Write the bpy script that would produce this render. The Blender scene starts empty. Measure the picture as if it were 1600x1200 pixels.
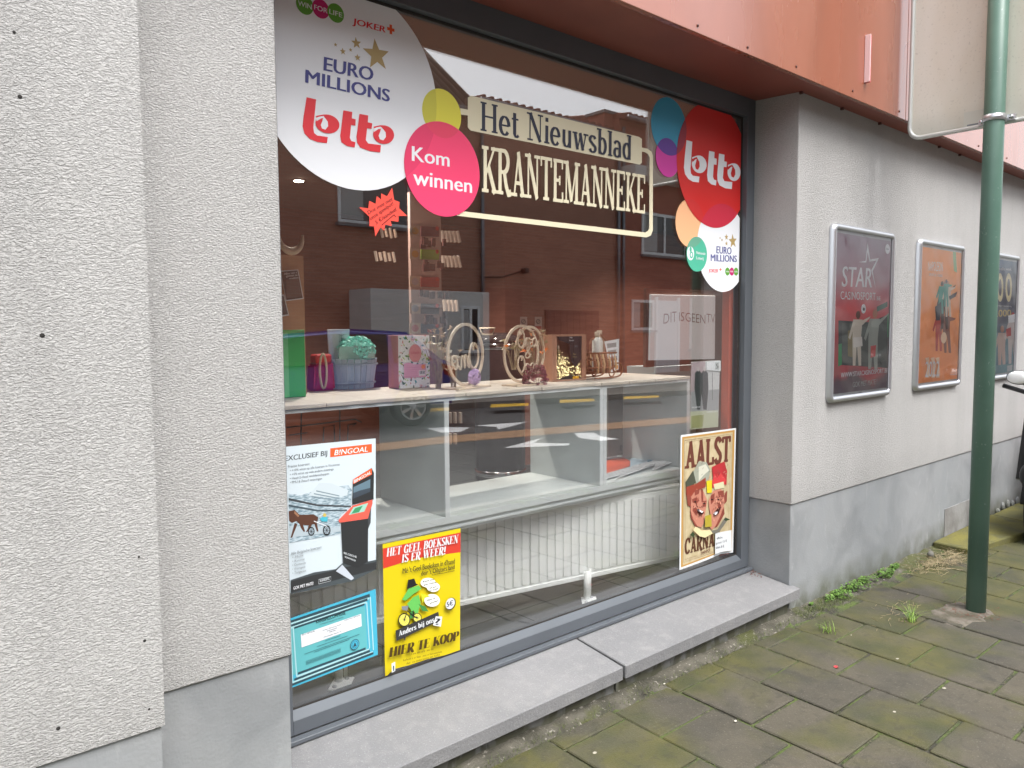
import bpy, bmesh, math, random
from mathutils import Vector, Matrix, noise
random.seed(7)
SC = bpy.context.scene
COL = SC.collection
PI = math.pi
H = 1.33                      # camera height above the pavement at the shop wall

# ------------------------------------------------------------------ camera
F = 1200.0                    # focal length in pixels of the 1600 px wide photograph
def _basis():
    X = Vector((2175-800, 600-507, -F)).normalized()
    b = -((2175-800)*100 + F*F)/(600-507)
    Z = -Vector((100, b, -F)).normalized()
    Y = Z.cross(X)
    return X, Y, Z
_X, _Y, _Z = _basis()
def ray(px, py):
    c = Vector((px-800, 600-py, -F))
    return Vector((c.dot(_X), c.dot(_Y), c.dot(_Z)))
CAM = Vector((0, 0, H))
def at(px, py, Y):            # point of the plane y=Y seen at a pixel of the photograph
    r = ray(px, py); return CAM + r*(Y/r.y)
def atz(px, py, z):
    r = ray(px, py); return CAM + r*((z-H)/r.z)
def atx(px, py, x):
    r = ray(px, py); return CAM + r*(x/r.x)
GL = 2.05                     # outer face of the shop window glass
def mir(px, py, y):           # real point (street side) whose mirror image is seen at the pixel
    p = at(px, py, 2*GL-y); p.y = y; return p
def mirz(px, py, z):
    p = atz(px, py, z); p.y = 2*GL-p.y; return p

cd = bpy.data.cameras.new('camera'); cam = bpy.data.objects.new('camera', cd); COL.objects.link(cam)
cd.sensor_width = 36; cd.lens = 36*F/1600; cd.clip_start = 0.02; cd.clip_end = 500
R = Matrix((_X, _Y, _Z))      # rows: world axes in camera coordinates = camera axes as columns in world
cam.matrix_world = Matrix.Translation(CAM) @ R.to_4x4()
SC.camera = cam

# ------------------------------------------------------------------ light
SUN_EL, SUN_AZ = math.radians(59), math.radians(180)
w = bpy.data.worlds.new('World'); SC.world = w; w.use_nodes = True
nt = w.node_tree; bg = nt.nodes['Background']
sky = nt.nodes.new('ShaderNodeTexSky'); sky.sky_type = 'NISHITA'; sky.sun_disc = False
sky.sun_elevation = SUN_EL; sky.sun_rotation = SUN_AZ
sky.air_density = 1.0; sky.dust_density = 3.5; sky.ozone_density = 1.0
hs = nt.nodes.new('ShaderNodeHueSaturation'); hs.inputs['Saturation'].default_value = 0.22
nt.links.new(sky.outputs[0], hs.inputs['Color']); nt.links.new(hs.outputs[0], bg.inputs['Color'])
bg.inputs['Strength'].default_value = 0.15
sd = bpy.data.lights.new('sun', 'SUN'); sd.energy = 1.3; sd.angle = math.radians(30); sd.color = (1, .975, .94)
so = bpy.data.objects.new('sun', sd); COL.objects.link(so)
# light comes from the street side (the y- side), high up
so.rotation_euler = (math.radians(31), math.radians(-4), 0)
SC.view_settings.view_transform = 'Standard'; SC.view_settings.look = 'None'
SC.view_settings.gamma = 1; SC.view_settings.use_curve_mapping = False
SC.view_settings.exposure = 1.42
SC.cycles.transparent_max_bounces = 24
SC.cycles.max_bounces = 10

# ------------------------------------------------------------------ materials
def lin(c):
    return tuple(((v/255.0)/12.92 if v/255.0 <= .04045 else ((v/255.0+.055)/1.055)**2.4) for v in c)
MATS = {}
def mat(name, rgb, rough=.6, metal=0., spec=.5, srgb=True, var=0., vscale=8., bump=0., bscale=60., coat=0., trans=0., alpha=1., emit=0.):
    if name in MATS: return MATS[name]
    m = bpy.data.materials.new(name); m.use_nodes = True; MATS[name] = m
    n = m.node_tree.nodes; l = m.node_tree.links; p = n['Principled BSDF']
    c = lin(rgb) if srgb else rgb
    p.inputs['Base Color'].default_value = (*c, 1); p.inputs['Roughness'].default_value = rough
    p.inputs['Metallic'].default_value = metal; p.inputs['Specular IOR Level'].default_value = spec
    p.inputs['Coat Weight'].default_value = coat
    p.inputs['Alpha'].default_value = alpha
    if trans: p.inputs['Transmission Weight'].default_value = trans
    if emit:
        p.inputs['Emission Color'].default_value = (*c, 1); p.inputs['Emission Strength'].default_value = emit
    if var or bump:
        g = n.new('ShaderNodeNewGeometry')
    if var:
        t = n.new('ShaderNodeTexNoise'); t.inputs['Scale'].default_value = vscale; t.inputs['Detail'].default_value = 6
        l.new(g.outputs['Position'], t.inputs['Vector'])
        mr = n.new('ShaderNodeMapRange'); mr.inputs['From Min'].default_value = .3; mr.inputs['From Max'].default_value = .7
        mr.inputs['To Min'].default_value = 1-var; mr.inputs['To Max'].default_value = 1+var
        l.new(t.outputs['Fac'], mr.inputs['Value'])
        mx = n.new('ShaderNodeVectorMath'); mx.operation = 'SCALE'; mx.inputs[0].default_value = c
        l.new(mr.outputs[0], mx.inputs['Scale']); l.new(mx.outputs[0], p.inputs['Base Color'])
    if bump:
        t = n.new('ShaderNodeTexNoise'); t.inputs['Scale'].default_value = bscale; t.inputs['Detail'].default_value = 4
        l.new(g.outputs['Position'], t.inputs['Vector'])
        b = n.new('ShaderNodeBump'); b.inputs['Strength'].default_value = min(1, bump); b.inputs['Distance'].default_value = .004
        l.new(t.outputs['Fac'], b.inputs['Height']); l.new(b.outputs[0], p.inputs['Normal'])
    return m
class NG:                      # small node-graph helper
    def __init__(s, name):
        s.m = bpy.data.materials.new(name); s.m.use_nodes = True; MATS[name] = s.m
        s.n = s.m.node_tree.nodes; s.l = s.m.node_tree.links; s.p = s.n['Principled BSDF']
        g = s.n.new('ShaderNodeNewGeometry'); s.pos = g.outputs['Position']; s.geo = g
    def scale(s, v):
        x = s.n.new('ShaderNodeVectorMath'); x.operation = 'MULTIPLY'; x.inputs[1].default_value = v
        s.l.new(s.pos, x.inputs[0]); return x.outputs[0]
    def noise(s, sc, det=4, dist=0., vec=None, rough=.5, off=None):
        t = s.n.new('ShaderNodeTexNoise'); t.inputs['Scale'].default_value = sc; t.inputs['Detail'].default_value = det
        t.inputs['Distortion'].default_value = dist; t.inputs['Roughness'].default_value = rough
        s.l.new(vec or s.pos, t.inputs['Vector']); return t.outputs['Fac']
    def vor(s, sc, vec=None, feat='F1'):
        t = s.n.new('ShaderNodeTexVoronoi'); t.inputs['Scale'].default_value = sc; t.feature = feat
        s.l.new(vec or s.pos, t.inputs['Vector']); return t.outputs['Distance']
    def mr(s, v, a, b, c, d):
        x = s.n.new('ShaderNodeMapRange')
        for k, q in zip(('From Min', 'From Max', 'To Min', 'To Max'), (a, b, c, d)): x.inputs[k].default_value = q
        s.l.new(v, x.inputs['Value']); return x.outputs[0]
    def math(s, op, a, b=0.):
        x = s.n.new('ShaderNodeMath'); x.operation = op
        for i, q in enumerate((a, b)):
            if isinstance(q, (int, float)): x.inputs[i].default_value = q
            else: s.l.new(q, x.inputs[i])
        return x.outputs[0]
    def mix(s, f, a, b):
        x = s.n.new('ShaderNodeMix'); x.data_type = 'RGBA'
        if isinstance(f, (int, float)): x.inputs['Factor'].default_value = f
        else: s.l.new(f, x.inputs['Factor'])
        for k, q in ((6, a), (7, b)):
            if isinstance(q, tuple): x.inputs[k].default_value = (*q, 1)
            else: s.l.new(q, x.inputs[k])
        return x.outputs[2]
    def axis(s, k):
        x = s.n.new('ShaderNodeSeparateXYZ'); s.l.new(s.pos, x.inputs[0]); return x.outputs[k]
    def color(s, c): s.l.new(c, s.p.inputs['Base Color'])
    def rough(s, r):
        if isinstance(r, (int, float)): s.p.inputs['Roughness'].default_value = r
        else: s.l.new(r, s.p.inputs['Roughness'])
    def bump(s, h, dist=.004, st=1., prev=None):
        b = s.n.new('ShaderNodeBump'); b.inputs['Strength'].default_value = st; b.inputs['Distance'].default_value = dist
        s.l.new(h, b.inputs['Height'])
        if prev: s.l.new(prev, b.inputs['Normal'])
        s.l.new(b.outputs[0], s.p.inputs['Normal']); return b.outputs[0]

ZPC = H-.82
def stucco(name, col):
    g = NG(name); v = g.scale((1, 1, 2.0))
    a = g.noise(160, 3, .7, v, .5); b = g.noise(420, 2, .4, v)
    h = g.math('ADD', g.mr(a, .38, .60, 0, 1), g.math('MULTIPLY', b, .22))
    big = g.noise(1.1, 5); st = g.math('MULTIPLY', g.mr(big, .3, .75, .92, 1.04), g.math('MULTIPLY', g.mr(g.noise(5, 5, .2, g.scale((1, 1, .12))), .45, .75, 1.0, .90), g.mr(g.axis(2), ZPC, ZPC+.16, .91, 1.0)))
    cav = g.mr(a, .34, .5, .80, 1.0)
    g.color(g.mix(g.math('MULTIPLY', st, cav), (0, 0, 0), col)); g.rough(.9); g.p.inputs['Specular IOR Level'].default_value = .2
    g.bump(h, .0023, .9); return g.m
M_ST = stucco('rough_render', (.475, .47, .463))
def plinthmat(name, c1, c2, dark):
    g = NG(name)
    a = g.noise(2.4, 6, .6); b = g.noise(14, 4); z = g.axis(2)
    col = g.mix(g.mr(a, .35, .68, 0, 1), c1, c2)
    col = g.mix(g.math('MULTIPLY', g.mr(g.noise(5.5, 6, 1.2), .52, .66, 0, .55), 1.), col, dark)
    low = g.math('MULTIPLY', g.mr(z, .0, .13, 1, 0), g.mr(g.noise(9, 5), .3, .65, .3, 1.2))
    col = g.mix(g.math('MINIMUM', low, .85), col, (.085, .09, .06))
    col = g.mix(g.mr(g.noise(3.2, 6, .5), .46, .62, 0, .6), col, tuple(v*.74 for v in c1))
    col = g.mix(g.mr(g.noise(7, 6, 1.5, g.scale((1, 1, .5))), .62, .72, 0, .28), col, (.42, .43, .43))
    g.color(col); g.rough(.8)
    g.bump(g.math('ADD', b, g.math('MULTIPLY', g.noise(120, 3), .45)), .0022, .9); return g.m
M_PL = plinthmat('grey_painted_cement', (.235, .25, .262), (.27, .28, .288), (.25, .26, .265))
def stonemat():
    g = NG('blue_stone_sill')
    a = g.noise(3, 6, .4); pits = g.vor(75); sp = g.vor(210)
    col = g.mix(g.mr(a, .3, .7, 0, 1), (.155, .157, .163), (.19, .19, .195))
    col = g.mix(g.mr(g.noise(22, 6, .2), .5, .75, 0, .35), col, (.27, .268, .262))
    col = g.mix(g.mr(g.noise(320, 2), .58, .7, 0, .55), col, (.12, .12, .125))
    col = g.mix(g.mr(g.noise(260, 2), .6, .72, 0, .5), col, (.36, .36, .36))
    col = g.mix(g.mr(g.noise(48, 4), .67, .72, 0, .8), col, (.20, .20, .21))
    col = g.mix(g.mr(sp, .0, .13, .5, 0), col, (.30, .30, .31))
    g.color(col); g.rough(.75); g.bump(g.mr(g.noise(130, 4), .3, .7, 0, 1), .0012, .7); return g.m
M_STONE = stonemat()
def risermat():
    g = NG('mossy_sill_riser'); z = g.axis(2)
    a = g.noise(12, 6, .8, g.scale((1, 1, .45)))
    col = g.mix(g.mr(g.noise(6, 5), .3, .7, 0, 1), (.16, .165, .175), (.22, .225, .235))
    col = g.mix(g.mr(a, .49, .54, 0, .92), col, (.045, .045, .042))
    m = g.math('MULTIPLY', g.mr(z, .0, .09, 1, 0), g.mr(g.noise(15, 5), .3, .6, .4, 1.4))
    col = g.mix(g.math('MINIMUM', m, .9), col, (.075, .075, .045))
    g.color(col); g.rough(.9); g.bump(a, .004, .8); return g.m
M_RISER = risermat()
def slabmat(name, moss=1.):
    g = NG(name); oi = g.n.new('ShaderNodeObjectInfo')
    rnd = oi.outputs['Random']; y = g.axis(1); x = g.axis(0)
    base = g.mix(g.mr(rnd, 0, 1, 0, 1), (.054, .047, .033), (.088, .076, .053))
    base = g.mix(g.mr(g.noise(3.1, 6, .5), .35, .68, 0, .75), base, (.034, .033, .028))
    base = g.mix(g.mr(g.noise(150, 3), .62, .72, 0, .6), base, (.19, .175, .145))
    base = g.mix(g.mr(g.vor(34), .0, .1, .55, 0), base, (.22, .21, .18))
    # moss film: strongest along the wall and towards the far side
    near = g.math('MAXIMUM', g.mr(y, .9, 1.72, .0, .8), g.math('MULTIPLY', g.mr(x, 2.6, 4.6, 0, .95), g.mr(y, .7, 1.2, .3, 1)))
    msk = g.mr(g.math('ADD', g.noise(2.6, 6, .7), g.math('MULTIPLY', near, .25)), .54, .72, 0, 1)
    gr = g.mix(g.mr(g.noise(7, 4), .35, .65, 0, 1), (.036, .042, .009), (.074, .070, .013))
    base = g.mix(g.math('MULTIPLY', msk, .9*moss), base, gr)
    base = g.mix(g.mr(g.noise(4.4, 5, .9), .6, .72, 0, .6), base, (.028, .028, .023))
    base = g.mix(g.mr(g.noise(420, 2), .5, .68, 0, .45), base, (.11, .10, .075))
    base = g.mix(g.mr(g.noise(28, 5, .6), .54, .66, 0, .4), base, (.03, .028, .02))
    g.color(base); g.rough(g.mr(g.noise(5, 4), .3, .7, .62, .9))
    g.bump(g.math('ADD', g.noise(190, 3), g.math('MULTIPLY', g.noise(30, 4), .8)), .0026, 1.); return g.m
M_SLAB = slabmat('mossy_concrete_slab')
def bedmat():
    g = NG('joint_soil_and_moss')
    col = g.mix(g.mr(g.noise(13, 5), .4, .6, 0, 1), (.035, .033, .024), (.07, .10, .02))
    col = g.mix(g.mr(g.noise(120, 3), .55, .7, 0, .8), col, (.15, .13, .09))
    g.color(col); g.rough(.95); g.bump(g.noise(140, 4), .006, 1); return g.m
M_BED = bedmat()
def asphaltmat():
    g = NG('asphalt'); a = g.vor(160)
    col = g.mix(g.mr(g.noise(1.2, 5), .35, .7, 0, 1), (.06, .06, .062), (.09, .088, .086))
    col = g.mix(g.mr(a, 0, .3, .35, 0), col, (.2, .2, .2)); g.color(col); g.rough(.85); g.bump(a, .004, .6); return g.m
M_ASPH = asphaltmat()
def brickmat(name, c1, c2, mortar, sc=1.):
    g = NG(name)
    t = g.n.new('ShaderNodeTexBrick'); t.inputs['Scale'].default_value = 1
    t.inputs['Brick Width'].default_value = .21*sc; t.inputs['Row Height'].default_value = .075*sc
    t.inputs['Mortar Size'].default_value = .008; t.inputs['Color1'].default_value = (*c1, 1); t.inputs['Color2'].default_value = (*c2, 1)
    t.inputs['Mortar'].default_value = (*mortar, 1)
    s = g.n.new('ShaderNodeSeparateXYZ'); g.l.new(g.pos, s.inputs[0])
    c = g.n.new('ShaderNodeCombineXYZ'); g.l.new(g.math('ADD', s.outputs[0], s.outputs[1]), c.inputs[0]); g.l.new(s.outputs[2], c.inputs[1])
    g.l.new(c.outputs[0], t.inputs['Vector'])
    g.color(g.mix(g.mr(g.noise(2, 5), .3, .7, 0, .45), t.outputs['Color'], (c1[0]*.6, c1[1]*.6, c1[2]*.6))); g.rough(.9)
    b = g.math('MULTIPLY', t.outputs['Fac'], -1); g.bump(b, .008, .8); return g.m
M_BR1 = brickmat('red_brick', (.30, .105, .07), (.24, .08, .052), (.22, .17, .14))
M_BR2 = brickmat('brown_brick', (.44, .20, .14), (.36, .155, .105), (.38, .26, .20))
M_BR3 = brickmat('dark_red_brick', (.46, .155, .105), (.38, .115, .08), (.3, .19, .15))
def glassmat():
    m = bpy.data.materials.new('window_glass'); m.use_nodes = True; n = m.node_tree.nodes; l = m.node_tree.links
    n.remove(n['Principled BSDF']); out = n['Material Output']
    lw = n.new('ShaderNodeLayerWeight'); lw.inputs['Blend'].default_value = .5
    pw = n.new('ShaderNodeMath'); pw.operation = 'POWER'; pw.inputs[1].default_value = 4; l.new(lw.outputs['Facing'], pw.inputs[0])
    mr = n.new('ShaderNodeMapRange'); mr.inputs['To Min'].default_value = .19; mr.inputs['To Max'].default_value = 1; l.new(pw.outputs[0], mr.inputs['Value'])
    tr = n.new('ShaderNodeBsdfTransparent'); tr.inputs['Color'].default_value = (.985, .99, .985, 1)
    gl = n.new('ShaderNodeBsdfGlossy'); gl.inputs['Roughness'].default_value = .0
    mx = n.new('ShaderNodeMixShader'); l.new(mr.outputs[0], mx.inputs[0]); l.new(tr.outputs[0], mx.inputs[1]); l.new(gl.outputs[0], mx.inputs[2])
    l.new(mx.outputs[0], out.inputs['Surface']); return m
M_GLASS = glassmat()
def fasciamat():
    g = NG('copper_red_panel'); a = g.noise(3.2, 6, .5, g.scale((1, 1, .35)))
    col = g.mix(g.mr(a, .3, .7, 0, 1), (.27, .078, .040), (.34, .108, .060)); g.color(col)
    g.rough(g.mr(g.noise(4, 4, 0, g.scale((1, 1, .3))), .3, .7, .20, .32)); g.p.inputs['Coat Weight'].default_value = .6; g.p.inputs['Coat IOR'].default_value = 1.6
    g.p.inputs['Coat Roughness'].default_value = .16; g.p.inputs['Specular IOR Level'].default_value = .7; return g.m
M_FASC = fasciamat()
def woodmat(name, c1, c2, sc=(2, 2, 24), rough=.55):
    g = NG(name); col = g.mix(g.mr(g.noise(2.2, 5, .8, g.scale(sc)), .3, .7, 0, 1), c1, c2); g.color(col); g.rough(rough); return g.m
M_REDWOOD = woodmat('red_brown_wood_panel', (.24, .085, .058), (.33, .13, .088), (1.4, 1.4, 14))
M_PLANK = woodmat('bleached_planks', (.52, .46, .40), (.68, .62, .55), (3, 22, 3), .7)
M_PLY = woodmat('cut_plywood', (.60, .48, .36), (.68, .56, .44), (8, 8, 8), .6)
M_ORW = woodmat('orange_wood_board', (.50, .27, .15), (.58, .33, .19), (3, 3, 10), .5)
M_STAVE = woodmat('blue_grey_washed_wood', (.32, .42, .55), (.44, .53, .64), (20, 20, 3), .7)
def polemat():
    g = NG('green_painted_steel')
    col = g.mix(g.mr(g.noise(5, 5), .3, .7, 0, 1), (.082, .165, .128), (.112, .21, .165))
    col = g.mix(g.mr(g.noise(60, 4, 1.5, g.scale((1, 1, .6))), .66, .72, 0, .7), col, (.28, .36, .33))
    g.color(col); g.rough(.42); g.p.inputs['Specular IOR Level'].default_value = .6; return g.m
M_POLE = polemat()
def signbackmat():
    g = NG('aged_sign_back'); z = g.axis(2)
    col = g.mix(g.mr(g.noise(2.4, 5, .4, g.scale((1, 2, .6))), .3, .7, 0, 1), (.70, .66, .56), (.78, .76, .69))
    col = g.mix(g.mr(z, H+.93, H+1.06, .55, 0), col, (.42, .42, .37))
    col = g.mix(g.mr(g.noise(90, 3), .6, .75, 0, .3), col, (.3, .3, .26)); g.color(col); g.rough(.5); return g.m
M_SIGNB = signbackmat()
M_ALU = mat('brushed_aluminium', (200, 202, 206), .32, .85)
M_ALUF = mat('grey_aluminium_frame', (90, 95, 101), .42, .15, var=.05, vscale=5)
M_GASK = mat('dark_gasket', (45, 42, 40), .7)
M_SHELF = mat('grey_shelf_board', (188, 195, 196), .5, var=.07, vscale=3)
M_STRIP = mat('pale_grey_edge_strip', (206, 212, 216), .4)
M_RAD = mat('white_radiator_enamel', (246, 248, 248), .35)
M_WHITE = mat('white_plastic', (225, 226, 226), .4)
M_WPVC = mat('white_window_frame', (224, 226, 228), .35)
M_ZINC = mat('zinc_pipe', (120, 124, 130), .4, .6)
M_BLACK = mat('black_plastic', (24, 24, 26), .4)
M_DGL = mat('dark_house_glass', (30, 34, 38), .05, 0, .8)
M_CURT = mat('pale_curtain', (170, 172, 172), .8)
M_TILE = mat('dark_roof_tile', (62, 52, 50), .75, var=.25, vscale=6)
M_RTILE = mat('red_roof_tile', (110, 62, 50), .75, var=.2, vscale=6)
M_FLOOR = mat('dark_floor_tile', (70, 74, 76), .35, var=.1, vscale=2)
M_IVORY = mat('ivory_ceiling', (150, 120, 105), .8)
M_CHROME = mat('chrome', (210, 212, 215), .12, 1.)
M_GREYR = mat('grey_house_render', (206, 206, 204), .85, var=.06, vscale=2)

# ------------------------------------------------------------------ object helpers
WL = {}                        # world location of every object that can be a parent
def setp(o, label=None, cat=None, group=None, kind=None):
    if label: o['label'] = label
    if cat: o['category'] = cat
    if group: o['group'] = group
    if kind: o['kind'] = kind
    return o
def thing(name, label, cat, loc=(0, 0, 0), group=None, kind=None):
    o = bpy.data.objects.new(name, None); COL.objects.link(o); o.location = loc; o.empty_display_size = .1
    WL[o] = Vector(loc); return setp(o, label, cat, group, kind)
class MB:
    def __init__(s): s.v = []; s.f = []; s.mi = []; s.sm = []; s.cur = 0; s.smooth = False
    def add(s, vs, fs):
        b = len(s.v); s.v += [Vector(q) for q in vs]
        for f in fs: s.f.append([b+i for i in f]); s.mi.append(s.cur); s.sm.append(s.smooth)
        return s
    def box(s, x0, x1, y0, y1, z0, z1):
        return s.add([(x0,y0,z0),(x1,y0,z0),(x1,y1,z0),(x0,y1,z0),(x0,y0,z1),(x1,y0,z1),(x1,y1,z1),(x0,y1,z1)],
              [(0,3,2,1),(4,5,6,7),(0,1,5,4),(1,2,6,5),(2,3,7,6),(3,0,4,7)])
    def hexa(s, p):            # 8 points like box
        return s.add(p, [(0,3,2,1),(4,5,6,7),(0,1,5,4),(1,2,6,5),(2,3,7,6),(3,0,4,7)])
    def prism(s, pts, d):      # polygon (3D list) extruded by vector d
        n = len(pts); d = Vector(d); pts = [Vector(p) for p in pts]
        vs = pts+[p+d for p in pts]
        fs = [tuple(range(n-1, -1, -1)), tuple(range(n, 2*n))]+[(i, (i+1) % n, n+(i+1) % n, n+i) for i in range(n)]
        return s.add(vs, fs)
    def tube(s, pts, r, seg=8, closed=False, cap=True):
        pts = [Vector(p) for p in pts]; n = len(pts); sm = s.smooth; s.smooth = True
        rr = r if isinstance(r, (list, tuple)) else [r]*n
        ring = []; up = None
        for i, p in enumerate(pts):
            if closed: t = pts[(i+1) % n]-pts[i-1]
            else: t = pts[min(i+1, n-1)]-pts[max(i-1, 0)]
            t.normalize()
            if up is None:
                up = Vector((0, 0, 1)) if abs(t.z) < .9 else Vector((1, 0, 0))
            a = t.cross(up)
            if a.length < 1e-6: a = t.cross(Vector((0, 1, 0)))
            a.normalize(); b = a.cross(t).normalized(); up = b
            ring.append([p+a*math.cos(2*PI*k/seg)*rr[i]+b*math.sin(2*PI*k/seg)*rr[i] for k in range(seg)])
        vs = [q for g in ring for q in g]; fs = []
        for i in range(n if closed else n-1):
            j = (i+1) % n
            for k in range(seg):
                fs.append((i*seg+k, i*seg+(k+1) % seg, j*seg+(k+1) % seg, j*seg+k))
        if cap and not closed: fs += [tuple(range(seg-1, -1, -1)), tuple((n-1)*seg+k for k in range(seg))]
        s.add(vs, fs); s.smooth = sm; return s
    def lathe(s, prof, c, seg=20, sx=1., sy=1., axis='z'):
        sm = s.smooth; s.smooth = True; c = Vector(c); vs = []; fs = []; n = len(prof)
        for r, z in prof:
            for k in range(seg):
                a = 2*PI*k/seg; q = (r*math.cos(a)*sx, r*math.sin(a)*sy, z)
                if axis == 'y': q = (q[0], q[2], q[1])
                if axis == 'x': q = (q[2], q[0], q[1])
                vs.append(c+Vector(q))
        for i in range(n-1):
            for k in range(seg): fs.append((i*seg+k, i*seg+(k+1) % seg, (i+1)*seg+(k+1) % seg, (i+1)*seg+k))
        fs += [tuple(range(seg-1, -1, -1)), tuple((n-1)*seg+k for k in range(seg))]
        s.add(vs, fs); s.smooth = sm; return s
    def ball(s, c, rx, ry=None, rz=None, seg=12, rings=8):
        ry = ry or rx; rz = rz or rx
        prof = [(max(.001, math.sin(PI*i/rings)), -math.cos(PI*i/rings)) for i in range(rings+1)]
        b = len(s.v); s.lathe(prof, (0, 0, 0), seg)
        for i in range(b, len(s.v)):
            q = s.v[i]; s.v[i] = Vector((c[0]+q.x*rx, c[1]+q.y*ry, c[2]+q.z*rz))
        return s
    def build(s, name, m, parent=None, bevel=0., seg=1, label=None, cat=None, group=None, kind=None, loc=None):
        me = bpy.data.meshes.new(name)
        base = Vector((0, 0, 0))
        if parent is not None: base = WL[parent]
        off = base if loc is None else Vector(loc)
        me.from_pydata([v-off for v in s.v], [], s.f)
        for k in (m if isinstance(m, (list, tuple)) else [m]): me.materials.append(k)
        for p, i, sm in zip(me.polygons, s.mi, s.sm): p.material_index = i; p.use_smooth = sm
        if bevel or True:
            bm = bmesh.new(); bm.from_mesh(me)
            if s.recalc: bmesh.ops.recalc_face_normals(bm, faces=bm.faces)
            if bevel:
                es = [e for e in bm.edges if len(e.link_faces) == 2 and e.calc_face_angle(0) > .6]
                bmesh.ops.bevel(bm, geom=es, offset=bevel, segments=seg, affect='EDGES', clamp_overlap=True)
            bm.to_mesh(me); bm.free()
        o = bpy.data.objects.new(name, me); COL.objects.link(o)
        if parent is not None:
            o.parent = parent
            if loc is not None: o.location = off-base
        elif loc is not None: o.location = off
        WL[o] = off
        return setp(o, label, cat, group, kind)
    recalc = True
def box(name, m, x0, x1, y0, y1, z0, z1, parent=None, bevel=0., **k):
    return MB().box(x0, x1, y0, y1, z0, z1).build(name, m, parent, bevel, **k)

# ------------------------------------------------------------------ flat print helper
TXT = {}
def text_polys(s, bold=0., res=3):
    key = (s, bold)
    if key in TXT: return TXT[key]
    c = bpy.data.curves.new('t', 'FONT'); c.body = s; c.size = 1; c.resolution_u = res; c.offset = bold
    o = bpy.data.objects.new('t', c); COL.objects.link(o)
    dg = bpy.context.evaluated_depsgraph_get(); me = o.evaluated_get(dg).to_mesh()
    vs = [(v.co.x, v.co.y) for v in me.vertices]; fs = [tuple(p.vertices) for p in me.polygons]
    o.evaluated_get(dg).to_mesh_clear(); bpy.data.objects.remove(o); bpy.data.curves.remove(c)
    TXT[key] = (vs, fs); return TXT[key]
def ribbon(pts, w, wt=None):
    """quads along a polyline; wt = width where the stroke runs horizontally"""
    n = len(pts); L = []; Rr = []
    for i in range(n):
        a = pts[max(i-1, 0)]; b = pts[min(i+1, n-1)]; dx, dy = b[0]-a[0], b[1]-a[1]; d = math.hypot(dx, dy) or 1; dx /= d; dy /= d
        ww = w if wt is None else wt+(w-wt)*min(1, abs(dy)*1.05)
        L.append((pts[i][0]-dy*ww/2, pts[i][1]+dx*ww/2)); Rr.append((pts[i][0]+dy*ww/2, pts[i][1]-dx*ww/2))
    return [[L[i], Rr[i], Rr[i+1], L[i+1]] for i in range(n-1)]
def arc(cx, cy, rx, ry, a0, a1, n=14):
    return [(cx+rx*math.cos(math.radians(a0+(a1-a0)*i/n)), cy+ry*math.sin(math.radians(a0+(a1-a0)*i/n))) for i in range(n+1)]
T, N = 'T', 'N'                # thick, thin (absolute directions override)
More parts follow.
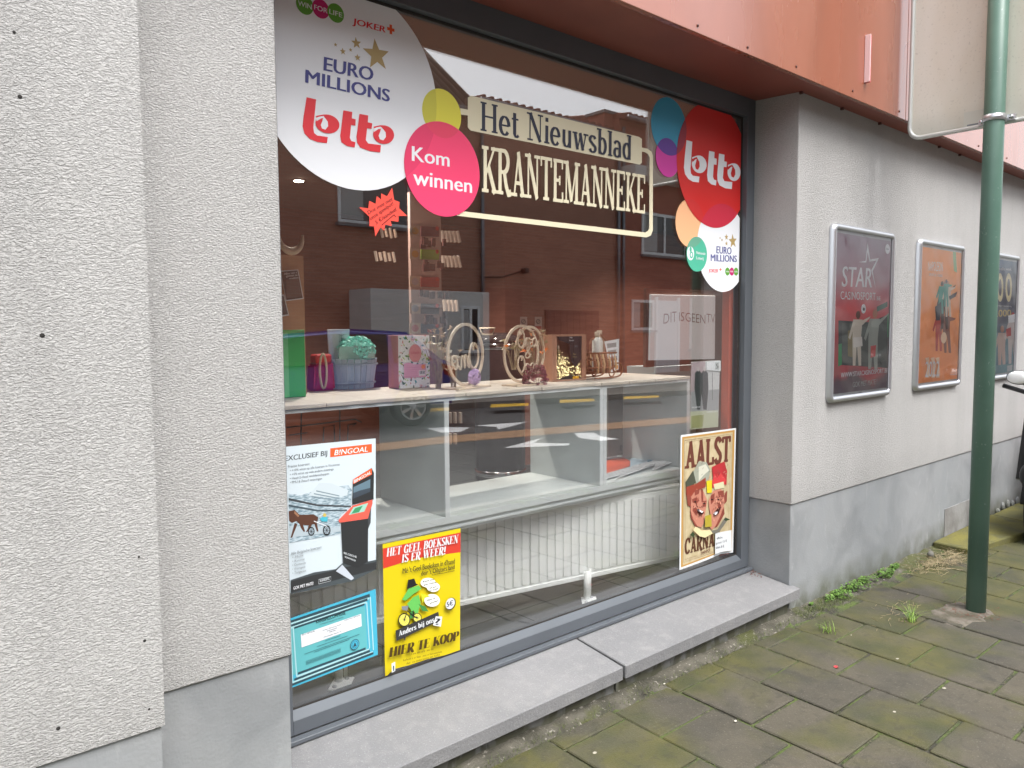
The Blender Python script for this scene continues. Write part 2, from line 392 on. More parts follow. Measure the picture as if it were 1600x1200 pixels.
SER = {   # glyph: width, strokes (kind, points), serif centres
 'K': (.78, [(T, [(.17,0),(.17,1)]), (N, [(.22,.40),(.66,1)]), (T, [(.34,.56),(.68,0)])], [(.17,0),(.17,1),(.68,0),(.64,1)]),
 'R': (.78, [(T, [(.17,0),(.17,1)]), ('C', [(.17,.965)]+arc(.36,.73,.24,.235,90,-90)+[(.17,.495)]), (T, [(.40,.49),(.50,.2),(.62,.03),(.76,.06)])], [(.17,0),(.17,1)]),
 'A': (.80, [(N, [(.16,0),(.40,1)]), (T, [(.38,1),(.64,0)]), (N, [(.22,.30),(.56,.30)])], [(.15,0),(.65,0)]),
 'N': (.82, [(N, [(.15,0),(.15,1)]), (T, [(.15,1),(.66,0)]), (N, [(.66,0),(.66,1)])], [(.15,0),(.12,1),(.66,1)]),
 'T': (.74, [(T, [(.37,0),(.37,1)]), ('H', [(.04,.965),(.70,.965)]), (N, [(.07,1),(.07,.78)]), (N, [(.67,1),(.67,.78)])], [(.37,0)]),
 'E': (.70, [(T, [(.17,0),(.17,1)]), ('H', [(.05,.965),(.60,.965)]), ('H', [(.17,.51),(.44,.51)]), ('H', [(.05,.035),(.62,.035)]), (N, [(.60,1),(.60,.78)]), (N, [(.62,0),(.62,.24)]), (N, [(.44,.62),(.44,.40)])], []),
 'M': (.98, [(N, [(.15,0),(.15,1)]), (T, [(.17,1),(.48,.05)]), (N, [(.48,.05),(.80,1)]), (T, [(.80,0),(.80,1)])], [(.15,0),(.12,1),(.80,0),(.84,1)]),
 'H': (.86, [(T, [(.17,0),(.17,1)]), (T, [(.67,0),(.67,1)]), ('H', [(.17,.52),(.67,.52)])], [(.17,0),(.17,1),(.67,0),(.67,1)]),
 'I': (.40, [(T, [(.2,0),(.2,1)])], [(.2,0),(.2,1)]),
 'L': (.68, [(T, [(.17,0),(.17,1)]), ('H', [(.05,.035),(.60,.035)]), (N, [(.60,0),(.60,.28)])], [(.17,1)]),
 'G': (.80, [('C', [(.64,.70)]+arc(.40,.5,.28,.46,38,322)+[(.62,.36)]), (T, [(.62,.02),(.62,.42)])], [(.62,.42)]),
 'B': (.74, [(T, [(.17,0),(.17,1)]), ('C', [(.17,.965)]+arc(.34,.745,.22,.22,90,-90)+[(.17,.525)]), ('C', [(.17,.525)]+arc(.36,.28,.25,.245,90,-90)+[(.17,.035)])], [(.12,0),(.12,1)]),
 'O': (.80, [('C', arc(.40,.5,.29,.47,90,450,28))], []),
 'S': (.64, [('C', arc(.32,.745,.21,.22,20,200)[:]+[(.2,.62),(.32,.5),(.44,.4)]+arc(.32,.255,.22,.22,20,-165))], []),
 'W': (1.1, [(T, [(.12,1),(.34,0)]), (N, [(.34,0),(.55,.9)]), (T, [(.52,1),(.74,0)]), (N, [(.74,0),(.96,1)])], [(.12,1),(.53,1),(.96,1)]),
 'P': (.70, [(T, [(.17,0),(.17,1)]), ('C', [(.17,.965)]+arc(.36,.72,.23,.245,90,-90)+[(.17,.475)])], [(.17,0),(.12,1)]),
 'C': (.74, [('C', [(.62,.72)]+arc(.40,.5,.28,.46,38,322)), (N, [(.62,.66),(.62,.95)])], []),
 'V': (.78, [(T, [(.14,1),(.38,0)]), (N, [(.38,0),(.62,1)])], [(.14,1),(.62,1)]),
 '!': (.3, [(T, [(.15,.3),(.15,1)]), (T, [(.15,0),(.15,.15)])], []),
 ' ': (.38, [], []),
 'e': (.56, [('C', arc(.27,.33,.20,.32,0,320)), ('H', [(.08,.34),(.46,.34)])], []),
 't': (.40, [(T, [(.18,.1),(.18,.86)]), ('H', [(.04,.64),(.36,.64)]), ('C', [(.18,.12),(.22,.03),(.30,.02),(.37,.08)])], []),
 'i': (.34, [(T, [(.17,0),(.17,.66)]), (T, [(.17,.80),(.17,.95)])], [(.17,0)]),
 'u': (.64, [('C', [(.17,.66),(.17,.2),(.22,.06),(.32,.03),(.42,.08),(.48,.2)]), (T, [(.48,0),(.48,.66)])], []),
 'w': (.88, [(T, [(.12,.66),(.27,0)]), (N, [(.27,0),(.43,.6)]), (T, [(.41,.66),(.57,0)]), (N, [(.57,0),(.73,.66)])], [(.12,.66),(.73,.66)]),
 's': (.50, [('C', arc(.24,.49,.15,.155,20,200)+[(.18,.39),(.25,.33),(.33,.28)]+arc(.24,.175,.16,.155,20,-165))], []),
 'b': (.60, [(T, [(.15,0),(.15,1)]), ('C', arc(.30,.33,.19,.31,150,-150))], [(.11,1)]),
 'l': (.34, [(T, [(.17,0),(.17,1)])], [(.17,0),(.13,1)]),
 'a': (.56, [('C', arc(.24,.19,.15,.17,60,320)), ('C', [(.08,.54),(.16,.63),(.28,.65),(.38,.58),(.41,.45)]), (T, [(.41,.5),(.41,.02)])], []),
 'd': (.62, [(T, [(.45,0),(.45,1)]), ('C', arc(.28,.33,.19,.31,30,330))], [(.41,1)]),
 'n': (.64, [(T, [(.15,0),(.15,.66)]), ('C', [(.15,.5),(.24,.62),(.36,.65),(.45,.58),(.48,.42)]), (T, [(.48,.46),(.48,0)])], [(.15,0),(.48,0)]),
 'r': (.48, [(T, [(.15,0),(.15,.66)]), ('C', [(.15,.46),(.24,.6),(.34,.64),(.42,.6)])], [(.15,0)]),
 'j': (.34, [(T, [(.19,.66),(.19,.0),(.14,-.16),(.03,-.2)]), (T, [(.19,.80),(.19,.95)])], []),
 'o': (.58, [('C', arc(.28,.33,.20,.32,90,450,20))], []),
 'h': (.64, [(T, [(.15,0),(.15,1)]), ('C', [(.15,.5),(.24,.62),(.36,.65),(.45,.58),(.48,.42)]), (T, [(.48,.46),(.48,0)])], [(.15,0),(.48,0)]),
 '.': (.26, [(T, [(.13,0),(.13,.13)])], []),
}
def serif_polys(s, tk=.16, th=.06, sw=.3, sh=.06):
    out = []; x = 0
    for ch in s:
        g = SER.get(ch) or SER[' ']
        for kind, pts in g[1]:
            w, wt = (tk, None) if kind == T else (th, None) if kind in (N, 'H') else (tk, th)
            if kind == 'H': w = sh*1.05
            out.append([[(x+a, b) for a, b in q] for q in ribbon(pts, w, wt)])
        for (a, b) in g[2]:
            y0 = b if b < .5 else b-sh
            out.append([[(x+a-sw/2, y0), (x+a+sw/2, y0), (x+a+sw/2, y0+sh), (x+a-sw/2, y0+sh)]])
        x += g[0]
    return out, x
def clip_poly(sub, clip):      # Sutherland-Hodgman, both counter-clockwise, clip convex
    out = sub
    for i in range(len(clip)):
        a, b = clip[i], clip[(i+1) % len(clip)]; inp = out; out = []
        def ins(p): return (b[0]-a[0])*(p[1]-a[1])-(b[1]-a[1])*(p[0]-a[0]) >= 0
        for j in range(len(inp)):
            p, q = inp[j-1], inp[j]
            if ins(q) != ins(p):
                x1, y1, x2, y2 = *p, *q; dx, dy = x2-x1, y2-y1; ex, ey = b[0]-a[0], b[1]-a[1]
                den = dx*ey-dy*ex
                if abs(den) > 1e-12:
                    t = ((a[0]-x1)*ey-(a[1]-y1)*ex)/den; out.append((x1+t*dx, y1+t*dy))
            if ins(q): out.append(q)
        if not out: return []
    return out
class Print:
    """Flat print on the plane y = Y facing the street; coordinates are world (x, z)."""
    def __init__(s, Y, eps=6e-5, bound=None):
        s.Y = Y; s.k = 0; s.eps = eps; s.v = []; s.f = []; s.mi = []; s.mats = []; s.bound = bound
    def _m(s, m):
        if m not in s.mats: s.mats.append(m)
        return s.mats.index(m)
    def q(s, px, py): p = at(px, py, s.Y); return (p.x, p.z)
    def faces(s, vs, fs, m):
        s.k += 1; y = s.Y-s.k*s.eps; b = len(s.v); mi = s._m(m)
        s.v += [(a, y, c) for a, c in vs]
        for f in fs: s.f.append([b+i for i in f]); s.mi.append(mi)
    def poly(s, pts, m):
        if s.bound: pts = clip_poly(ccw(pts), s.bound)
        if len(pts) >= 3: s.faces(pts, [tuple(range(len(pts)))], m)
    def px(s, pts, m): s.poly([s.q(*p) for p in pts], m)
    def rect(s, x0, x1, z0, z1, m): s.poly([(x0, z0), (x1, z0), (x1, z1), (x0, z1)], m)
    def ell(s, cx, cz, rx, rz, m, n=40): s.poly([(cx+rx*math.cos(2*PI*i/n), cz+rz*math.sin(2*PI*i/n)) for i in range(n)], m)
    def line(s, pts, w, m):
        for qd in ribbon(pts, w): s.faces(qd, [(0, 1, 2, 3)], m); s.k -= 1
        s.k += 1
    def pxline(s, pts, w, m): s.line([s.q(*p) for p in pts], w, m)
    def _map(s, a, b, c, wid):
        ux, uz = b[0]-a[0], b[1]-a[1]
        L = math.hypot(ux, uz); ux /= L; uz /= L
        hx, hz = c[0]-a[0], c[1]-a[1]
        return lambda p: (a[0]+ux*p[0]*L/wid+hx*p[1], a[1]+uz*p[0]*L/wid+hz*p[1])
    def text(s, st, a, b, c, m, bold=0., serif=False, px=True, caps=.73, **k):
        """a baseline left, b baseline right, c top of capitals above a"""
        if px: a, b, c = s.q(*a), s.q(*b), s.q(*c)
        if serif:
            polys, wid = serif_polys(st, **k); mp = s._map(a, b, c, wid)
            for g in polys:
                s.k += 1
                for qd in g: s.faces([mp(p) for p in qd], [(0, 1, 2, 3)], m); s.k -= 1
            s.k += 1
        else:
            vs, fs = text_polys(st, min(bold, 0))
            if not vs: return
            x0 = min(v[0] for v in vs); x1 = max(v[0] for v in vs)
            mp = s._map(a, b, c, x1-x0)
            for dx in ((-bold*.9, 0, bold*.9) if bold > 0 else (0,)):
                s.faces([mp((v[0]-x0+dx, v[1]/caps)) for v in vs], fs, m); s.k -= .7
            s.k += .7
    def t(s, st, x, z, h, m, bold=0., w=None, align='l', serif=False, rot=0., **k):
        """text at world x,z with capital height h; w forces width"""
        if serif: wid = serif_polys(st, **k)[1]*h
        else:
            vs, _ = text_polys(st, min(bold, 0)); wid = (max(v[0] for v in vs)-min(v[0] for v in vs))*h/.73
        W = w or wid
        x0 = x-(W/2 if align == 'c' else W if align == 'r' else 0); ca, sa = math.cos(rot), math.sin(rot)
        s.text(st, (x0, z), (x0+W*ca, z+W*sa), (x0-h*sa, z+h*ca), m, bold, serif, px=False, **k)
    def build(s, name, parent, label=None):
        me = bpy.data.meshes.new(name); b = WL[parent]
        me.from_pydata([Vector(v)-b for v in s.v], [], s.f)
        for m in s.mats: me.materials.append(m)
        for p, i in zip(me.polygons, s.mi): p.material_index = i
        o = bpy.data.objects.new(name, me); COL.objects.link(o); o.parent = parent; WL[o] = b
        if label: o['label'] = label
        return o
def ccw(p):
    a = sum(p[i-1][0]*p[i][1]-p[i][0]*p[i-1][1] for i in range(len(p)))
    return p if a > 0 else p[::-1]
def ink(rgb, rough=.45): return mat('ink_%d_%d_%d' % tuple(rgb), rgb, rough)
def sheet(name, label, cat, pts, Y, th, m, bevel=0., group=None):
    """a flat sheet or plate whose front face is the polygon pts (x,z) on plane Y"""
    cx = sum(p[0] for p in pts)/len(pts); cz = min(p[1] for p in pts)
    t = thing(name, label, cat, (cx, Y, cz), group)
    MB().prism([(a, Y, c) for a, c in ccw(pts)], (0, th, 0)).build('backing' if cat != 'poster' else 'paper', m, t, bevel)
    return t
def ell_pts(cx, cz, rx, rz, n=56): return [(cx+rx*math.cos(2*PI*i/n), cz+rz*math.sin(2*PI*i/n)) for i in range(n)]
def star_pts(cx, cz, r, rot=90, n=5, k=.42):
    return [(cx+(r if i % 2 == 0 else r*k)*math.cos(math.radians(rot+i*180/n)), cz+(r if i % 2 == 0 else r*k)*math.sin(math.radians(rot+i*180/n))) for i in range(2*n)]

# ================================================================== ground
def gz(x, y): return .028*(y-1.8)-.010*(x-2.5)
ZR = -.14                       # road level
MB().add([(-60,-90,ZR-.02),(120,-90,ZR-.02),(120,60,ZR-.02),(-60,60,ZR-.02)], [(0,1,2,3)]).build('ground', mat('far_ground', (96, 98, 92), .9), kind='structure')
MB().add([(-30,-12,ZR),(60,-12,ZR),(60,-.66,ZR),(-30,-.66,ZR)], [(0,1,2,3)]).build('road', M_ASPH, kind='structure')
def tilt(p): return (p[0], p[1], gz(p[0], p[1])+p[2])
def tbox(x0, x1, y0, y1, z0, z1, b=None):
    b = b or MB()
    return b.hexa([tilt(q) for q in [(x0,y0,z0),(x1,y0,z0),(x1,y1,z0),(x0,y1,z0),(x0,y0,z1),(x1,y0,z1),(x1,y1,z1),(x0,y1,z1)]])
pav = tbox(-6, 9.5, -.62, 2.0, -.12, -.007).build('pavement', M_BED, kind='structure')
b = MB()
for i in range(16): b.hexa([tilt(q) for q in [(-6+i,-.75,-.2),(-5.01+i,-.75,-.2),(-5.01+i,-.63,-.2),(-6+i,-.63,-.2),(-6+i,-.74,0),(-5.01+i,-.74,0),(-5.01+i,-.63,0),(-6+i,-.63,0)]])
b.build('kerb', mat('kerb_stone', (128, 126, 120), .85, var=.15), bevel=.008, kind='structure')
# slabs: 30 cm, half bond, courses running away from the wall
def slab_mesh(seed):
    r = random.Random(seed); L = .2885; q = MB()
    j = [[(r.uniform(-.0016, .0016), r.uniform(-.0016, .0016)) for _ in range(2)] for _ in range(2)]
    c = [(-L/2+j[0][0][0], -L/2+j[0][0][1]), (L/2+j[0][1][0], -L/2+j[0][1][1]), (L/2+j[1][0][0], L/2+j[1][0][1]), (-L/2+j[1][1][0], L/2+j[1][1][1])]
    q.prism([(a, d, -.04) for a, d in c], (0, 0, .04))
    o = q.build('slab', M_SLAB, bevel=.0035, seg=1); me = o.data; bpy.data.objects.remove(o); return me
SM = [slab_mesh(i) for i in range(8)]
rnd = random.Random(3); nslab = 0
for c in range(-4, 21):
    xc = 2.41+.3*c; off = 1.06 if c % 2 == 0 else 1.215
    for k in range(-6, 3):
        y0 = off+.3*k; yc = y0+.15
        if y0+.3 > 1.70 or y0 < -.62: continue
        o = bpy.data.objects.new('slab', SM[rnd.randrange(8)]); COL.objects.link(o); o.parent = pav
        o.location = (xc, yc, gz(xc, yc)+rnd.uniform(-.0022, .0022))
        o.rotation_euler = (.028+rnd.uniform(-.006, .006), .010+rnd.uniform(-.006, .006), rnd.uniform(-.006, .006))
        nslab += 1
# cut slabs and mortar along the wall
rnd = random.Random(5)
for c in range(-4, 21):
    xc = 2.41+.3*c; off = 1.06 if c % 2 == 0 else 1.215
    ys = off+.3*math.floor((1.70-off)/.3+1e-6); y1 = 1.725+rnd.uniform(-.012, .012)
    if xc > 3.3: y1 = 1.70+rnd.uniform(-.02, .02)
    if y1-ys > .05 and xc > .5:
        tbox(xc-.146, xc+.146, ys+.004, y1, -.04, rnd.uniform(-.004, .001)).build('cut_slab', M_SLAB, pav, bevel=.004)
# uneven cement and soil fillet against the wall
b = MB(); b.smooth = True; n = 260; rows = 7; vs = []; fs = []
for i in range(n):
    x = .6+i*(8.4/n)
    yb = 1.80 if x < 3.3 else 1.808
    for j in range(rows):
        t = j/(rows-1); y = 1.695+(yb-1.695+.01)*t
        z = gz(x, y)-.008+.028*t*t*(1 if x < 3.4 else .7)+.012*noise.noise((x*9, y*22, 0))*(.3+t)+.006*noise.noise((x*40, y*60, 3))
        vs.append((x, y, z))
for i in range(n-1):
    for j in range(rows-1): a = i*rows+j; fs.append((a, a+rows, a+rows+1, a+1))
g = NG('dirty_cement_fillet'); cc = g.mix(g.mr(g.noise(11, 5), .38, .62, 0, 1), (.05, .047, .034), (.10, .092, .072))
cc = g.mix(g.mr(g.math('ADD', g.noise(5, 5), g.mr(g.axis(0), 2.6, 4.4, -.03, .06)), .52, .6, 0, .9), cc, (.06, .066, .018))
cc = g.mix(g.mr(g.noise(70, 3), .62, .7, 0, .7), cc, (.30, .28, .24)); g.color(cc); g.rough(.95); g.bump(g.noise(110, 4), .006, 1)
b.add(vs, fs).build('wall_foot_soil', g.m, kind='structure'); b.smooth = False

# ================================================================== the shop building
shop = thing('shop_building', 'grey rough rendered corner shop with copper red fascia and large display window', 'building', (3.3, 1.8, 0))
ZP = H-.8226                    # top of plinth
XL, XP, XR = .4737, .826, 3.30
b = MB(); b.box(-4, XL, 1.6525, 2.12, ZP, 7.2); b.build('rendered_wall', M_ST, shop, label='nearest rough rendered wall face at left')
b = MB(); b.box(XL+.0005, XP, 1.80, 2.12, ZP, 2.42); b.build('rendered_wall', M_ST, shop, bevel=.004, label='set back rendered pier left of window')
b = MB(); b.box(XR, 9.4, 1.80, 2.12, ZP, 2.42); b.build('rendered_wall', M_ST, shop, bevel=.004, label='rendered wall with poster frames right of window')
b = MB(); b.box(XL+.001, 9.4, 1.83, 2.12, 2.44, 7.2); b.build('upper_wall', M_ST, shop)
box('plinth', M_PL, -4, XL-.006, 1.6595, 2.12, -.3, ZP-.0005, shop)
box('plinth', M_PL, XL-.0055, XP-.006, 1.807, 2.12, -.3, ZP-.0005, shop)
# right plinth with the rectangular patch
box('plinth', M_PL, XR+.006, 9.4, 1.807, 2.12, -.3, ZP-.0005, shop, bevel=.003)
g = NG('dark_cement_patch'); g.color(g.mix(g.mr(g.noise(6, 5), .35, .6, 0, 1), (.16, .155, .15), (.26, .26, .255))); g.rough(.9); g.bump(g.noise(40, 4), .003, .8)
box('cement_patch', g.m, 5.21, 6.05, 1.8035, 1.81, -.1, H-1.150, shop)
# broken plaster lumps further along
rnd = random.Random(9)
for i in range(7):
    x = 6.2+i*.11; b = MB(); b.ball((x, 1.80, gz(x, 1.8)+rnd.uniform(.02, .07)), rnd.uniform(.03, .06), .012, rnd.uniform(.02, .045), 7, 5); b.build('broken_plaster', M_PL, shop)
# soffit and fascia
b = MB(); y0, y1, z0, z1 = 1.700, 2.12, H+1.052, H+1.071
b.hexa([(XL+.002,y0,z0),(9.4,y0,z0),(9.4,y1,z1),(XL+.002,y1,z1),(XL+.002,y0,z0+.02),(9.4,y0,z0+.02),(9.4,y1,z1+.02),(XL+.002,y1,z1+.02)])
M_SOF = mat('dull_copper_soffit', (134, 74, 62), .5, var=.12, vscale=3)
b.build('soffit', M_SOF, shop)
FY = 1.677
for x0, x1 in ((XL+.002, 4.128), (4.132, 7.79), (7.794, 9.4)):
    box('fascia_panel', M_FASC, x0, x1, FY, FY+.022, H+1.048, H+2.25, shop, bevel=.002)
box('fascia_cap', M_ALUF, XL+.002, 9.4, FY-.01, 1.84, H+2.2505, H+2.28, shop)
M_RIV = mat('dark_rivet', (84, 48, 42), .5)
rv = [(1244,104),(1332,142),(1405,174),(1529,228),(1573,247),(1168,74),(1090,40)]
for px, py in rv:
    p = at(px, py, FY); b = MB(); b.lathe([(.0055, 0), (.0055, -.002), (.003, -.004)], (p.x, FY-.0005, p.z), 8, axis='y'); b.build('rivet', M_RIV, shop)
for px in (1252, 1316, 1375, 1468, 1500, 1560):
    p = at(px, 145+(px-1250)*.375, 1.793); box('clip', M_RIV, p.x-.006, p.x+.006, 1.786, 1.8, H+1.045, H+1.058, shop)
# old drill holes in the left wall
M_HOLE = mat('drill_hole', (40, 38, 36), .9)
for px, py, r in [(22,50,.0028),(31,151,.0038),(66,524,.0045),(217,870,.0022),(226,1001,.003),(233,1108,.0022),(91,1138,.0038)]:
    p = at(px, py, 1.6525); b = MB(); b.lathe([(r*1.25, .004), (r, -.0008), (r*.5, -.001)], (p.x, 1.6525, p.z), 7, axis='y'); b.build('drill_hole', M_HOLE, shop)
# sill stones (sloping), riser
def sill_z(y): return H-1.180-.03*(2.0-y)/.24
def sill(pts, th=.05):
    b = MB(); n = len(pts); top = [(x, y, sill_z(y)) for x, y in pts]; bot = [(x, y, sill_z(y)-th) for x, y in pts]
    b.add(bot+top, [tuple(range(n-1, -1, -1)), tuple(range(n, 2*n))]+[(i, (i+1) % n, n+(i+1) % n, n+i) for i in range(n)])
    b.build('sill_stone', M_STONE, shop, bevel=.003)
YF = 1.757
sill([(XP+.004, YF), (2.060, YF), (2.066, 2.03), (XP+.004, 2.03)])
sill([(2.074, YF), (3.314, YF), (3.314, 1.796), (3.297, 1.797), (3.297, 2.03), (2.076, 2.03)])
box('sill_riser', M_RISER, XP+.004, 2.050, 1.794, 1.95, -.2, H-1.252, shop)
box('sill_riser', M_RISER, 2.062, 3.268, 1.7935, 1.95, -.2, H-1.252, shop)
# window frame
zt, zb = 2.398, H-1.161
b = MB()
b.box(XR-.066, XR-.002, 2.02, 2.085, zb, zt)
b.box(XP+.001, XP+.10, 2.02, 2.085, zb, zt)
b.box(XP+.1003, XR-.0663, 2.0195, 2.085, H+.985, zt)
b.box(XP+.1003, XR-.0663, 2.0195, 2.0445, zb, H-1.118)
b.hexa([(XP+.1003,2.0198,H-1.1178),(XR-.0663,2.0198,H-1.1178),(XR-.0663,2.048,H-1.1178),(XP+.1003,2.048,H-1.1178),(XP+.1003,2.0208,H-1.1165),(XR-.0663,2.0208,H-1.1165),(XR-.0663,2.048,H-1.097),(XP+.1003,2.048,H-1.097)])
b.box(XP+.1003, XR-.0663, 2.0595, 2.085, zb, H-1.10)
b.build('window_frame', M_ALUF, shop, bevel=.0015)
b = MB(); b.box(XP+.001, XR-.002, 1.992, 2.0188, H-1.176, H-1.163); b.build('drip_profile', M_ALUF, shop, bevel=.0015)
b = MB(); b.box(XP+.001, XR-.002, 2.0, 2.08, H-1.20, H-1.1765); b.build('sealant', mat('grey_sealant', (150, 148, 146), .8), shop)
xa, xb, za, zc = XP+.1005, XR-.0665, H-1.099, H+.9848
b = MB(); g8 = .009
b.box(xa, xa+g8, 2.046, 2.0499, za, zc); b.box(xb-g8, xb, 2.046, 2.0499, za, zc); b.box(xa+g8, xb-g8, 2.046, 2.0499, zc-g8, zc); b.box(xa+g8, xb-g8, 2.046, 2.0499, za, za+.005)
b.build('gasket', M_GASK, shop)
box('glass_pane', M_GLASS, xa+.0005, xb-.0005, GL, GL+.008, za, zc-.0005, shop)
# inside the shop
ZI = H-1.20
box('shop_floor', M_FLOOR, -1, 7.5, 2.087, 7.2, ZI-.1, ZI, shop)
b = MB()
for i in range(12): b.box(-.9+i*.6, -.8955+i*.6, 2.09, 7.1, ZI, ZI+.0006)
for i in range(9): b.box(-1, 7.4, 2.4+i*.6, 2.4045+i*.6, ZI+.0007, ZI+.0012)
b.build('floor_joint', mat('tile_grout', (38, 40, 42), .8), shop)
ZC = 2.50
box('shop_ceiling', M_IVORY, -1, 7.5, 2.087, 7.2, ZC, ZC+.1, shop)
box('back_wall', M_REDWOOD, -1, 7.5, 7.0, 7.2, ZI, ZC, shop)
box('side_wall', M_REDWOOD, -1.2, -1, 2.125, 7.2, ZI, ZC, shop)
box('side_wall', M_REDWOOD, 7.5, 7.7, 2.125, 7.2, ZI, ZC, shop)
box('inner_lining', mat('brick_red_lining', (206, 92, 66), .6), XR-.095, XR+.03, 2.087, 2.125, ZI, ZC-.01, shop)
box('inner_wall_face', M_REDWOOD, XR+.031, 7.5, 2.122, 2.15, ZI, ZC, shop)
box('inner_wall_face', M_REDWOOD, -1, XP, 2.122, 2.15, ZI, ZC, shop)
# dark cabinet wall in the middle of the room
bx = box('cabinet_wall', M_REDWOOD, 4.3, 7.2, 5.0, 5.3, ZI, 2.3, shop)
# ceiling spots (first is seen lit; the others are added, out of sight, to light the room)
M_LAMP = mat('lit_spot', (255, 240, 215), .5, emit=14.)
for (px, py) in ((467, 283),):
    p = atz(px, py, ZC-.01); spots = [(p.x, p.y), ]+[tuple(atz(a, c_, ZC-.01))[:2] for a, c_ in ((540, 130), (610, 215), (690, 255), (1105, 215), (1120, 305))]
for i, (x, y) in enumerate(spots):
    t = thing('ceiling_spot', 'small lit recessed ceiling spot inside the shop' if i == 0 else ['', 'recessed ceiling spot behind the top of the large white sticker', 'recessed ceiling spot behind the lower right of the large white sticker', 'recessed ceiling spot behind the pink round sticker', 'recessed ceiling spot behind upper part of the red round sticker', 'recessed ceiling spot behind lower part of the red round sticker'][i], 'lamp', (x, y, ZC), 'recessed ceiling spots in the shop')
    b = MB(); b.lathe([(.05, 0), (.05, -.006), (.038, -.008), (.036, -.001)], (x, y, ZC-.001), 16); b.build('rim', M_WHITE, t)
    b = MB(); b.lathe([(.035, 0), (.035, -.004)], (x, y, ZC-.0095), 14); b.build('lens', M_LAMP, t)
    ld = bpy.data.lights.new('spot_light', 'SPOT'); ld.energy = 62; ld.spot_size = 2.2; ld.spot_blend = .8; ld.color = (1, .92, .82); ld.shadow_soft_size = .03
    lo = bpy.data.objects.new('spot_light', ld); COL.objects.link(lo); lo.parent = t; lo.location = (0, 0, -.03)

# ================================================================== street side, seen mirrored in the glass
YO = -10.8
def M(px, py): p = mir(px, py, YO); return p.x, p.z
b = MB(); k0, k1 = (-4, -7.0-.22*14.2), (24, -7.0+.22*13.8)
def kl(x): return -7.0+.22*(x-10.18)
b.prism([(-8,-11,ZR+.001),(30,-11,ZR+.001),(30,kl(22),ZR+.001),(22,kl(22),ZR+.001),(-8,max(-10.9,kl(-7)),ZR+.001)], (0,0,.11)).build('far_pavement', mat('far_paving', (132, 126, 118), .85, var=.15, vscale=3), kind='structure')
M_YEL = mat('yellow_kerb_paint', (225, 180, 40), .7); M_OR = mat('orange_line_paint', (156, 122, 92), .8, var=.15, vscale=9); M_WP = mat('white_road_paint', (225, 225, 225), .8)
def road_mark(name, pts, m, z=ZR+.004):
    v = [mirz(a, c, z) for a, c in pts]; n = len(v)
    MB().add([(p.x, p.y, z) for p in v], [tuple(range(n))]).build(name, m, kind='structure')
road_mark('orange_line', [(430,724),(700,692),(1140,655),(1140,646),(700,681),(430,711)], M_OR)
for i, q in enumerate([[(668,644),(702,642),(702,637),(668,639)], [(767,637),(826,634),(826,630),(767,632)], [(875,630),(929,627),(929,623),(875,625)], [(975,624),(1030,621),(1030,618),(975,620)]]):
    v = [mirz(a, c, ZR+.113) for a, c in q]
    MB().add([(p.x, p.y, ZR+.1155) for p in v], [(0,1,2,3)]).build('kerb_marking', M_YEL, kind='structure')
for q in ([(667,669),(700,667),(734,668),(720,675),(690,676)], [(742,665),(826,659),(779,671),(776,667)], [(788,700),(848,684),(834,692),(891,693),(889,696)], [(898,677),(928,676),(940,682),(967,686),(940,689),(905,684)]):
    road_mark('road_marking', q, M_WP, ZR+.004)

def window(parent, x0, x1, z0, z1, y, fr=.07, sill=True, cross=False):
    """recessed street window on a facade facing +y"""
    f = MB(); f.box(x0, x1, y-.02, y+.03, z1-fr, z1); f.box(x0, x1, y-.02, y+.03, z0, z0+fr); f.box(x0, x0+fr, y-.02, y+.03, z0+fr, z1-fr); f.box(x1-fr, x1, y-.02, y+.03, z0+fr, z1-fr)
    if cross: xm = (x0+x1)/2; f.box(xm-fr/2, xm+fr/2, y-.02, y+.028, z0+fr, z1-fr)
    w_ = f.build('window', M_WPVC, parent)
    box('pane', M_DGL, x0+fr, x1-fr, y-.018, y+.005, z0+fr, z1-fr, w_)
    box('curtain', M_CURT, x0+fr+.02, x0+fr+(x1-x0)*.3, y+.0055, y+.008, z0+fr+.02, z1-fr-.02, w_)
    if sill: box('window_sill', M_STONE, x0-.06, x1+.06, y, y+.12, z0-.07, z0-.002, w_)
def roof(parent, x0, x1, yf, yb, ze, zr, m, over=.3):
    b = MB(); ym = (yf+yb)/2; th = .12
    b.prism([(x0,yf+over,ze-.1),(x0,ym,zr),(x0,yb,ze),(x0,yb,ze-.14),(x0,ym,zr-.16),(x0,yf+over,ze-.22)], (x1-x0,0,0))
    o = b.build('roof', m, parent)
    t = MB(); n = int((x1-x0)/.26)
    for i in range(n): t.tube([(x0+.13+i*.26, yf+over+.02, ze-.09), (x0+.13+i*.26, ym, zr+.02)], .06, 6)
    t.build('roof_tile', m, o, kind='stuff')
    g_ = MB(); g_.tube([(x0, yf+over+.03, ze-.18), (x1, yf+over+.03, ze-.18)], .07, 8); g_.build('gutter', M_ZINC, o)
    return o
def downpipe(parent, x, z0, z1, y=YO+.07):
    b = MB(); b.tube([(x, y, z0), (x, y, z1)], .05, 10)
    for z in (z0+.8, (z0+z1)/2, z1-.6): b.lathe([(.06, -.03), (.06, .03)], (x, y, z), 10)
    b.build('downpipe', M_ZINC, parent)
